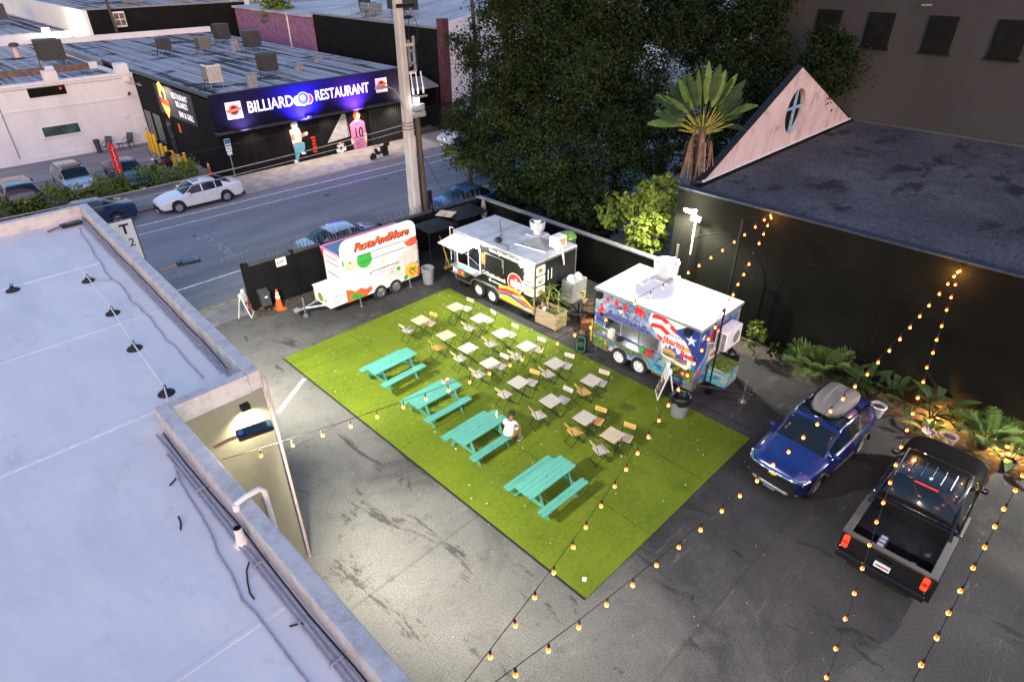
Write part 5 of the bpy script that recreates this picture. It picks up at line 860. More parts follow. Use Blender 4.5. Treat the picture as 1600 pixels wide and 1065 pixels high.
text('Jibarito', .25, 'bright_red', t3, frame((4.232, 1.25, 1.78), (0, 1, 0), (0, 0, 1)), bold=.008); text('Y Beef', .22, 'bright_red', t3, frame((4.232, 1.45, 1.58), (0, 1, 0), (0, 0, 1)), bold=.006); decal('burger', circ(1.2, 1.36, .35, 14, .1), 'bun', t3, F3E(), .009); decal('burger', circ(1.2, 1.33, .3, 12, .05), 'meat', t3, F3E(), .012); decal('beach', [(.4, .45), (.4, 1.0), (2.58, 1.25), (2.58, .45)], 'wrap_beach', t3, F3E(), .004); decal('elephant', [(.1, .85), (.12, 1.05), (.35, 1.05), (.38, .85), (.3, .85), (.3, .95), (.2, .95), (.2, .85)], 'bright_red', t3, F3E(), .008)
for k, (y, z) in enumerate(((2.2, 1.65), (2.42, 1.65), (2.2, 1.35), (2.42, 1.35))): decal('menu_picture', rrect(y-.09, z-.12, y+.09, z+.12, .02), ('yellow', 'orange', 'sky_blue', 'yellow')[k], t3, F3E(), .006)
m = MB(); m.box(4.30, .85, 1.72, 4.72, 1.85, 2.42); ac = m.build('split_air_conditioner', 'white_plastic', t3, bevel=.03); m = MB(); m.lathe([(.29, 0), (.29, .015), (.25, .018), (.24, .01), (.02, .012)], 24, T(4.722, 1.48, 2.07) @ RY(pi/2)); m.build('fan_guard', 'white_paint', ac, smooth=30); m = MB(); m.lathe([(.22, 0), (.02, .004)], 20, T(4.735, 1.48, 2.07) @ RY(pi/2)); m.build('fan_blades', 'mid_grey', ac)
for s in (0, 1):
    for k in range(7): m = MB(); m.box(4.36+.18*s, .838, 1.78+k*.085, 4.50+.18*s, .849, 1.83+k*.085); m.build('vent_slot', 'black_plastic', ac)
for y in (1.0, 1.7): m = MB(); m.box(4.22, y-.02, 1.66, 4.75, y+.02, 1.71); m.build('ac_bracket', 'galvanised', t3)
m = MB(); m.tube([(4.3, .85, 1.9), (4.26, .6, 2.0), (4.24, .5, 2.0)], .03, 6); m.build('ac_pipe', 'white_plastic', t3, smooth=60)
m = MB(); m.box(4.3, .75, .42, 5.0, 1.55, 1.08); tb_ = m.build('tool_box', 'wrap_beach', t3, bevel=.02); m = MB(); m.box(4.28, .73, 1.08, 5.02, 1.57, 1.12); m.build('box_lid', 'wrap_jungle', tb_)
m = MB(); m.lathe([(.0, 0), (.17, .0), (.19, .05), (.19, .12), (.12, .2), (.05, .22), (.05, .3)], 16, T(4.55, 1.75, 1.12)); m.build('gas_bottle', 'car_black', t3, smooth=40); m = MB(); m.box(4.32, 1.6, .9, 4.8, 1.95, 1.12); m.build('gas_shelf', 'black_metal', t3)
m = MB(); m.tube([(4.2, .3, .42), (5.6, 1.1, .42)], .06, 6); m.tube([(4.2, 2.1, .42), (5.6, 1.1, .42)], .06, 6); m.tube([(5.5, 1.1, .42), (5.9, 1.1, .46)], .07, 6); m.build('drawbar', 'black_metal', t3); m = MB(); m.tube([(5.55, 1.12, .02), (5.55, 1.12, .85)], .04, 8); m.lathe([(.14, 0), (.14, .03)], 10, T(5.55, 1.12, .01)); m.build('jack', 'steel', t3)
m = MB(); m.cbox(.3, -.06, .95, .04, .04, .9, T(-.35, 0, 0)); m.build('side_marker', 'yellow', t3)
# string of objects on its counter
for k, (u, s, lab, c) in enumerate(((.95, (.18, .22, .28), 'pale order tablet standing on the wrapped trailer counter', 'cream'), (1.35, (.22, .2, .12), 'dark napkin box on the wrapped trailer counter', 'black_plastic'), (2.3, (.14, .14, .12), 'green snack tub on the right end of the trailer counter', 'green'), (2.55, (.22, .18, .1), 'red tray on the right end of the trailer counter', 'red'))):
    m = MB(); m.prism(rrect(-s[0]/2, -s[1]/2, s[0]/2, s[1]/2, .03, 3), 0, s[2]); o = m.build(('order_tablet', 'napkin_box', 'snack_tub', 'tray')[k], c, None, bevel=.01); o.location = (16.3-.22, 12.03-u, 1.187); tag(o, lab, ('tablet', 'box', 'tub', 'tray')[k])

# ---------------------------------------------------------------- small yard things
def a_frame(x, y, rz, label, h=1.05, w=.6, sp=.55, art=0):
    o = thing('sandwich_board', label, 'sign', (x, y, 0), rz)
    for s in (-1, 1):
        m = MB(); m.add([(-w/2, s*sp/2, 0), (w/2, s*sp/2, 0), (w/2, s*.03, h), (-w/2, s*.03, h), (-w/2, s*(sp/2-.03), 0), (w/2, s*(sp/2-.03), 0), (w/2, s*.0, h), (-w/2, s*.0, h)], [(0, 1, 2, 3), (4, 7, 6, 5), (0, 4, 5, 1), (1, 5, 6, 2), (2, 6, 7, 3), (3, 7, 4, 0)]); p = m.build('board', 'white_paint', o)
        d = sqrt(h*h+(sp/2)**2); F = frame((0, s*(sp/2+.004), .0), (-s, 0, 0), (0, -s*(sp/2-.03), h)); zz = .12
        decal('poster', [(-w*.43, .1), (w*.43, .1), (w*.43, h*.93), (-w*.43, h*.93)], 'dirt' if art == 2 else 'navy', p, F, .004)
        for k in range(11): xx, yy = rnd.uniform(-w*.3, w*.3), .17+k*(h-.4)/11; decal('poster_picture', circ(xx, yy, rnd.uniform(.05, .1), 8), rnd.choice(['orange', 'yellow', 'tomato', 'white_paint', 'bun', 'blue', 'orange']), p, F, .007+.002*(k % 3))
        decal('poster_header', [(-w*.43, h*.72), (w*.43, h*.72), (w*.43, h*.93), (-w*.43, h*.93)], 'white_paint', p, F, .014); scribble(p, F @ T(0, h*.83, .016), w*.6, .06, 'tomato', 6)
    m = MB(); m.box(-w/2, -.06, h-.01, -w/4, .06, h+.09); m.box(w/4, -.06, h-.01, w/2, .06, h+.09); m.build('hinge_lug', 'white_paint', o); return o
a_frame(8.32, 23.98, RAD(52), 'white sandwich board with food pictures at the gate post', 1.0, .55, .55)
a_frame(15.85, 8.5, RAD(40), 'narrow white sandwich board on the turf beside the wrapped trailer', 1.15, .6, .6, 2)
o = thing('letter_bin', 'dark grey box on two legs beside the traffic cone at gate', 'bin', (9.12, 23.72, 0), RAD(-4)); m = MB(); m.prism([(-.2, -.16), (.2, -.16), (.2, .16), (-.2, .16)], .28, .85); m.build('bin_body', 'dark_grey', o, bevel=.03); m = MB(); m.add([(-.21, -.18, .85), (.21, -.18, .85), (.21, .17, .98), (-.21, .17, .98), (-.21, -.18, .83), (.21, -.18, .83), (.21, .17, .83), (-.21, .17, .83)], [(0, 1, 2, 3), (0, 4, 5, 1), (1, 5, 6, 2), (2, 6, 7, 3), (3, 7, 4, 0)]); m.build('bin_lid', 'mid_grey' if 0 else 'dark_grey', o); decal('bin_label', [(-.1, .68), (.02, .68), (.02, .74), (-.1, .74)], 'white_paint', o, frame((.06, -.161, 0), (1, 0, 0), (0, 0, 1)))
for x in (-.13, .13): m = MB(); m.tube([(x, -.1, .3), (x, -.16, 0)], .02, 5); m.build('leg', 'black_metal', o)
def cone(x, y, label, h=.92, s=1.):
    o = thing('traffic_cone', label, 'traffic cone', (x, y, 0)); m = MB(); m.box(-.2, -.2, 0, .2, .2, .04); m.build('base', 'orange', o, bevel=.01)
    m = MB(); m.lathe([(.155, .04), (.04, h)], 16, caps=True); m.build('cone_body', 'orange', o, smooth=40)
    for z0, z1 in ((.52, .66), (.72, .80)): r = lambda z: .155-(z-.04)*.115/(h-.04)+.003; m = MB(); m.lathe([(r(z0*h/.92), z0*h/.92), (r(z1*h/.92), z1*h/.92)], 16, caps=False); m.build('reflective_band', 'white_paint', o, smooth=40)
cone(9.58, 23.5, 'orange traffic cone with white bands in front of the black gate'); cone(15.35, 44.2, 'small red and white cone behind the end of the hedge', .8)
def can(x, y, label, mat='grey_plastic', bag=False, h=.78, r=.29):
    o = thing('trash_can', label, 'trash can', (x, y, 0)); m = MB(); m.lathe([(r*.8, 0), (r*.98, h*.9), (r*1.05, h*.9), (r*1.05, h), (r*.93, h), (r*.78, .08)], 20, caps=True); m.build('can_body', mat, o, smooth=40)
    for s in (-1, 1): m = MB(); m.cbox(s*r*1.06, 0, h*.78, .05, .14, .05); m.build('handle', mat, o)
    if bag:
        m = MB(); pr = [(r*1.08, h*.72), (r*1.13, h*.86), (r*1.1, h+.02), (r*1.02, h+.05), (r*.9, h-.05), (r*.75, h*.45), (.02, h*.4)]
        m.lathe(pr, 22, caps=False); m.v = [(x*(1+rnd.uniform(-.05, .05)), y*(1+rnd.uniform(-.05, .05)), z+rnd.uniform(-.035, .03)) for x, y, z in m.v]; m.build('bin_bag', 'bag_black', o, smooth=70)
    return o
can(15.55, 20.95, 'grey round trash can between the white and black trailers'); can(15.3, 7.62, 'grey trash can with black bag at the turf edge by trailer', 'grey_plastic', True, .78, .31); can(19.7, 22.4, 'dark trash can by the back corner under the canopies', 'dark_grey')
o = thing('wire_rack', 'white four tier shelf rack beside the pasta trailer', 'shelf', (15.75, 22.35, 0), RAD(-20))
for x in (-.25, .25):
    for y in (-.2, .2): m = MB(); m.tube([(x, y, 0), (x, y, 1.6)], .016, 5); m.build('upright', 'white_paint', o)
for z in (.15, .6, 1.08, 1.56): m = MB(); m.box(-.27, -.22, z, .27, .22, z+.03); m.build('shelf', 'white_paint', o)
def canopy(x, y, rz, sx, sy, label):
    o = thing('shade_canopy', label, 'canopy', (x, y, 0), rz); m = MB(); n = 8; vs = []; 
    for i in range(n+1):
        for j in range(n+1): u, v = i/n, j/n; vs.append((sx*(u-.5), sy*(v-.5), 2.05+.18*(1-(2*u-1)**2)*(1-(2*v-1)**2)-.05*(abs(2*v-1) > .99)*(1-abs(2*u-1))))
    fs = [(i*(n+1)+j, (i+1)*(n+1)+j, (i+1)*(n+1)+j+1, i*(n+1)+j+1) for i in range(n) for j in range(n)]; m.add(vs, fs); m.add([(p[0], p[1], p[2]-.02) for p in vs], [f[::-1] for f in fs]); m.build('cover', 'black_plastic', o, smooth=40)
    for a in (-1, 1):
        for b in (-1, 1): m = MB(); m.tube([(a*sx*.48, b*sy*.48, 0), (a*sx*.48, b*sy*.48, 2.05)], .025, 6); m.build('post', 'black_metal', o)
canopy(17.05, 22.15, FRZ, 1.7, 1.35, 'black tarp canopy behind the white trailer near the shelf rack'); canopy(19.1, 22.5, FRZ, 2.0, 1.5, 'black tarp canopy in the back corner of the lot')
o = thing('tan_board', 'tan board lying on top of the black canopies', 'board', (18.0, 22.45, 2.24)); m = MB(); m.box(-.35, -.4, 0, .35, .4, .03, RZ(.5)); m.build('panel', 'sand', o)
o = thing('yellow_broom', 'yellow push broom leaning by the black canopy', 'broom', (17.3, 21.55, 0)); m = MB(); m.tube([(0, 0, .06), (-.12, .45, 1.5)], .016, 6); m.build('handle', 'yellow', o); m = MB(); m.box(-.3, -.06, 0, .3, .06, .1); m.build('brush_head', 'yellow', o); m = MB(); m.tube([(-.2, 0, .1), (-.05, .16, .45)], .012, 5); m.tube([(.2, 0, .1), (-.03, .16, .45)], .012, 5); m.build('brace', 'galvanised', o)
o = thing('folded_umbrella', 'closed taupe parasol standing by the dark back wall', 'umbrella', (20.55, 22.6, 0)); m = MB(); m.tube([(0, 0, 0), (0, 0, 2.3)], .02, 6); m.build('pole', 'galvanised', o); m = MB(); m.lathe([(.03, 2.35), (.09, 2.1), (.15, 1.55), (.10, 1.35), (.13, 1.2), (.19, .7), (.16, .66), (.03, .8)], 12); m.v = [(x*(1+.16*sin(5*atan2(y, x))), y*(1+.16*sin(5*atan2(y, x))), z) for x, y, z in m.v]; m.build('fabric', 'fabric_grey', o, smooth=50); m = MB(); m.lathe([(.3, 0), (.3, .08), (.05, .1)], 14); m.build('base', 'dark_grey', o)
o = thing('red_cone_cover', 'dark red cone shape leaning by the back wall behind the black trailer', 'cone', (20.1, 21.9, 0), RAD(20)); m = MB(); m.lathe([(.22, 0), (.2, .05), (.03, 1.0), (.01, 1.02)], 10, RX(.15)); m.build('cone_body', 'red', o, smooth=40); m = MB(); m.box(-.25, -.25, 0, .25, .25, .03); m.build('base', 'dark_grey', o)
# green dish behind black trailer roof line
o = thing('green_round_lid', 'round olive lid behind the exhaust fan of the black trailer', 'lid', (20.1, 16.7, 0)); m = MB(); m.lathe([(.35, 2.1), (.45, 2.15), (.36, 2.3), (.05, 2.42)], 16); m.build('lid_top', 'lawn', o, smooth=40); m = MB(); m.lathe([(.4, 0), (.42, 2.1)], 16); m.build('tank', 'dark_grey', o, smooth=40)
o = thing('light_speaker', 'black speaker tower with green light ring beside wrapped trailer', 'speaker', (16.05, 12.35, 0), RAD(-60)); m = MB(); m.box(-.2, -.2, 0, .2, .2, .8); m.build('cabinet', 'black_plastic', o, bevel=.05); m = MB(); pts = [(p[0], -.205, p[1]) for p in rrect(-.15, .08, .15, .72, .1, 4)]; m.tube(pts+[pts[0]], .009, 5); m.build('light_ring', 'led_green', o, smooth=60); m = MB(); m.lathe([(.12, 0), (.03, .01)], 14, T(0, -.204, .4) @ RX(pi/2)); m.build('woofer', 'dark_grey', o)
for k, (x, y, s, mt, lab) in enumerate(((17.55, 13.3, .5, 'meat', 'brown cardboard box among the clutter between two trailers'), (18.6, 13.1, .8, 'black_plastic', 'tall black crate standing between the black and wrapped trailers'), (18.3, 13.9, .45, 'wood_dark', 'wooden crate against the dark wall between trailers'))):
    o = thing('storage_crate', lab, 'crate', (x, y, 0), rnd.uniform(0, 1)); h = (.35, 1.3, .7)[k]; m = MB(); m.box(-s/2, -s/2, 0, s/2, s/2, h); m.build('crate_body', mt, o, bevel=.015)
    for z in (.1, h-.1): m = MB(); m.box(-s/2-.01, -s/2-.01, z-.03, s/2+.01, s/2+.01, z+.03); m.build('band', 'dark_grey', o)
m = MB()
for i in range(420): x, y = rnd.gauss(17.3, .5), rnd.gauss(13.5, .45); s = rnd.uniform(.03, .07); a = rnd.uniform(0, 6); m.add([(x, y, .01), (x+s*cos(a), y+s*sin(a), .015+rnd.uniform(0, .03)), (x+s*cos(a+.8), y+s*sin(a+.8), .02)], [(0, 1, 2)])
tag(m.build('leaf_litter', 'leaf_dry', kind='stuff'), 'brown dry leaf litter on the ground between the trailers', 'leaves')
# ---------------------------------------------------------------- picnic tables
def picnic():
    o = thing('picnic_table', 'x', 'picnic table', (0, 0, 0), 0, 'teal picnic tables in a row on the turf')
    L = .915
    for k in range(4): y0 = -.31+k*.156; m = MB(); m.prism(rrect(-L, y0, L, y0+.152, .07 if k in (0, 3) else .006), .72, .755); m.build('top_plank', 'teal_paint', o, bevel=.005)
    for s in (-1, 1):
        for k in range(2): y0 = s*.645+(k-1)*.135; m = MB(); m.prism(rrect(-L, y0, L, y0+.132, .05, 3), .42, .455); m.build('seat_plank', 'teal_paint', o, bevel=.005)
    for x in (-.62, .62):
        m = MB(); m.box(x-.02, -.76, .34, x+.02, .76, .42); m.build('seat_beam', 'teal_paint', o); m = MB(); m.box(x-.02, -.3, .63, x+.02, .3, .72); m.build('top_beam', 'teal_paint', o)
        for s in (-1, 1):
            m = MB(); a, b = (s*.62, 0), (s*.22, .72); w = .06; m.add([(x+sx*.02+.04*(1 if x < 0 else -1), y+dy*w, z) for sx in (-1, 1) for (y, z) in (a, b) for dy in (-1, 1)], [(0, 1, 3, 2), (4, 6, 7, 5), (0, 2, 6, 4), (1, 5, 7, 3), (0, 4, 5, 1), (2, 3, 7, 6)]); m.build('leg', 'teal_paint', o)
        m = MB(); s = 1 if x < 0 else -1; m.tube([(x+s*.05, 0, .40), (x+s*.45, 0, .70)], .035, 4); m.build('brace', 'teal_paint', o)
    m = MB(); m.lathe([(.022, .7555), (.022, .757)], 10); m.build('parasol_hole', 'black_plastic', o); return o
pt = None
for (x, y, a, lab) in ((9.94, 15.91, 1, 'teal picnic table nearest the white pasta trailer, bare top'), (9.83, 13.38, -1, 'teal picnic table with a small cup and tray set on top'), (9.67, 11.09, 0, 'teal picnic table where the man in white shirt sits'), (9.56, 8.26, -.5, 'teal picnic table nearest the front corner of the turf')):
    if pt is None: pt = picnic(); pt.location = (x, y, .022); pt.rotation_euler.z = RAD(a); pt['label'] = lab
    else: dup(pt, (x, y, .022), RAD(a), lab)
o = thing('drink_cup', 'orange drink in a clear cup on the second picnic table', 'cup', (10.47, 13.50, .777)); m = MB(); m.lathe([(.03, 0), (.042, .12)], 12); m.build('drink', 'orange', o, smooth=40); m = MB(); m.lathe([(.042, .12), (.046, .17), (.03, .175)], 12); m.build('cup_rim', 'white_paint', o, smooth=40)
o = thing('takeaway_tray', 'white takeaway tray beside the orange drink on picnic table', 'tray', (10.42, 13.62, .777), .4); m = MB(); m.box(-.08, -.05, 0, .08, .05, .05); m.build('tray_base', 'white_paint', o, bevel=.01); m = MB(); m.box(-.06, -.035, .05, .06, .035, .07); m.build('food', 'tomato', o)
o = thing('lemonade_bottle', 'pale yellow bottle standing on the picnic table by the man', 'bottle', (10.38, 11.06, .777)); m = MB(); m.lathe([(.035, 0), (.036, .14), (.02, .19), (.018, .22)], 12); m.build('bottle_body', 'cream', o, smooth=40); m = MB(); m.lathe([(.02, .22), (.02, .245)], 10); m.build('cap', 'white_paint', o); m = MB(); m.lathe([(.0368, .03), (.0368, .10)], 12, caps=False); m.build('bottle_label', 'yellow', o, smooth=40)
# ---------------------------------------------------------------- bistro tables and chairs
def bistro(mat):
    o = thing('bistro_table', 'x', 'table', (0, 0, 0), 0, 'slatted bistro tables on the turf')
    sl = None
    for k in range(7):
        if sl is None: m = MB(); m.box(-.029, -.27, .69, .029, .27, .712); sl = m.mesh('slat', mat)
        q = link('slat', sl, o, T(-.255+k*.085, 0, 0))
    for y in (-.2, .2): m = MB(); m.box(-.28, y-.012, .665, .28, y+.012, .69); m.build('rail', 'black_metal', o)
    for y, e in ((-.235, 1), (-.215, -1), (.235, 1), (.215, -1)): m = MB(); m.tube([(-.27*e, y, .665), (.27*e, y, .01)], .012, 5); m.build('leg', 'black_metal', o)
    for x, z in ((.25, .03), (-.25, .03), (0, .34)): m = MB(); m.tube([(x, -.235, z), (x, .235, z)], .009, 5); m.build('crossbar', 'black_metal', o)
    return o
def chair(seat, back):     # faces local -x; back rest at +x
    o = thing('folding_chair', 'x', 'chair', (0, 0, 0), 0, 'slatted folding chairs on the turf')
    sm = None
    for k in range(5):
        if sm is None: m = MB(); m.box(-.028, -.19, .44, .028, .19, .458); sm = m.mesh('slat', seat)
        link('slat', sm, o, T(-.165+k*.078, 0, 0))
    m = MB(); m.add([(.245, -.2, .66), (.245, .2, .66), (.285, .2, .80), (.285, -.2, .80), (.232, -.2, .66), (.232, .2, .66), (.272, .2, .80), (.272, -.2, .80)], [(0, 1, 2, 3), (4, 7, 6, 5), (0, 4, 5, 1), (1, 5, 6, 2), (2, 6, 7, 3), (3, 7, 4, 0)]); bk = m.build('backrest', back, o)
    m = MB(); m.add([(.2466, -.14, .725), (.2466, .14, .725), (.2495, .14, .735), (.2495, -.14, .735)], [(0, 1, 2, 3)]); m.v = [(x-.004 if 0 else x-.016, y, z) for x, y, z in m.v]; m.build('slit', 'black_metal', bk)
    for y in (-.2, .2):
        m = MB(); m.tube([(-.28, y, .01), (.17, y, .44), (.28, y, .80)], .010, 5); m.build('frame_leg', 'black_metal', o, smooth=50); m = MB(); m.tube([(.24, y*.9, .01), (-.16, y*.9, .435)], .010, 5); m.build('leg', 'black_metal', o)
    for x, z in ((-.26, .03), (.22, .03), (.0, .27)): m = MB(); m.tube([(x, -.2, z), (x, .2, z)], .008, 5); m.build('crossbar', 'black_metal', o)
    return o
protoT = {}; protoC = {}
WD = {'t': 'wood_slat', 'g': 'wood_grey', 'y': 'wood_yellow'}; CN = {'t': 'tan', 'g': 'grey', 'y': 'golden'}
ORD = ['first', 'second', 'third', 'fourth', 'fifth', 'sixth', 'seventh', 'eighth']
RowN = [('A', 12.45, 17.5, 't', 2), ('C', 12.42, 15.93, 't', -3), ('E', 12.42, 14.68, 'g', 1), ('G', 12.31, 13.4, 'g', -2), ('K', 12.2, 11.91, 'g', 2), ('L', 12.2, 10.47, 'g', -2), ('M', 12.3, 9.16, 'g', 1), ('N', 12.26, 8.06, 't', 2)]
RowF = [('B', 14.1, 17.33, 't', -1), ('D', 14.17, 15.97, 'g', 2), ('F', 13.98, 14.55, 'g', -2), ('H', 14.0, 13.26, 'g', 1), ('I', 13.89, 11.79, 'g', -2), ('J', 13.99, 10.26, 'g', 3)]
TN = {}
for row, side in ((RowN, 'row by the picnic tables'), (RowF, 'row by the food trailers')):
    for i, (n, x, y, c, a) in enumerate(row):
        TN[n] = (ORD[i], side)
        lab = f'{CN[c]} slatted bistro table, {ORD[i]} from the street end, {side}'
        if c not in protoT: o = protoT[c] = bistro(WD[c]); o.location = (x, y, .022); o.rotation_euler.z = RAD(a); o['label'] = lab
        else: dup(protoT[c], (x, y, .022), RAD(a), lab)
CH = [('A', 'l', 11.88, 17.58, -177, 'gg'), ('A', 'r', 12.81, 17.39, 14, 'ty'), ('B', 'r', 14.62, 17.26, 9, 'gt'), ('D', 'l', 13.66, 16.01, 176, 'gt'), ('D', 'r', 14.59, 15.94, -8, 'gg'), ('C', 'l', 11.9, 15.81, 165, 'yy'), ('E', 'l', 12.0, 14.67, 174, 'gt'), ('F', 'l', 13.45, 14.58, 170, 'gt'), ('F', 'r', 14.44, 14.53, 2, 'gg'), ('G', 'l', 11.8, 13.46, 179, 'gt'), ('G', 'r', 12.69, 13.3, 9, 'gg'), ('H', 'l', 13.51, 13.32, 178, 'gt'), ('H', 'r', 14.43, 13.1, 12, 'gg'), ('I', 'l', 13.5, 11.77, 168, 'gt'), ('I', 'r', 14.35, 11.67, 15, 'gg'), ('J', 'r', 14.39, 10.16, 15, 'gg'), ('J', 'l', 13.58, 10.24, 163, 'yy'), ('K', 'r', 12.74, 11.85, 15, 'gy'), ('K', 'l', 11.63, 12.0, -179, 'gt'), ('L', 'r', 12.78, 10.44, 5, 'gg'), ('L', 'l', 11.63, 10.46, 165, 'gt'), ('M', 'r', 12.71, 8.98, 15, 'yy'), ('M', 'l', 11.82, 9.14, 166, 'yy'), ('N', 'r', 12.7, 7.87, 15, 'ty'), ('N', 'l', 11.72, 8.07, 161, 'gt')]
for n, s, x, y, a, c in CH:
    od, side = TN[n]; lab = f'{CN[c[0]]} seat chair {"left" if s == "l" else "right"} of the {od} bistro table, {side}'
    if c not in protoC: o = protoC[c] = chair(WD[c[0]], WD[c[1]]); o.location = (x, y, .022); o.rotation_euler.z = RAD(a); o['label'] = lab
    else: dup(protoC[c], (x, y, .022), RAD(a), lab)
m = MB(); m.prism(rrect(-.06, -.05, .06, .05, .01), 0, .012); o = m.build('paper_napkin', 'white_paint'); o.location = (8.2, 5.75, .026); o.rotation_euler.z = .5; tag(o, 'small white paper napkin lying at the near corner of turf', 'napkin')
# ---------------------------------------------------------------- the seated man
def skin_mesh(name, joints, edges, mat, parent, sub=2, root=0):
    me = bpy.data.meshes.new(name); bm = bmesh.new(); ly = bm.verts.layers.skin.verify(); vs = []
    for i, (p, r) in enumerate(joints):
        v = bm.verts.new(p); v[ly].radius = (r, r) if isinstance(r, (int, float)) else r; v[ly].use_root = (i == root); vs.append(v)
    for a, b in edges: bm.edges.new((vs[a], vs[b]))
    bm.to_mesh(me); bm.free(); me.materials.append(M[mat]); o = bpy.data.objects.new(name, me); COL.objects.link(o); o.parent = parent
    sk = o.modifiers.new('skin', 'SKIN'); sk.use_smooth_shade = True; sk.branch_smoothing = .6; ss = o.modifiers.new('sub', 'SUBSURF'); ss.levels = ss.render_levels = sub
    dg = bpy.context.evaluated_depsgraph_get(); dg.update(); m2 = bpy.data.meshes.new_from_object(o.evaluated_get(dg)); o.modifiers.clear(); o.data = m2; return o
man = thing('person', 'man in white shirt and khaki trousers sitting on the picnic bench', 'person', (10.28, 10.44, .477), RAD(22))
# local: +x forward, +y his left, z up from the seat
hd = (.25, 0, .585)
J = [((0, 0, .08), .105), ((.03, 0, .24), .10), ((.09, 0, .40), .105), ((.14, 0, .485), .07), ((.185, 0, .525), .052), (hd, .08), ((.275, 0, .675), .082),   # 0-6
     ((.0, .09, .07), .075), ((.40, .13, .07), .065), ((.42, .13, -.33), .05), ((.43, .13, -.43), .04), ((.0, -.09, .07), .075), ((.40, -.15, .06), .065), ((.40, -.17, -.33), .05), ((.41, -.17, -.43), .04),   # 7-14 legs
     ((.12, .17, .43), .055), ((.20, .23, .20), .042), ((.42, .15, .16), .034), ((.46, .12, .15), .03), ((.12, -.17, .43), .055), ((.19, -.24, .20), .042), ((.41, -.17, .15), .034), ((.45, -.14, .14), .03)]   # 15-22 arms
E_ = [(0, 1), (1, 2), (2, 3), (3, 4), (4, 5), (5, 6), (0, 7), (7, 8), (8, 9), (9, 10), (0, 11), (11, 12), (12, 13), (13, 14), (2, 15), (15, 16), (16, 17), (17, 18), (2, 19), (19, 20), (20, 21), (21, 22)]
body = skin_mesh('body', J, E_, 'skin', man)
for s, wr in ((1, (.47, .12, .15)), (-1, (.46, -.14, .14))):   # hands, five fingers each, hanging over the knees
    jj = [(wr, .026), ((wr[0]+.05, wr[1], wr[2]-.015), .03)]; ee = [(0, 1)]
    for k, (dy, ln) in enumerate(((-.026, .055), (-.009, .066), (.009, .062), (.025, .048))):
        b = len(jj); jj += [((wr[0]+.085, wr[1]+dy, wr[2]-.025), .0095), ((wr[0]+.085+ln*.5, wr[1]+dy, wr[2]-.045), .0085), ((wr[0]+.085+ln*.7, wr[1]+dy, wr[2]-.075), .0075)]; ee += [(1, b), (b, b+1), (b+1, b+2)]
    b = len(jj); jj += [((wr[0]+.04, wr[1]-s*.036, wr[2]-.02), .011), ((wr[0]+.075, wr[1]-s*.05, wr[2]-.045), .009)]; ee += [(0, b), (b, b+1)]
    skin_mesh('hand', jj, ee, 'skin', body, 1)
SJ = [((-.02, 0, .02), (.19, .21)), ((.01, 0, .14), (.175, .20)), ((.045, 0, .28), (.17, .195)), ((.09, 0, .40), (.165, .18)), ((.125, 0, .47), (.10, .10)), ((.105, .15, .42), .115), ((.17, .215, .27), .088), ((.105, -.15, .42), .115), ((.165, -.22, .27), .088)]
skin_mesh('shirt', SJ, [(0, 1), (1, 2), (2, 3), (3, 4), (3, 5), (5, 6), (3, 7), (7, 8)], 'shirt', man)
TJ = [((.02, 0, .07), .12), ((.05, .10, .08), .105), ((.40, .13, .075), .088), ((.42, .13, -.20), .068), ((.43, .13, -.38), .062), ((.05, -.10, .08), .105), ((.40, -.15, .065), .088), ((.40, -.165, -.20), .068), ((.41, -.17, -.38), .062)]
skin_mesh('trousers', TJ, [(0, 1), (1, 2), (2, 3), (3, 4), (0, 5), (5, 6), (6, 7), (7, 8)], 'khaki', man)
for y in (.13, -.17):
    m = MB(); m.prism([(-.09, -.04), (.0, -.045), (.12, -.05), (.18, -.025), (.18, .025), (.12, .05), (0, .045), (-.09, .04)], 0, .025); so = m.build('sole', 'white_plastic', None); 
    q = skin_mesh('shoe', [((-.05, 0, .055), .045), ((.03, 0, .06), .045), ((.12, 0, .045), .04), ((-.045, 0, .10), .042)], [(0, 1), (1, 2), (0, 3)], 'shoe', man, 1); q.location = (.43, y, -.455); q.rotation_euler.z = RAD(-8); so.parent = q
hj = MB(); hj.lathe([(.001, .105), (.05, .095), (.085, .06), (.098, .01), (.095, -.03), (.085, -.055)], 18, T(hd[0]+.018, 0, hd[2]+.06) @ RY(RAD(28)), caps=False); hj.build('hair', 'hair', man, smooth=70)
for s in (-1, 1): m = MB(); m.lathe([(.001, .012), (.02, .01), (.028, 0), (.02, -.01)], 10, T(hd[0]+.03, s*.088, hd[2]+.025) @ RX(-s*pi/2)); m.build('ear', 'skin', body, smooth=60); m = MB(); m.lathe([(.001, .012), (.011, .006), (.012, 0)], 8, T(hd[0]+.115, s*.034, hd[2]+.045) @ RY(pi/2)); m.build('eye', 'white_paint', body, smooth=60)
m = MB(); m.add([(hd[0]+.105, 0, hd[2]+.05), (hd[0]+.135, -.015, hd[2]-.005), (hd[0]+.135, .015, hd[2]-.005), (hd[0]+.10, 0, hd[2]-.015)], [(0, 1, 2), (1, 3, 2), (0, 3, 1), (0, 2, 3)]); m.build('nose', 'skin', body, smooth=80); m = MB(); m.box(hd[0]+.08, -.022, hd[2]-.045, hd[0]+.108, .022, hd[2]-.037); m.build('mouth', 'meat', body, bevel=.003)

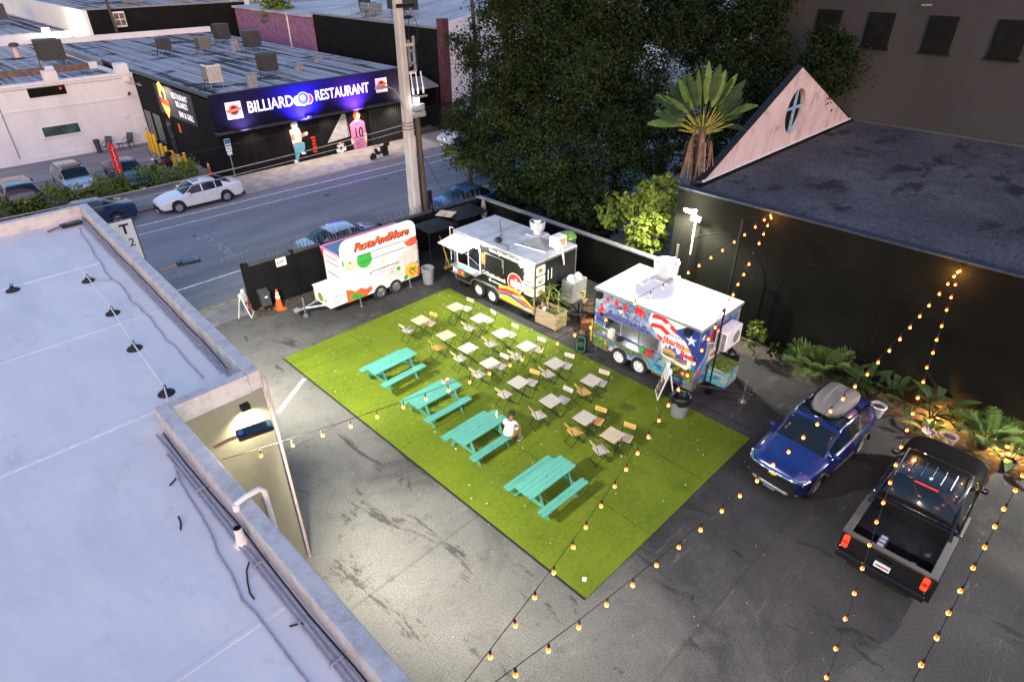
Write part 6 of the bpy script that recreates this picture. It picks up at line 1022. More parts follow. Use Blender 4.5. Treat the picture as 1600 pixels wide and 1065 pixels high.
# ---------------------------------------------------------------- vehicles
def pchip(pts, x):
    n = len(pts)
    if x <= pts[0][0]: return pts[0][1]
    if x >= pts[-1][0]: return pts[-1][1]
    d = [(pts[i+1][1]-pts[i][1])/(pts[i+1][0]-pts[i][0]) for i in range(n-1)]
    sl = [d[0]]+[0 if d[i-1]*d[i] <= 0 else 2*d[i-1]*d[i]/(d[i-1]+d[i]) for i in range(1, n-1)]+[d[-1]]
    for i in range(n-1):
        if x <= pts[i+1][0]:
            h = pts[i+1][0]-pts[i][0]; t = (x-pts[i][0])/h
            return (2*t**3-3*t*t+1)*pts[i][1]+(t**3-2*t*t+t)*h*sl[i]+(-2*t**3+3*t*t)*pts[i+1][1]+(t**3-t*t)*h*sl[i+1]
SPEC = {
 'sedan': dict(L=4.85, W=1.83, r=.33, wf=.195, wr=.77, sill=.24, top=[(0, .56), (.015, .66), (.06, .76), (.26, .96), (.30, .99), (.42, 1.38), (.50, 1.45), (.62, 1.45), (.72, 1.36), (.86, 1.09), (.90, 1.07), (.985, 1.02), (1, .86)],
      belt=[(0, .52), (.02, .62), (.08, .72), (.28, .90), (.6, .95), (.9, .99), (.985, .95), (1, .8)], hw=[(0, .62), (.02, .74), (.08, .85), (.25, .93), (.55, .95), (.85, .92), (.96, .84), (1, .74)], rh=.70, ws=(.285, .43), rw=(.70, .875), side=[(.335, .50), (.515, .665), (.675, .755)], hood_r=.80),
 'suv': dict(L=4.42, W=1.82, r=.36, wf=.195, wr=.80, sill=.30, top=[(0, .70), (.012, .88), (.04, .98), (.22, 1.10), (.28, 1.14), (.40, 1.55), (.48, 1.63), (.60, 1.65), (.86, 1.62), (.93, 1.54), (.985, 1.12), (1, .95)],
      belt=[(0, .66), (.02, .80), (.06, .90), (.28, 1.03), (.6, 1.07), (.92, 1.12), (.985, 1.02), (1, .9)], hw=[(0, .66), (.02, .78), (.07, .88), (.22, .95), (.55, .96), (.85, .94), (.97, .88), (1, .80)], rh=.76, ws=(.27, .42), rw=(.90, .975), side=[(.33, .50), (.515, .70), (.72, .84)], hood_r=.80),
 'pickup': dict(L=5.62, W=2.02, r=.40, wf=.175, wr=.755, sill=.36, top=[(0, .82), (.012, 1.0), (.04, 1.09), (.22, 1.20), (.255, 1.23), (.35, 1.72), (.42, 1.84), (.52, 1.86), (.59, 1.82), (.655, 1.34), (.66, 1.24)],
      belt=[(0, .78), (.02, .92), (.06, 1.02), (.26, 1.12), (.5, 1.16), (.66, 1.18)], hw=[(0, .72), (.02, .82), (.07, .90), (.22, .95), (.55, .965), (.66, .965)], rh=.76, ws=(.25, .375), rw=(.592, .652), side=[(.315, .43), (.445, .56)], hood_r=.82, cut=.66)}
def car(name, label, cat, kind, x, y, rz, paint, rim='steel', detail=1, plate='white_paint', roofglass=False, tail_on=False, ptxt=None, trim='black_plastic', wh=5, group=None, flares=False):
    S_ = SPEC[kind]; L, W = S_['L'], S_['W']; o = thing(name, label, cat, (x, y, 0), rz, group); X = lambda f: L/2-f*L; end = S_.get('cut', 1.)
    st = set([i/26*end for i in range(27)]+[0, .012, .03, end-.012]); r = S_['r']; Ra = r*1.17
    for w in (S_['wf'], S_['wr']):
        for k in (-1, -.96, -.85, -.65, -.35, 0, .35, .65, .85, .96, 1): st.add(w+k*Ra/L)
    for a, b in [S_['ws'], S_['rw']]+S_['side']: st |= {a, b}
    st = sorted(s for s in st if 0 <= s <= end); st = [s for i, s in enumerate(st) if i == 0 or s-st[i-1] > .0035 or s in S_['ws'] or s in S_['rw'] or any(s in q for q in S_['side'])]
    def sec(f):
        top = pchip(S_['top'], f); bl = min(pchip(S_['belt'], f), top-.015); hw = pchip(S_['hw'], f)*W/2/.96; zb = S_['sill']+(.10 if f < .015 or f > .985 else 0)
        for w in (S_['wf'], S_['wr']):
            d = abs(f-w)*L
            if d < Ra: zb = max(zb, r+sqrt(Ra*Ra-d*d))
        g = max(0, min(1, (top-bl-.05)/.25)); rr = hw*(S_['hood_r']*(1-g)+S_['rh']*g)
        z2 = max(zb+.03, zb+(bl-zb)*.5) if zb < bl-.08 else zb+.02
        return [(hw*.90, zb), (hw*.985, min(zb+.05, bl-.05)), (hw, min(z2, bl-.04)), (hw*.985, bl-.03), (hw*.94, bl), (rr, top-.05*g-.012), (rr*.78, top-.006), (0, top+.012)]
    secs = [sec(f) for f in st]; n = 8; V = []; F_ = {'body': [], 'windshield': [], 'rear_window': [], 'side_window': []}
    for s in (1, -1):
        for i, q in enumerate(secs):
            for (yy, zz) in q: V.append((X(st[i]), s*yy, zz))
    ns = len(secs)
    for si in (0, 1):
        for i in range(ns-1):
            for k in range(n-1):
                a = si*ns*n+i*n+k; b = a+n; f = (a, b, b+1, a+1); f = f[::-1] if si == 0 else f
                mid = (st[i]+st[i+1])/2; key = 'body'
                if k in (5, 6) and S_['ws'][0] < mid < S_['ws'][1]: key = 'windshield'
                elif k in (5, 6) and S_['rw'][0] < mid < S_['rw'][1]: key = 'rear_window'
                elif k == 4 and any(p < mid < q for p, q in S_['side']): key = 'side_window' + str(si)
                F_.setdefault(key, []).append(f)
    for i in (0, ns-1):
        lf = [i*n+k for k in range(n)]; rt = [ns*n+i*n+k for k in range(n)]; f = lf+rt[::-1][1:]
        F_['body'].append(tuple(f if i else f[::-1]))
    bd = None
    for key, fs in F_.items():
        if not fs: continue
        used = sorted({v for f in fs for v in f}); mp = {v: i for i, v in enumerate(used)}; m = MB(); m.add([V[v] for v in used], [tuple(mp[v] for v in f) for f in fs])
        q = m.build('side_window' if key.startswith('side') else key, paint if key == 'body' else 'glass', o, smooth=32 if key == 'body' else 60)
        if key == 'body': bd = q; me = q.data; bm = bmesh.new(); bm.from_mesh(me); bmesh.ops.remove_doubles(bm, verts=bm.verts, dist=.001); bm.to_mesh(me); bm.free(); me.set_sharp_from_angle(angle=RAD(32))
    m = MB(); hwm = W/2; m.box(X(end*.985 if end == 1 else .97), -hwm*.70, .2, X(.03), hwm*.70, .62); 
    for w in (S_['wf'], S_['wr']): m.box(X(w)-Ra*.98, -hwm*.86, r*.9, X(w)+Ra*.98, hwm*.86, r+Ra*.9)
    m.build('underbody', 'black_plastic', o)
    for w in (S_['wf'], S_['wr']):
        for s in (-1, 1): wheel(o, X(w), s*(hwm-.125), r, .22, s, rim, wh)
    for s in (1, -1):
        m = MB(); f0, f1 = S_['ws']; m.tube([(X(f), s*(sec(f)[5][0]+.002), sec(f)[5][1]) for f in [f0+.01+(f1-f0)*i/5 for i in range(6)]], .022, 6); m.build('pillar', paint, o, smooth=60)
        ym = sec(S_['ws'][0]+.045)[4]; m = MB(); xm = X(S_['ws'][0]+.055); m.prism([(-.06, 0), (.05, s*.02), (.05, s*.2), (-.02, s*.22), (-.07, s*.18)], 0, .14); m.v = [(a+xm, b+s*ym[0], c+ym[1]+.01) for a, b, c in m.v]; m.build('mirror', paint, o, bevel=.03)
        h = sec(.03); m = MB(); m.prism(rrect(-.07, 0, .07, .40, .05, 3), 0, .13); zl = h[4][1]-.14
        m = MB(); m.add([(X(.0)+.012-.02, s*h[4][0]*.48, zl+.02), (X(.0)+.004-.02, s*h[4][0]*.74, zl), (X(.035), s*(h[2][0]+.012), zl+.04), (X(.075), s*(sec(.075)[3][0]+.01), zl+.14), (X(.03), s*h[4][0]*.95, zl+.15), (X(.006), s*h[4][0]*.5, zl+.11)], [(0, 1, 2, 3, 4, 5) if s < 0 else (5, 4, 3, 2, 1, 0)]); m.build('headlight', 'white_plastic', o)
        if end == 1:
            t_ = sec(.985); zt = t_[4][1]-.16; m = MB(); m.add([(X(1)-.012, s*t_[4][0]*.55, zt), (X(.995)-.01, s*t_[4][0]*.86, zt), (X(.95), s*(sec(.95)[3][0]+.014), zt+.03), (X(.94), s*(sec(.94)[3][0]+.012), zt+.13), (X(.985)-.004, s*t_[4][0]*.92, zt+.14), (X(.997)-.012, s*t_[4][0]*.55, zt+.12)], [(0, 1, 2, 3, 4, 5) if s > 0 else (5, 4, 3, 2, 1, 0)]); m.build('taillight', 'tail_red' if tail_on else 'red', o)
        if detail:
            for p, q in S_['side'][:2]: m = MB(); f = q-.035; z_ = sec(f)[4][1]-.10; m.box(X(f)-.08, s*(sec(f)[3][0]+.003)-.012, z_, X(f)+.08, s*(sec(f)[3][0]+.003)+.012, z_+.03); m.build('door_handle', paint, o, bevel=.008)
            for p, q in S_['side'][:2]:
                pts = [(X(q+.007), s*(sec(q+.007)[k][0]+.002), sec(q+.007)[k][1]) for k in (0, 1, 2, 3, 4)]; m = MB(); m.tube(pts, .005, 4); m.build('door_seam', 'black_plastic', o)
            m = MB(); m.tube([(X(f), s*(sec(f)[4][0]+.004), sec(f)[4][1]+.012) for f in [S_['ws'][0]+.05+(S_['side'][-1][1]-S_['ws'][0]-.05)*i/8 for i in range(9)]], .010, 4); m.build('window_trim', 'chrome' if detail > 1 else 'black_plastic', o, smooth=60)
    h = sec(.0); zf = h[4][1]; m = MB(); m.prism(rrect(-hwm*.52, 0, hwm*.52, .2, .05, 3), 0, .03, frame((X(0)-.008, 0, zf-.30), (0, 1, 0), (0, 0, 1))); gr = m.build('grille', trim, o, bevel=.008)
    m = MB(); m.prism(rrect(-hwm*.6, 0, hwm*.6, .10, .03, 3), 0, .03, frame((X(0)-.004, 0, .34), (0, 1, 0), (0, 0, 1))); m.build('bumper_intake', trim, o)
    m = MB(); m.box(X(0), -.16, zf-.42, X(0)+.03, .16, zf-.31); pl = m.build('number_plate', plate, o)
    if ptxt: text(ptxt, .09, 'navy', pl, frame((X(0)+.032, 0, zf-.365), (0, 1, 0), (0, 0, 1)), ext=.002)
    if end == 1: m = MB(); zt = sec(1)[4][1]; m.box(X(1)-.03, -.16, zt-.22, X(1), .16, zt-.10); m.build('number_plate', 'white_paint', o)
    if detail:
        for k in (-1, 1): m = MB(); f = S_['ws'][0]+.012; m.tube([(X(f)+.02, k*.1-.25, sec(f)[7][1]+.01), (X(f+.02), k*.35+.05, sec(f+.02)[7][1]-.01)], .010, 4); m.build('wiper', 'black_plastic', o)
    if roofglass: m = MB(); f0, f1 = S_['ws'][1]+.02, S_['ws'][1]+.09; m.add([(X(f0), -.35, sec(f0)[7][1]+.006), (X(f1), -.35, sec(f1)[7][1]+.006), (X(f1), .35, sec(f1)[7][1]+.006), (X(f0), .35, sec(f0)[7][1]+.006)], [(0, 3, 2, 1)]); m.build('sunroof', 'glass', o)
    if flares:
        for s in (-1, 1):
            for w in (S_['wf'], S_['wr']):
                m = MB(); m.tube([(X(w)+Ra*cos(a), s*(sec(w)[2][0]+.0), r+Ra*sin(a)*1.0) for a in [pi*i/10 for i in range(11)]], .045, 6); m.build('wheel_flare', 'black_plastic', o, smooth=60)
            m = MB(); m.box(X(S_['wr']-Ra/L), s*hwm*.97-.03, .27, X(S_['wf']+Ra/L), s*hwm*.97+.03, .40); m.build('side_skirt', 'black_plastic', o, bevel=.02)
    o['_'] = 0; del o['_']; return o, X, sec
def rails(o, X, sec, f0, f1, mat='chrome'):
    for s in (-1, 1):
        y = s*(sec((f0+f1)/2)[5][0]-.03); m = MB(); m.tube([(X(f0), y, sec(f0)[5][1]), (X(f0+.02), y, sec(f0)[5][1]+.07), (X(f1-.02), y, sec(f1)[5][1]+.07), (X(f1), y, sec(f1)[5][1])], .022, 6); m.build('roof_rail', mat, o, smooth=60)
# blue SUV
o, X, sec = car('blue_suv', 'metallic blue compact suv with grey roof box parked by plants', 'suv', 'suv', 16.25, 3.75, RAD(175), 'car_blue', 'ac_grey', 2, 'sky_blue', ptxt='FLR 27B' if 0 else None, flares=True)
rails(o, X, sec, .45, .88); m = MB(); m.box(X(.46), -.62, 1.625, X(.60), .62, 1.655); m.build('roof_glass', 'glass', o)
m = MB(); z = sec(0.03)[4][1]; pts = [(X(0)+.012, y, z-.02+.05*abs(y)) for y in (-.62, -.3, 0, .3, .62)]; m.tube([(X(.05), -.80, z+.05)]+pts+[(X(.05), .80, z+.05)], .035, 6); m.build('chrome_bar', 'chrome', o, smooth=60)
m = MB(); m.tube([(X(.03), -.72, .40)]+[(X(0)+.03, y, .36) for y in (-.45, 0, .45)]+[(X(.03), .72, .40)], .05, 6); m.build('skid_plate', 'steel', o, smooth=60); m = MB(); m.prism([(-.11, -.02), (-.04, -.02), (-.04, -.045), (.04, -.045), (.04, -.02), (.11, -.02), (.11, .02), (.04, .02), (.04, .045), (-.04, .045), (-.04, .02), (-.11, .02)], 0, .02, frame((X(0)+.03, 0, z-.06), (0, 1, 0), (0, 0, 1))); m.build('badge', 'yellow', o)
m = MB(); m.prism(rrect(-.68, .30, .68, .64, .08, 3), -.05, .02, frame((X(0)+.0, 0, 0), (0, 1, 0), (0, 0, 1))); m.build('lower_grille', 'black_plastic', o, bevel=.02); m = MB(); m.prism(rrect(-.70, z-.24, .70, z-.05, .05, 3), -.05, .02, frame((X(0)+.0, 0, 0), (0, 1, 0), (0, 0, 1))); m.build('upper_grille', 'black_metal', o, bevel=.01)
for s in (-1, 1): m = MB(); m.tube([(X(.035), s*.78, z-.02), (X(.08), s*.86, z+.03)], .03, 5); m.build('daylight_strip', 'white_paint', o)
decal('window_sticker', circ(0, 0, .06, 10), 'white_paint', o, frame((X(.395), -.55, 1.475), (0, 1, 0), (-.6, 0, .55)), .02)
scribble(o, frame((X(0)+.034, 0, sec(0)[4][1]-.365), (0, 1, 0), (0, 0, 1)), .24, .06, 'navy', 6)
bx = thing('roof_cargo_box', 'grey streamlined cargo box on the roof of blue suv', 'roof box', (16.95, 3.70, 1.74), RAD(175)); m = MB()
prof = []
for k, (fx, ww, hh) in enumerate(((-.72, .34, .10), (-.69, .42, .24), (-.5, .46, .33), (-.1, .47, .37), (.3, .45, .34), (.58, .38, .24), (.74, .26, .13), (.78, .18, .08))): prof.append([(fx, -ww, 0), (fx, -ww, hh*.45), (fx, -ww*.9, hh*.8), (fx, -ww*.6, hh), (fx, -ww*.3, hh*1.03), (fx, -ww*.25, hh*.97), (fx, ww*.25, hh*.97), (fx, ww*.3, hh*1.03), (fx, ww*.6, hh), (fx, ww*.9, hh*.8), (fx, ww, hh*.45), (fx, ww, 0)])
nn = 12; m.add([p for q in prof for p in q], [(i*nn+k, i*nn+k+1, (i+1)*nn+k+1, (i+1)*nn+k) for i in range(7) for k in range(nn-1)]+[tuple(range(nn)), tuple(range(7*nn, 8*nn))[::-1]]+[(i*nn, (i+1)*nn, (i+1)*nn+nn-1, i*nn+nn-1) for i in range(7)]); m.build('box_lid', 'roofbox_grey', bx, smooth=40); m = MB(); m.prism([(-.7, -.42), (-.4, -.475), (.3, -.465), (.6, -.4), (.76, -.25), (.76, .25), (.6, .4), (.3, .465), (-.4, .475), (-.7, .42)], -.02, .05); m.build('box_base', 'dark_grey', bx)
for x in (-.4, .35): m = MB(); m.box(x-.03, -.66, -.09, x+.03, .66, -.05); m.build('cross_bar', 'black_metal', bx)
# black pickup
o, X, sec = car('black_pickup', 'black crew cab pickup with lit red tail lamps and grey bed rails', 'pickup truck', 'pickup', 15.62, .74, RAD(0), 'car_black', 'chrome', 2)
m = MB()
for s in (-1, 1):
    m.box(X(.985), s*.97-.10, .45, X(.66), s*.97+.03, 1.16)
m.box(X(.985)-.02, -.9, .5, X(.985)+.06, .9, 1.14); m.box(X(.985), -.9, .62, X(.66), .9, .68); m.box(X(.68), -.88, .68, X(.66), .88, 1.2); bed = m.build('cargo_bed', 'car_black', o, bevel=.02)
for s in (-1, 1):
    m = MB(); m.box(X(.985), s*.935-.10, 1.16, X(.69), s*.935+.08, 1.21); m.build('bed_rail_cap', 'rail_grey', o, bevel=.015)
    m = MB(); m.add([(X(.60), s*.80, 1.72), (X(.66), s*.88, 1.22), (X(.74), s*.94, 1.215), (X(.60), s*.76, 1.72), (X(.66), s*.82, 1.22), (X(.74), s*.86, 1.215)], [(0, 1, 2), (3, 5, 4), (0, 2, 5, 3), (0, 3, 4, 1)]); m.build('sail_panel', 'car_black', o)
    m = MB(); m.tube([(X(.62), s*.70, 1.80), (X(.43), s*.74, 1.89), (X(.40), s*.73, 1.87)], .02, 5); m.build('roof_rail', 'rail_grey', o, smooth=60)
    m = MB(); m.prism(rrect(-.065, -.18, .065, .18, .04, 3), 0, .04, frame((X(.992), s*.86, .98), (0, -1, 0), (0, 0, 1))); tl_ = m.build('taillight', 'tail_red', o)
    m = MB(); m.prism(rrect(-.055, -.05, .055, .05, .03, 3), 0, .05, frame((X(.992), s*.86, .98), (0, -1, 0), (0, 0, 1))); m.build('lens', 'red', tl_)
    m = MB(); m.box(X(.58), s*1.03-.06, .30, X(.33), s*1.03+.07, .36); m.build('running_board', 'rail_grey', o, bevel=.02)
    m = MB(); m.tube([(X(S_w)+.5*cos(a), s*1.0, .40+.5*sin(a)) for S_w in (.755,) for a in [pi*i/10 for i in range(11)]], .05, 6); m.build('wheel_flare', 'car_black', o, smooth=60)
m = MB(); m.box(X(.99), -.88, 1.16, X(.965), .88, 1.215); m.build('tailgate_cap', 'rail_grey', o, bevel=.012); m = MB(); m.box(X(1)-.05, -.98, .48, X(.985), .98, .66); m.build('rear_bumper', 'car_black', o, bevel=.04)
m = MB(); m.box(X(.994)-.03, -.17, .74, X(.994), .17, .90); pl = m.build('number_plate', 'white_paint', o); scribble(pl, frame((X(.994)-.031, 0, .82), (0, -1, 0), (0, 0, 1)), .28, .07, 'dark_grey', 7); decal('plate_mark', circ(0, 0, .03, 8), 'red', pl, frame((X(.994)-.033, 0, .82), (0, -1, 0), (0, 0, 1))); m = MB(); m.prism([(-.16, -.02), (-.06, -.03), (-.06, -.06), (.06, -.06), (.06, -.03), (.16, -.02), (.14, .025), (.05, .02), (.05, .05), (-.05, .05), (-.05, .02), (-.14, .025)], 0, .02, frame((X(.994)-.01, 0, 1.0), (0, -1, 0), (0, 0, 1))); m.build('badge', 'black_metal', o)
m = MB(); m.box(X(.66)-.02, -.26, 1.235, X(.66)+.0, .26, 1.27); m.v = [(x+.32, y, z+.575) for x, y, z in m.v]; m.build('brake_light', 'brake_bar', o)
for k in range(5): m = MB(); yy = -.45+k*.225; m.box(X(.57), yy-.02, 1.835, X(.45), yy+.02, 1.878); m.build('roof_rib', 'car_black', o, bevel=.012)
m = MB(); m.lathe([(.05, 0), (.04, .04), (.01, .06)], 12, T(X(.55), .0, 1.86)); m.build('antenna_dome', 'chrome', o, smooth=50)
for k, (x, y, s, c, lab) in enumerate(((X(.86), .25, (.5, .22, .16), 'dark_grey', 'dark storage case with white printed cards lying in pickup bed'), (X(.80), -.35, (.4, .3, .14), 'bag_black', 'black sack heaped in the pickup bed by the cab'), (X(.9), -.5, (.3, .25, .1), 'grey_plastic', 'grey tool tray lying in the corner of the pickup bed'))):
    b = thing(('storage_case', 'sack', 'tool_tray')[k], lab, ('case', 'sack', 'tray')[k], (15.62+x, .74+y, .69), .3*k); m = MB(); m.prism(rrect(-s[0]/2, -s[1]/2, s[0]/2, s[1]/2, .05, 3), 0, s[2]); m.build('body_shell', c, b, bevel=.03)
    if k == 0:
        for q in (-.15, 0, .14): decal('card', [(q-.05, -.07), (q+.05, -.07), (q+.05, .07), (q-.05, .07)], 'white_plastic', b, T(0, 0, s[2]))
# street cars
car('white_sedan', 'white sedan with sunroof parked at the far kerb', 'car', 'sedan', 12.55, 38.95, RAD(179), 'car_white', 'steel', 2, roofglass=True, wh=5)
car('navy_sedan', 'dark navy sedan with red tail lamp half hidden behind the roof', 'car', 'sedan', 6.65, 39.5, RAD(180), 'car_navy', 'steel', 1, wh=5)
car('white_saloon', 'white saloon car with wide grille parked past the concrete pole', 'car', 'sedan', 33.2, 38.35, RAD(180), 'car_white', 'steel', 1, trim='chrome')
car('silver_coupe', 'silver car with dark rear glass behind the spiked fence', 'car', 'sedan', 14.9, 26.75, RAD(0), 'car_silver', 'steel', 1)
car('blue_sedan', 'dark blue sedan behind the far end of the spiked fence', 'car', 'sedan', 23.4, 26.75, RAD(0), 'car_bluegrey', 'steel', 1)
o, X, sec = car('dark_suv', 'dark suv with pale roof rails parked leftmost behind the hedge', 'suv', 'suv', 4.95, 46.3, RAD(90), 'car_black', 'steel', 1); rails(o, X, sec, .45, .88)
o, X, sec = car('silver_suv', 'silver suv with dark glass roof parked in the middle behind hedge', 'suv', 'suv', 8.05, 46.5, RAD(-90), 'car_silver', 'steel', 1); rails(o, X, sec, .45, .88, 'black_metal'); m = MB(); m.box(X(.62), -.55, 1.64, X(.44), .55, 1.665); m.build('roof_glass', 'glass', o)
car('blue_hatchback', 'dark blue car with black roof parked beside the yellow bollards', 'car', 'sedan', 10.95, 46.3, RAD(-90), 'car_navy', 'steel', 1)
def motorbike(x, y, rz, label, c):
    o = thing('motor_scooter', label, 'scooter', (x, y, 0), rz)
    for xx in (-.62, .62): m = MB(); m.lathe([(.2, -.05), (.27, -.05), (.29, 0), (.27, .05), (.2, .05)], 16, T(xx, 0, .29) @ RX(pi/2)); w = m.build('wheel', 'rubber', o, smooth=40); m = MB(); m.lathe([(.19, -.03), (.19, .03), (.03, .05)], 12, T(xx, 0, .29) @ RX(pi/2)); m.build('rim', 'steel', w)
    m = MB(); m.prism([(-.75, .45), (-.2, .38), (.25, .36), (.4, .8), (.3, .85), (.15, .5), (-.15, .55), (-.3, .75), (-.8, .78)], -.14, .14, RX(pi/2)); m.build('fairing', c, o, bevel=.04); m = MB(); m.prism(rrect(-.75, -.13, -.12, .13, .08), .76, .86); m.build('seat', 'black_plastic', o, bevel=.03)
    m = MB(); m.tube([(.62, 0, .3), (.42, 0, .95)], .035, 6); m.build('fork', 'steel', o); m = MB(); m.tube([(.36, -.33, 1.02), (.42, 0, .97), (.36, .33, 1.02)], .02, 6); m.build('handlebar', 'black_metal', o); m = MB(); m.lathe([(.09, 0), (.11, .06), (.05, .14)], 12, T(.47, 0, .88) @ RY(pi/2)); m.build('headlight', 'white_plastic', o, smooth=40)
    for s in (-1, 1): m = MB(); m.tube([(.38, s*.26, 1.0), (.34, s*.34, 1.15)], .01, 4); m.lathe([(.05, 0), (.05, .02)], 8, T(.34, s*.35, 1.17) @ RY(pi/2)); m.build('mirror', 'black_metal', o)
    m = MB(); m.box(-.95, -.16, .8, -.6, .16, 1.08); m.build('top_box', 'black_plastic', o, bevel=.04)
motorbike(13.4, 47.4, RAD(200), 'dark red scooter parked in front of the yellow bollards', 'maroon_wall'); motorbike(25.5, 39.0, RAD(190), 'black scooter parked on the far pavement below the pink mural', 'black_plastic')
# bollards, hedge, sign, chairs, flags
for k, (x, y) in enumerate(((14.64, 53.0), (14.63, 52.3), (14.62, 51.5), (14.55, 50.2), (14.5, 49.2), (14.4, 47.7), (14.35, 46.4), (14.78, 46.6))):
    h = 1.5 if k < 3 else 1.1; o = thing('yellow_bollard', f'yellow bollard, {ORD[k]} of the row counted from the white building' if k < 7 else 'yellow bollard beside the last of the row, nearest the black restaurant', 'bollard', (x, y, 0), 0, 'yellow bollards by the restaurant'); m = MB(); m.lathe([(.11, 0), (.11, h-.03), (.08, h)], 14); m.build('post', 'bollard_yellow', o, smooth=40); m = MB(); m.lathe([(.15, 0), (.15, .03)], 12); m.build('base', 'mid_grey', o)
o = thing('parking_sign', 'blue and white parking sign on thin pole by the restaurant corner', 'sign', (15.95, 42.0 if 0 else 41.6, .1), RAD(-5)); m = MB(); m.tube([(0, 0, 0), (0, 0, 2.6)], .03, 6); m.build('pole', 'galvanised', o); m = MB(); m.box(-.18, -.05, 1.85, .18, -.031, 2.6); p = m.build('panel', 'white_paint', o); m = MB(); m.box(-.16, -.056, 2.3, .16, -.051, 2.58); m.build('header', 'sign_blue', p); m = MB(); m.box(-.15, -.05, 1.6, .15, -.031, 1.82); m.build('panel', 'white_paint', o); decal('symbol', circ(0, 0, .08, 10), 'green', p, frame((0, -.056, 2.44), (1, 0, 0), (0, 0, 1))); scribble(p, frame((0, -.05, 2.16), (1, 0, 0), (0, 0, 1)), .24, .07, 'sign_blue', 5); scribble(p, frame((0, -.05, 2.0), (1, 0, 0), (0, 0, 1)), .26, .05, 'dark_grey', 6)
def patio(x, y, rz, label, kind='chair'):
    o = thing('patio_chair' if kind == 'chair' else 'side_table', label, kind, (x, y, 0), rz)
    if kind == 'chair':
        m = MB(); m.box(-.25, -.25, .40, .25, .25, .44); m.build('seat', 'dark_grey', o); m = MB(); m.add([(-.25, .24, .42), (.25, .24, .42), (.25, .5, 1.05), (-.25, .5, 1.05), (-.25, .27, .42), (.25, .27, .42), (.25, .53, 1.05), (-.25, .53, 1.05)], [(0, 1, 2, 3), (4, 7, 6, 5), (0, 4, 5, 1), (1, 5, 6, 2), (2, 6, 7, 3), (3, 7, 4, 0)]); m.build('backrest', 'dark_grey', o)
        for s in (-1, 1): m = MB(); m.tube([(s*.27, .42, .75), (s*.28, 0, .68), (s*.28, -.25, .62), (s*.28, -.3, 0)], .02, 5); m.build('armrest', 'black_metal', o, smooth=60); m = MB(); m.tube([(s*.25, .2, .4), (s*.26, .35, 0)], .02, 5); m.build('leg', 'black_metal', o)
    else:
        m = MB(); m.lathe([(.26, .48), (.26, .51)], 16); m.build('top', 'dark_grey', o)
        for k in range(3): m = MB(); m.tube([(.1*cos(k*2.1), .1*sin(k*2.1), .48), (.25*cos(k*2.1), .25*sin(k*2.1), 0)], .015, 5); m.build('leg', 'black_metal', o)
patio(12.3, 55.0, RAD(-40), 'tilted grey patio chair against the white wall by the bin'); patio(13.75, 55.1, RAD(-50), 'grey upright patio chair nearest the white door'); patio(13.1, 54.9, 0, 'small dark side table between the two patio chairs', 'table'); can(11.75, 55.35, 'tall dark shiny bin against the white wall beside patio chairs', 'dark_grey', False, .95, .2)
def flag(x, y, rz, label):
    o = thing('feather_flag', label, 'flag', (x, y, 0), rz); m = MB(); m.tube([(0, 0, 0), (0, 0, 2.6), (.1, 0, 2.85)], .018, 5); m.build('pole', 'galvanised', o); m = MB(); m.prism([(.02, .75), (.42, .75), (.45, 2.2), (.38, 2.65), (.2, 2.85), (.02, 2.75)], -.006, .006, RX(pi/2)); f = m.build('fabric', 'bright_red', o); m = MB(); m.prism([(.02, .4), (.40, .4), (.42, .75), (.02, .75)], -.007, .007, RX(pi/2)); m.build('fabric_hem', 'yellow', f); m = MB(); m.tube([(.22+.09*sin(k*1.9)*(.5+.5*cos(k*.7)), -.012, 2.55-.085*k) for k in range(20)], .016, 4); m.build('script', 'white_paint', f, smooth=60); m = MB(); m.cbox(0, 0, .02, .4, .4, .04); m.build('base', 'dark_grey', o)
flag(10.1, 45.3, RAD(10), 'red feather flag with white script beside dark blue car'); flag(3.4, 45.0, RAD(15), 'red feather flag at the left edge by the dark suv')
hedge_rail = thing('hedge_railing', 'low black railing at the right end of hedge', 'railing', (14.5, 43.3, 0)); m = MB(); m.box(0, -.015, .75, 1.0, .015, .79); m.build('rail', 'black_metal', hedge_rail)
bm_ = None
for i in range(7): m = MB(); m.tube([(.05+i*.15, 0, 0), (.05+i*.15, 0, .78)], .014, 4); m.build('bar', 'black_metal', hedge_rail)
o = thing('beige_low_building', 'low beige wall with black script lettering behind the trees', 'wall', (26.2, 25.3, 0), RAD(-68)); m = MB(); m.box(-1.6, 0, 0, 3.6, .3, 1.6); m.build('wall_body', 'tan', o); m = MB(); m.box(-1.65, -.04, 1.6, 3.65, .34, 1.7); m.build('coping', 'parapet_stucco', o); text('gel', .85, 'black_metal', o, frame((.9, -.006, .9), (1, 0, 0), (0, 0, 1)), shear=.35)

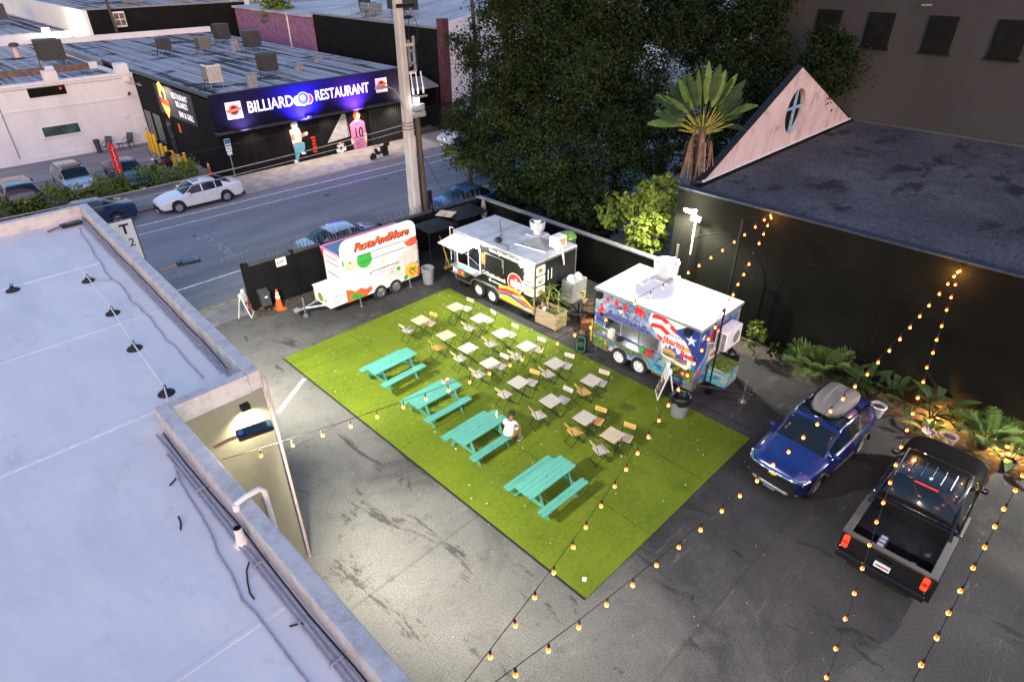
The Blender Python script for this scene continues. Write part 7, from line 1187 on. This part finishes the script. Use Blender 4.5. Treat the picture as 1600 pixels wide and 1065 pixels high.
# ---------------------------------------------------------------- string lights
def string(P, Q, sag, ts, label, dark=()):
    P = Vector(P); Q = Vector(Q); f = lambda t: P+(Q-P)*t-Vector((0, 0, 4*sag*t*(1-t)))
    o = thing('string_lights', label, 'string lights', P, 0, 'festoon strings over the lot'); m = MB(); m.tube([f(i/64)-P for i in range(65)], .0062, 5); m.build('cable', 'black_plastic', o, smooth=60)
    for k, t in enumerate(ts):
        p = f(t)-P; sw = (rnd.uniform(-.012, .012), rnd.uniform(-.012, .012)); s_ = link('bulb_socket', SOCK, o, T(*p)); s_.rotation_euler = (sw[0]*6, sw[1]*6, 0)
        link('bulb', BULBX if k in dark else BULB, s_)
        if k % 5 == 0 or t < .02: lamp('bulb_light', 'POINT', Vector(P)+p-Vector((.05, 0, .26)), 5 if t < .02 else 1.6, (1, .42, .09), None, .04)
m = MB(); m.tube([(0, 0, 0), (0, 0, -.045)], .006, 5); m.lathe([(.018, -.04), (.021, -.095), (.017, -.10)], 8); SOCK = m.mesh('bulb_socket', 'black_plastic')
def bulbmesh(mat):
    m = MB(); m.lathe([(.015, -.10), (.022, -.122), (.029, -.15)], 10, caps=False); m.cur = 1; m.lathe([(.029, -.15), (.030, -.172), (.02, -.192), (.002, -.20)], 10, caps=False); return m.mesh('bulb', ['bulb_amber' if mat == 'bulb_lit' else mat, mat], 60)
BULB = bulbmesh('bulb_lit'); BULBX = bulbmesh('window_warm')
S1t = [0.967, 0.937, 0.907, 0.8764, 0.8449, 0.8114, 0.7829, 0.7509, 0.7194, 0.6878, 0.6543, 0.6318, 0.5983, 0.5668, 0.5323, 0.4997, 0.4667, 0.4327, 0.3987, 0.3617, 0.3292, 0.2621, 0.2296, 0.1946, 0.1611, 0.1251, 0.0925, 0.0575, 0.0255, 0.006]
S2t = [0.012, 0.0375, 0.067, 0.0985, 0.1671, 0.2006, 0.2321, 0.2646, 0.2901, 0.3222, 0.3617, 0.3952, 0.4267, 0.4617, 0.4917, 0.5268, 0.5643, 0.5993, 0.6333, 0.6668, 0.6983, 0.7289, 0.7614, 0.7939, 0.8224, 0.8559, 0.8864, 0.9165, 0.947, .976]
S3t = [0.004, 0.018, 0.0425, 0.0745, 0.1116, 0.1456, 0.1806, 0.2161, 0.2511, 0.2866, 0.3222, 0.3572, 0.3922, 0.4267, 0.4627, 0.4977, 0.5338, 0.5673, 0.6038, 0.6383, 0.6713, 0.7094, 0.7444, 0.7774, 0.8109, 0.8434, 0.8764, 0.9085, 0.94, .97]
S4t = [0.0025, 0.0395, 0.0725, 0.1056, 0.1451, 0.1781, 0.2081, 0.2421, 0.2726, 0.3057, 0.3377, 0.3697, 0.4017, 0.4327, 0.4632, 0.4952, 0.5253, 0.5588, 0.5898, 0.6218, 0.6533, 0.6868, 0.7169, .75, .79, .83, .87, .91, .95]
S5t = [.03+.034*i for i in range(13)]+[0.4662, 0.5003, 0.5303, 0.5628, 0.5938, 0.6253, 0.6543, 0.6833, 0.7139, .75, .79, .83, .87, .91, .95]
string((21.2, 8.4, 5.25), (2.14, 9.04, 5.72), .92, S1t, 'festoon string crossing the turf from black wall to lit parapet'); string((21.2, 8.36, 5.25), (2.05, 3.19, 5.85), 1.15, S2t, 'festoon string running over the front of wrapped trailer to the roof', (8, 9)); string((21.2, 2.6, 5.05), (2.05, 3.19, 5.7), 1.1, S3t, 'festoon string passing over the blue suv and roof box'); string((21.2, 2.56, 5.08), (1.91, -.38, 3.7), .72, S4t, 'festoon string passing over the black pickup'); string((21.2, -.9, 5.05), (1.8, -.26, 5.2), .25, S5t, 'festoon string at the right of the black pickup')
# black posts that carry the strings by the wrapped trailer
for x, y, h, lab in ((20.9, 9.25, 4.75, 'tall black post against the black wall holding light strings'), (17.05, 7.55, 3.3, 'thin black post at the corner of the wrapped trailer')):
    o = thing('light_post', lab, 'post', (x, y, 0)); m = MB(); w_ = .045 if h > 4 else .024; m.box(-w_, -w_, 0, w_, w_, h); m.build('shaft', 'black_metal', o); m = MB(); m.lathe([(.12, 0), (.12, .03)], 10); m.build('base', 'black_metal', o)
    if h > 4: m = MB(); m.tube([(0, 0, 3.4), (.25, -.7, 2.6)], .03, 5); m.build('stay', 'black_metal', o)
# pole lamp by the black wall
o = thing('wall_pole_lamp', 'bright oval lamp on a thin pole in front of the black wall', 'lamp', (20.95, 11.1, 0)); m = MB(); m.tube([(0, 0, 0), (0, 0, 2.8)], .035, 8); m.build('lower_pole', 'black_metal', o, smooth=50); m = MB(); m.tube([(0, 0, 2.8), (0, 0, 4.3)], .03, 8); m.build('pole', 'white_paint', o, smooth=50); m = MB(); m.box(-.06, -.2, 4.18, .04, .2, 4.36); m.build('crosspiece', 'white_paint', o, bevel=.01)
m = MB(); m.tube([(0, 0, 4.36), (-.1, .05, 4.6)], .025, 6); m.build('neck', 'mid_grey', o); m = MB(); m.lathe([(.01, .05), (.16, .045), (.2, .01)], 16, T(-.3, .12, 4.66) @ RY(RAD(14)) @ Matrix.Diagonal((1.35, .8, 1, 1))); m.build('housing', 'white_paint', o, smooth=50); m = MB(); m.lathe([(.23, .02), (.23, -.03), (.16, -.09), (.02, -.12)], 16, T(-.3, .12, 4.66) @ RY(RAD(14)) @ Matrix.Diagonal((1.45, .9, 1, 1))); m.build('lens', 'lamp_pole', o, smooth=50)
# working lights of the lamps in the photograph
lamp('pole_lamp_light', 'SPOT', (20.55, 11.25, 4.5), 480, (1, .96, .74), (20.3, 11.4, 0), .14, 2.75, .5)
lamp('trailer_flood', 'SPOT', (16.15, 18.15, 2.5), 95, (1, .98, .92), (13.2, 17.5, 0), .1, 2.6, .7); lamp('trailer_flood', 'SPOT', (16.15, 15.52, 2.5), 120, (1, .98, .92), (13.0, 14.6, 0), .1, 2.6, .7)
for (x, y, z, tx, ty, e) in ((4.95, 17.25, 5.74, 10.0, 18.8, 1050), (2.95, 9.2, 5.80, 10.6, 8.6, 950), (2.95, 1.05, 5.80, 7.8, 2.8, 230)): lamp('solar_lamp_light', 'SPOT', (x, y, z), e*2.1, (1, .95, .78), (tx, ty, 0), .14, 1.95, .7)
lamp('wall_washer', 'SPOT', (3.33, 10.9, 5.0), 58, (1, .90, .6), (3.3, 11.1, 3.4), .06, 2.3, .9)
# wall flood beyond the right edge of the photograph, its housing included
o = thing('wall_flood_lamp', 'flood lamp on the black wall to the right of the pickup', 'lamp', (21.2, -2.6, 4.6)); m = MB(); m.box(-.35, -.15, -.1, -.12, .15, .12); m.build('housing', 'black_metal', o, bevel=.02); m = MB(); m.tube([(.05, 0, 0), (-.2, 0, 0)], .03, 6); m.build('arm', 'black_metal', o); m = MB(); m.box(-.36, -.12, -.11, -.15, .12, -.101); m.build('lens', 'lamp_white', o)
lamp('wall_flood_light', 'SPOT', (20.95, -2.6, 4.46), 900, (1, .95, .82), (17.0, -.2, 0), .14, 2.0, .9)
for x, y in ((20.95, 1.55), (20.85, -.35), (20.8, -1.6)):
    o = thing('plant_uplight', ('small amber uplight glowing behind the pots by the black wall', 'small amber uplight glowing behind the bushy palm', 'small amber uplight glowing at the right edge plants')[(1.55, -.35, -1.6).index(y)], 'lamp', (x, y, 0)); m = MB(); m.lathe([(.06, 0), (.08, .12)], 10); m.build('housing', 'black_metal', o); m = MB(); m.lathe([(.07, .121), (.01, .125)], 10); m.build('lens', 'bulb_lit', o); lamp('uplight', 'POINT', (x-.05, y, .22), 34, (1, .46, .09), None, .05)
for y in (15.2,): lamp('corner_lamp', 'POINT', (16.25, 12.55, 1.0), 1.5, (1, .55, .15), None, .05)
# ---------------------------------------------------------------- trees and plants
import numpy as np
rg = np.random.default_rng(5)
def leafmesh(name, P, N, size, mat, asp=.55):
    """P points (n,3), N preferred normals; one rhombic leaf each"""
    n = len(P); d = rg.normal(size=(n, 3)); nn = N+rg.normal(size=(n, 3))*.75; nn /= np.linalg.norm(nn, axis=1)[:, None]+1e-9
    u = np.cross(nn, d); u /= np.linalg.norm(u, axis=1)[:, None]+1e-9; w = np.cross(nn, u); s = (size*rg.uniform(.6, 1.35, n))[:, None]
    V = np.stack([P-u*s, P-w*s*asp+nn*s*.12, P+u*s, P+w*s*asp+nn*s*.12], 1).reshape(-1, 3)
    me = bpy.data.meshes.new(name); me.vertices.add(4*n); me.vertices.foreach_set('co', V.ravel().astype(np.float32)); me.loops.add(4*n); me.loops.foreach_set('vertex_index', np.arange(4*n, dtype=np.int32)); me.polygons.add(n)
    me.polygons.foreach_set('loop_start', np.arange(0, 4*n, 4, dtype=np.int32)); me.update(calc_edges=True); me.materials.append(M[mat]); return me
def crownpts(lobes, ncl, nlf, cr=.42, flat=1.):
    Ps = []; Ns = []; lobes = [(x, y, z, r*(.88 if r > 1.5 else 1)) for x, y, z, r in lobes]+[(x+r*cos(k*2.1+x)*.9, y+r*sin(k*2.1+x)*.9, z+r*(.55-.35*k), r*.42) for x, y, z, r in lobes for k in range(3) if r > 1.5]
    for (x, y, z, r) in lobes:
        k = max(6, int(ncl*(r/2.4)**2)); d = rg.normal(size=(k, 3)); d /= np.linalg.norm(d, axis=1)[:, None]; rad = r*np.where(rg.random(k) < .78, rg.uniform(.74, 1.06, k), rg.uniform(.25, .8, k))
        c = np.array([x, y, z])+d*rad[:, None]*np.array([1, 1, flat]); c = c[c[:, 2] > .15]
        for q in c:
            s = cr*rg.uniform(.55, 1.35)*min(1, r/1.6); m_ = int(nlf*rg.uniform(.6, 1.3)); p = q+rg.normal(size=(m_, 3))*np.array([s, s, s*.62]); Ps.append(p); o = p-np.array([x, y, z]); Ns.append(o/(np.linalg.norm(o, axis=1)[:, None]+1e-6)*.6+np.array([0, 0, .7]))
    return np.concatenate(Ps), np.concatenate(Ns)
def tree(name, label, base, lobes, ncl, nlf, size, mat, trunk=.28, group='trees behind the dark side wall', limbs=6, cr=.42, cat='tree'):
    o = thing(name, label, cat, base, 0, group); b = Vector(base); P, N = crownpts(lobes, ncl, nlf, cr); link('crown', leafmesh('crown', P-np.array(base), N, size, mat), o)
    top = Vector((sum(l[0] for l in lobes)/len(lobes), sum(l[1] for l in lobes)/len(lobes), sum(l[2] for l in lobes)/len(lobes)-.5*lobes[0][3]))-b; top.z = max(top.z, .6)
    fork = top*.55; m = MB(); m.tube([(0, 0, -.05), fork*.35+Vector((.12, -.08, 0))*min(1, top.z), fork*.7+Vector((-.06, .1, 0))*min(1, top.z), fork], [trunk*1.25, trunk, trunk*.85, trunk*.75], 8); m.build('trunk', 'bark', o, smooth=60)
    for l in lobes[:limbs]:
        e = Vector(l[:3])-b; mid = fork.lerp(e, .5)+Vector((rnd.uniform(-.3, .3), rnd.uniform(-.3, .3), .1))*min(1, l[3]); m = MB(); m.tube([fork*.92, mid, e], [trunk*.5, trunk*.3, trunk*.1], 6); m.build('limb', 'bark', o, smooth=60)
    return o
oakA = [[27.0, 27.5, 6.7, 2.83], [26.0, 28.12, 4.29, 2.1], [28.0, 25.52, 8.77, 2.77], [25.8, 24.3, 5.35, 2.6], [27.0, 22.31, 7.3, 3.09], [25.0, 25.51, 2.9, 1.9], [24.6, 21.26, 4.04, 2.2], [26.0, 29.35, 2.6, 1.4], [29.0, 22.86, 9.8, 2.87], [30.0, 27.43, 11.07, 3.15]]
oakB = [[30.0, 21.34, 8.01, 2.88], [27.0, 19.65, 5.48, 2.32], [28.0, 18.52, 6.42, 1.99], [32.0, 23.92, 10.19, 2.71], [24.2, 18.32, 3.48, 1.84], [26.0, 17.22, 4.22, 1.57]]
oakC = [[34.0, 19.04, 9.72, 2.65], [35.6, 17.9, 9.4, 2.3], [33.0, 17.3, 7.48, 2.19], [34.6, 15.9, 7.2, 1.5], [34.0, 21.09, 10.22, 1.94], [36.0, 17.0, 10.6, 1.4], [35.3, 16.3, 8.1, 1.2], [29.5, 15.6, 5.2, 1.8], [31.5, 14.9, 6.2, 1.6]]
oakD = [[35.5, 12.9, 7.84, 1.4], [35.0, 13.3, 7.1, 1.1], [35.5, 13.3, 8.39, 1.2]]
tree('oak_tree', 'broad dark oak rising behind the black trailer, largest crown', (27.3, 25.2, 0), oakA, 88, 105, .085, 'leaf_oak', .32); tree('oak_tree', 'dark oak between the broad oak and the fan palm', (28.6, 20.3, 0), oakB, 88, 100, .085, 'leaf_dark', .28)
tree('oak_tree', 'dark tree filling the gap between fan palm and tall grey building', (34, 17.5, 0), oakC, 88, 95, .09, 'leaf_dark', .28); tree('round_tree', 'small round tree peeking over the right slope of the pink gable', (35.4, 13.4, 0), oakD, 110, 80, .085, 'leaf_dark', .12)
tree('lit_shrub', 'yellow green shrub lit brightly by the pole lamp', (22.3, 13.9, 0), [[22.3, 14.31, 3.22, 1.1], [22.3, 13.63, 4.0, .9], [22.5, 15.97, 2.88, .75], [22.2, 14.0, 2.18, .82], [22.2, 13.1, 3.14, .6], [22.6, 13.58, 4.5, .6]], 330, 26, .11, 'leaf_shrub', .07, 'shrubs behind the dark side wall', 6, .2, 'shrub')
for k, (l, lab) in enumerate((([[23.7, 23.6, 1.9, 1.1], [23.5, 22.4, 2.3, .9]], 'dark shrub under the broad oak nearest the street end'), ([[23.4, 20.73, 2.5, 1.2], [23.2, 19.6, 2.1, 1.0]], 'dark shrub behind the exhaust fan of black trailer'), ([[23.0, 17.81, 2.3, 1.1], [22.7, 18.9, 1.9, .9], [22.8, 16.9, 2.0, .8]], 'dark shrub behind the wall between the two fan hoods'))):
    tree('dark_shrub', lab, (l[0][0], l[0][1], 0), l, 330, 26, .11, 'leaf_dark', .06, 'shrubs behind the dark side wall', 2, .24, 'shrub')
tree('street_tree', 'small leafy tree by the pink building at the top of scene', (36.2, 70.5, 0), [[35.6, 70.5, 6.3, 1.3], [35.4, 70.5, 8.0, 1.5], [36.6, 70.5, 5.4, .9], [35.9, 71, 9.6, 1.4]], 150, 26, .2, 'leaf_hedge', .22, None, 4, .35)
# hedge
hg = thing('hedge', 'clipped green hedge between the car park and the pavement', 'hedge', (0, 44.2, 0)); n = 15000
P = np.stack([rg.uniform(-14, 14.6, n), rg.normal(0, .42, n).clip(-.75, .75), rg.uniform(.1, 1.1, n)], 1); P[:, 1] += .45*np.sin(P[:, 0]*1.3)*.3; P[:, 2] += .16*np.sin(P[:, 0]*2.3)+.12*np.sin(P[:, 0]*5.1+1)+rg.normal(0, .09, n); P[:, 2] = P[:, 2].clip(.05, 1.6)
link('foliage', leafmesh('foliage', P, np.tile([0, -.2, .7], (n, 1)), .085, 'leaf_hedge'), hg)
for x in range(-13, 15, 2): m = MB(); m.tube([(x, 0, 0), (x+.1, .05, .8)], .03, 5); m.build('stem', 'bark', hg)
# palms --------------------------------------------------------------
def paddle(L, w, stalk, droop, fold=.12, tear=0, n=9):
    """leaf growing along +x then arching: stalk then broad blade, in local xz plane; returns MB"""
    m = MB(); pts = []
    for i in range(n+1):
        t = i/n; s = stalk+L*t; pts.append((s, t))
    cur = lambda s: (s*cos(droop*s*.0), 0)
    tot = stalk+L
    def pos(s): a = droop*(s/tot)**1.6; return Vector((s*cos(a*.8), 0, -s*sin(a*.8)))
    m.tube([pos(tot*.5*i/4*stalk/tot*2) for i in range(5)], [.022, .02, .018, .015, .012], 5)
    L_ = []; R_ = []; C_ = []
    for s, t in pts:
        h = w*(sin(pi*min(1, t*.96+.03))**.65)*(1-.15*t); p = pos(s); C_.append(p); j = rnd.uniform(.82, 1.05) if tear else 1
        L_.append(p+Vector((0, h*j, h*fold))); R_.append(p+Vector((0, -h*(rnd.uniform(.82, 1.05) if tear else 1), h*fold)))
    for i in range(n):
        for A in (L_, R_):
            if tear and rnd.random() < tear: q = A[i+1].lerp(C_[i+1], .45); r = A[i].lerp(A[i+1], .75); m.add([C_[i], C_[i+1], C_[i+1].lerp(A[i+1], .5), r, A[i]], [(0, 1, 2, 3, 4)])
            else: m.add([C_[i], C_[i+1], A[i+1], A[i]], [(0, 1, 2, 3)])
    return m
def frond(L, nl, ll, droop, w=.02):
    m = MB(); pos = lambda t: Vector((L*t*cos(droop*t*.7), 0, -L*t*t*droop*.45)); m.tube([pos(i/7) for i in range(8)], [.016-.0018*i for i in range(8)], 5)
    for i in range(nl):
        t = .22+.78*i/(nl-1); p = pos(t); l = ll*(sin(pi*(.15+.8*t))**.7)*rnd.uniform(.85, 1.1)
        for s in (-1, 1):
            e = p+Vector((l*.55, s*l*.8, -.22*l+rnd.uniform(-.05, .05))); mid = p.lerp(e, .5)+Vector((0, 0, .10*l)); q = Vector((w, 0, 0)); m.add([p-q*.4, p+q*.4, mid+q, e, mid-q], [(0, 1, 2, 3, 4)])
    return m
def orient(az, el, roll=0): return RZ(az) @ RY(-el) @ RX(roll)
FR = [frond(1.25, 17, .42, .95).mesh('frond', 'leaf_palm') for k in range(3)]; FRS = [frond(.95, 15, .36, 1.1).mesh('frond', 'leaf_palm') for k in range(2)]
PD = [paddle(.75, .15, .75, .6).mesh('leaf', 'leaf_paddle') for k in range(3)]; PDS = [paddle(.5, .12, .4, .7).mesh('leaf', 'leaf_paddle') for k in range(2)]; PDY = paddle(.65, .13, .45, .9).mesh('leaf', 'leaf_yellow')
def areca(x, y, label, n=16, sc=1., pot=None, lean=0, z=0):
    o = thing('areca_palm', label, 'palm', (x, y, z), 0, 'potted palms along the black wall')
    for i in range(n):
        az = i*2.4+rnd.uniform(-.2, .2); el = RAD(rnd.uniform(35, 82)); link('frond', rnd.choice(FR), o, T(.06*cos(az), .06*sin(az), .25) @ orient(az, el) @ Matrix.Scale(sc*rnd.uniform(.8, 1.1), 4))
    for i in range(5): m = MB(); m.tube([(.05*cos(i*1.3), .05*sin(i*1.3), 0), (.09*cos(i*1.3), .09*sin(i*1.3), .55*sc)], .018, 5); m.build('stem', 'leaf_yellow', o)
    m = MB(); m.lathe([(.16, 0), (.2, .26), (.21, .28), (.18, .28), (.17, .22)], 16); m.build('pot', pot or 'dark_grey', o, smooth=40); return o
def paddles(x, y, label, n, sc=1., pot=None, meshes=None, el0=50, name='paddle_plant'):
    o = thing(name, label, 'plant', (x, y, 0), 0, 'broad leaved plants along the black wall')
    for i in range(n): az = i*2.4+rnd.uniform(-.3, .3); link('leaf', rnd.choice(meshes or PD), o, T(.04*cos(az), .04*sin(az), .12) @ orient(az, RAD(rnd.uniform(el0, 85))) @ Matrix.Scale(sc*rnd.uniform(.75, 1.1), 4))
    if pot: m = MB(); m.lathe([(.14, 0), (.19, .28), (.21, .3), (.21, .34), (.17, .34), (.16, .27)], 16); m.build('pot', pot, o, smooth=40)
    return o
for k, (x, y, n_, s_) in enumerate(((20.7, 4.9, 8, .8), (20.75, 2.9, 9, .8), (20.7, 1.7, 9, .9), (20.8, 1.0, 8, .8), (20.7, -1.0, 9, .85), (20.75, 3.9, 8, .8), (20.8, 6.2, 7, .6))): paddles(x, y, ('low dark leaves between the lone palm and the upright plant', 'dark leaves at the wall right of the white bucket', 'dark leaves at the wall above the pink potted plant', 'dark leaves tucked between pink pot and bushy palm', 'dark leaves at the wall right of the bushy palm', 'dark leaves behind the roof of the blue suv', 'small dark leaves left of the lone feathery palm')[k], n_, s_, None, [PD[0], PDS[1]])
m = MB(); m.add([(20.0, -9, .004), (21.28, -9, .004), (21.28, 9.6, .004), (20.3, 9.6, .004), (20.0, 6, .004)], [(0, 1, 2, 3, 4)]); m.build('planting_bed', 'dirt', kind='structure')
areca(20.35, 5.25, 'tall feathery palm standing alone by the wall behind the cargo box', 20, 1.15); areca(20.45, .2, 'wide bushy palm glowing amber behind the pickup bonnet', 22, .98)
paddles(20.5, 4.35, 'dark upright leafy plant right of the lone feathery palm', 9, .78); paddles(20.45, 3.5, 'spreading long leaved plant directly behind the blue suv', 12, .88); paddles(20.4, 2.3, 'plant with one tall upright leaf between suv and pickup', 8, .82)
paddles(19.65, 1.5, 'yellow striped plant in a pink pot by the pickup', 9, .72, 'terracotta', [PDY, PDS[0]]); paddles(19.85, -.55, 'arching leafy plant at the right of the bushy palm', 10, .85, 'dark_grey', [PD[0], PDY]); paddles(20.2, -1.4, 'small leafy plant at the right edge by the amber glow', 8, .7, 'dark_grey')
for x, y, c, lab in ((19.85, 3.05, 'white_plastic', 'white bucket on the ground behind the blue suv'), (19.8, 1.0, 'terracotta', 'empty pink planter pot in front of the bushy palm')):
    o = thing('planter_pot', lab, 'pot', (x, y, 0)); m = MB(); m.lathe([(.17, 0), (.23, .34), (.25, .36), (.25, .40), (.21, .40), (.19, .30)], 18); m.build('pot_body', c, o, smooth=40); m = MB(); m.lathe([(.205, .31), (.01, .33)], 16); m.build('soil', 'dirt', o)
tree('sapling', 'thin leafy sapling by the air conditioner of the wrapped trailer', (20.3, 7.6, 0), [[20.3, 7.6, 1.15, .32], [20.25, 7.35, 1.0, .22], [20.3, 7.85, .95, .2], [20.2, 7.7, .6, .2]], 1500, 9, .085, 'leaf_shrub', .025, 'shrubs along the black wall', 4, .1, 'shrub')
tree('low_shrub', 'low dark shrub at the foot of the black wall by the sapling', (20.7, 6.9, 0), [[20.7, 6.9, .4, .3], [20.75, 6.6, .35, .25]], 1500, 9, .075, 'leaf_oak', .02, 'shrubs along the black wall', 2, .12, 'shrub')
# planter box with strap leaved canes
pb_ = thing('planter_box', 'weathered timber planter box with strap leaved plants by the turf', 'planter', (16.72, 14.52, 0), RAD(1))
for s in (-1, 1):
    for k in range(3): m = MB(); m.box(s*.33-.015, -.55, .05+k*.225, s*.33+.015, .55, .27+k*.225); m.build('board', 'planter_wood', pb_, bevel=.006)
    for k in range(3): m = MB(); m.box(-.315, s*.535-.015, .05+k*.225, .315, s*.535+.015, .27+k*.225); m.build('board', 'planter_wood', pb_, bevel=.006)
    for r in (-1, 1): m = MB(); m.box(s*.30-.03, r*.50-.03, .0, s*.30+.03, r*.50+.03, .70); m.build('corner_post', 'wood_dark', pb_)
m = MB(); m.box(-.31, -.52, .1, .31, .52, .60); m.build('soil', 'dirt', pb_)
def strap(L, w, dr):
    m = MB(); pos = lambda t: Vector((L*t*cos(dr*t*.6), 0, L*t*.25-L*t*t*dr*.5)); n = 6
    for i in range(n): a, b = i/n, (i+1)/n; wa, wb = w*(1-a**3)*(.5+min(.5, a*2)), w*(1-b**3)*(.5+min(.5, b*2)); m.add([pos(a)+Vector((0, -wa, wa*.3)), pos(b)+Vector((0, -wb, wb*.3)), pos(b), pos(a)], [(0, 1, 2, 3)]); m.add([pos(a), pos(b), pos(b)+Vector((0, wb, wb*.3)), pos(a)+Vector((0, wa, wa*.3))], [(0, 1, 2, 3)])
    return m
ST = [strap(.6, .03, 1.2).mesh('leaf', 'leaf_shrub'), strap(.55, .028, 1.5).mesh('leaf', 'leaf_palm'), strap(.5, .035, 1.4).mesh('leaf', 'leaf_yellow')]
for k, (x, y, h, n, lab, ms) in enumerate(((16.75, 14.75, 1.0, 26, 'tallest cane plant with strap leaves in the timber planter', ST[:2]), (16.9, 14.3, .75, 22, 'middle cane plant with strap leaves in the timber planter', ST[:2]), (16.68, 14.98, .45, 16, 'small strap leaved plant at the street end of planter', ST[:2]), (16.85, 14.12, .12, 22, 'yellow green drooping plant at the near end of planter', [ST[2], ST[0]]))):
    o = thing('cane_plant', lab, 'plant', (x, y, .6), 0, 'plants in the timber planter'); tops = []
    for c in range(3 if h > .3 else 1): e = (rnd.uniform(-.15, .15), rnd.uniform(-.15, .15), h*(1-.2*c)); m = MB(); m.tube([(.03*c, 0, -.02), (e[0]*.5, e[1]*.4, h*.5), e], .02, 6); m.build('cane', 'tan', o, smooth=60); tops.append(e)
    for i in range(n): e = tops[i % len(tops)]; link('leaf', rnd.choice(ms), o, T(e[0], e[1], e[2]-.04*(i//len(tops))*.6) @ orient(i*2.4, RAD(rnd.uniform(5, 65))))
o = thing('paper_bag', 'crumpled white paper on the rim of the timber planter', 'litter', (16.5, 14.7, .74)); m = MB(); m.lathe([(.02, -.12), (.07, -.08), (.06, .02), (.09, .05)], 7); m.v = [(a+rnd.uniform(-.02, .02), b+rnd.uniform(-.02, .02), c+rnd.uniform(-.02, .02)) for a, b, c in m.v]; m.build('paper', 'white_paint', o)
# traveller's palm: a flat fan facing the lot
tp = thing('fan_palm', 'fan shaped traveller palm with broad leaves beside the pink gable', 'palm', (24.1, 13.13, 0))
m = MB(); m.tube([(0, 0, 0), (.08, -.05, 2.5), (0, 0, 4.9), (0, 0, 6.8)], [.22, .18, .16, .2], 10); m.build('trunk', 'bark', tp, smooth=60)
fan = frame((0, 0, 6.7), (.70, -.71, 0), (0, 0, 1))           # fan plane seen square on from the lot
for i in range(34):
    an = 8+164*i/33+rnd.uniform(-2.5, 2.5); a = RAD(an); st_ = rnd.uniform(1.2, 1.6)*(1-.25*abs(an-90)/90); Ln = rnd.uniform(1.7, 2.2)*(1-.2*abs(an-90)/90); q = paddle(Ln, rnd.uniform(.2, .31), st_, .10 if 50 < an < 130 else .42, .06, .5 if i % 2 else .25, 16)
    o = q.build('leaf', ('leaf_paddle', 'leaf_paddle', 'leaf_palm')[i % 3], tp); o.matrix_local = fan @ T(0, 0, rnd.uniform(-.15, .15)) @ RZ(a) @ RX(rnd.uniform(-1.05, 1.05)) @ Matrix.Scale(.76, 4)
for i in range(19): a = RAD(8+164*i/18+rnd.uniform(-5, 5)); rl = rnd.uniform(.7, 1.25); m = MB(); m.tube([(0, 0, 0), (rl*cos(a), rl*sin(a), rnd.uniform(-.1, .1))], [.055, .02], 5); o = m.build('leaf_base', 'leaf_yellow', tp); o.matrix_local = fan @ T(0, -.2, .05)
for i in range(20):
    a = rnd.uniform(0, 2*pi); L = rnd.uniform(.7, 1.5); m = MB(); e = Vector((L*.55*cos(a), L*.55*sin(a), -L*.75)); mid = Vector((L*.45*cos(a), L*.45*sin(a), .25)); pts = [Vector((0, 0, 0)), mid, e]; w = .055
    for k in range(4): off = Vector((rnd.uniform(-.2, .2), rnd.uniform(-.2, .2), rnd.uniform(-.3, .1))); m.add([mid+Vector((-w*sin(a), w*cos(a), 0))*.6, mid-Vector((-w*sin(a), w*cos(a), 0))*.6, e+off-Vector((-w*sin(a), w*cos(a), 0))*.5, e+off+Vector((-w*sin(a), w*cos(a), 0))*.5], [(0, 1, 2, 3)])
    m.tube([pts[0], mid], .018, 4); o = m.build('dead_leaf', 'leaf_dry', tp); o.location = (0, 0, 6.3+rnd.uniform(-.5, .3))
# palms along the far kerb and beside the oak
for x, y, bend, lab in ((36.0, 40.6, .5, 'bare curved palm trunk in front of the white warehouse, left one'), (40.2, 40.8, -.3, 'bare curved palm trunk in front of the white warehouse, right one')):
    o = thing('tall_palm', lab, 'palm', (x, y, 0), 0, 'tall palms along the far pavement'); m = MB(); m.tube([(0, 0, 0), (bend*.6, 0, 3.5), (bend, 0, 7), (bend*.2, 0, 12.5)], [.22, .17, .15, .13], 8); m.build('trunk', 'bark', o, smooth=60)
    for i in range(14): q = link('frond', FR[i % 3], o, T(bend*.2, 0, 12.5) @ orient(i*2.4, RAD(rnd.uniform(-10, 60))) @ Matrix.Scale(2.2, 4))
o = thing('low_fan_palm', 'low palm with drooping fronds at the left foot of oak', 'palm', (24.6, 28.2, 0)); m = MB(); m.tube([(0, 0, 0), (.1, 0, 2.4)], [.16, .12], 8); m.build('trunk', 'bark', o, smooth=60)
for i in range(16): link('frond', FRS[i % 2], o, T(.1, 0, 2.4) @ orient(i*2.4, RAD(rnd.uniform(0, 60))) @ Matrix.Scale(2.0, 4))
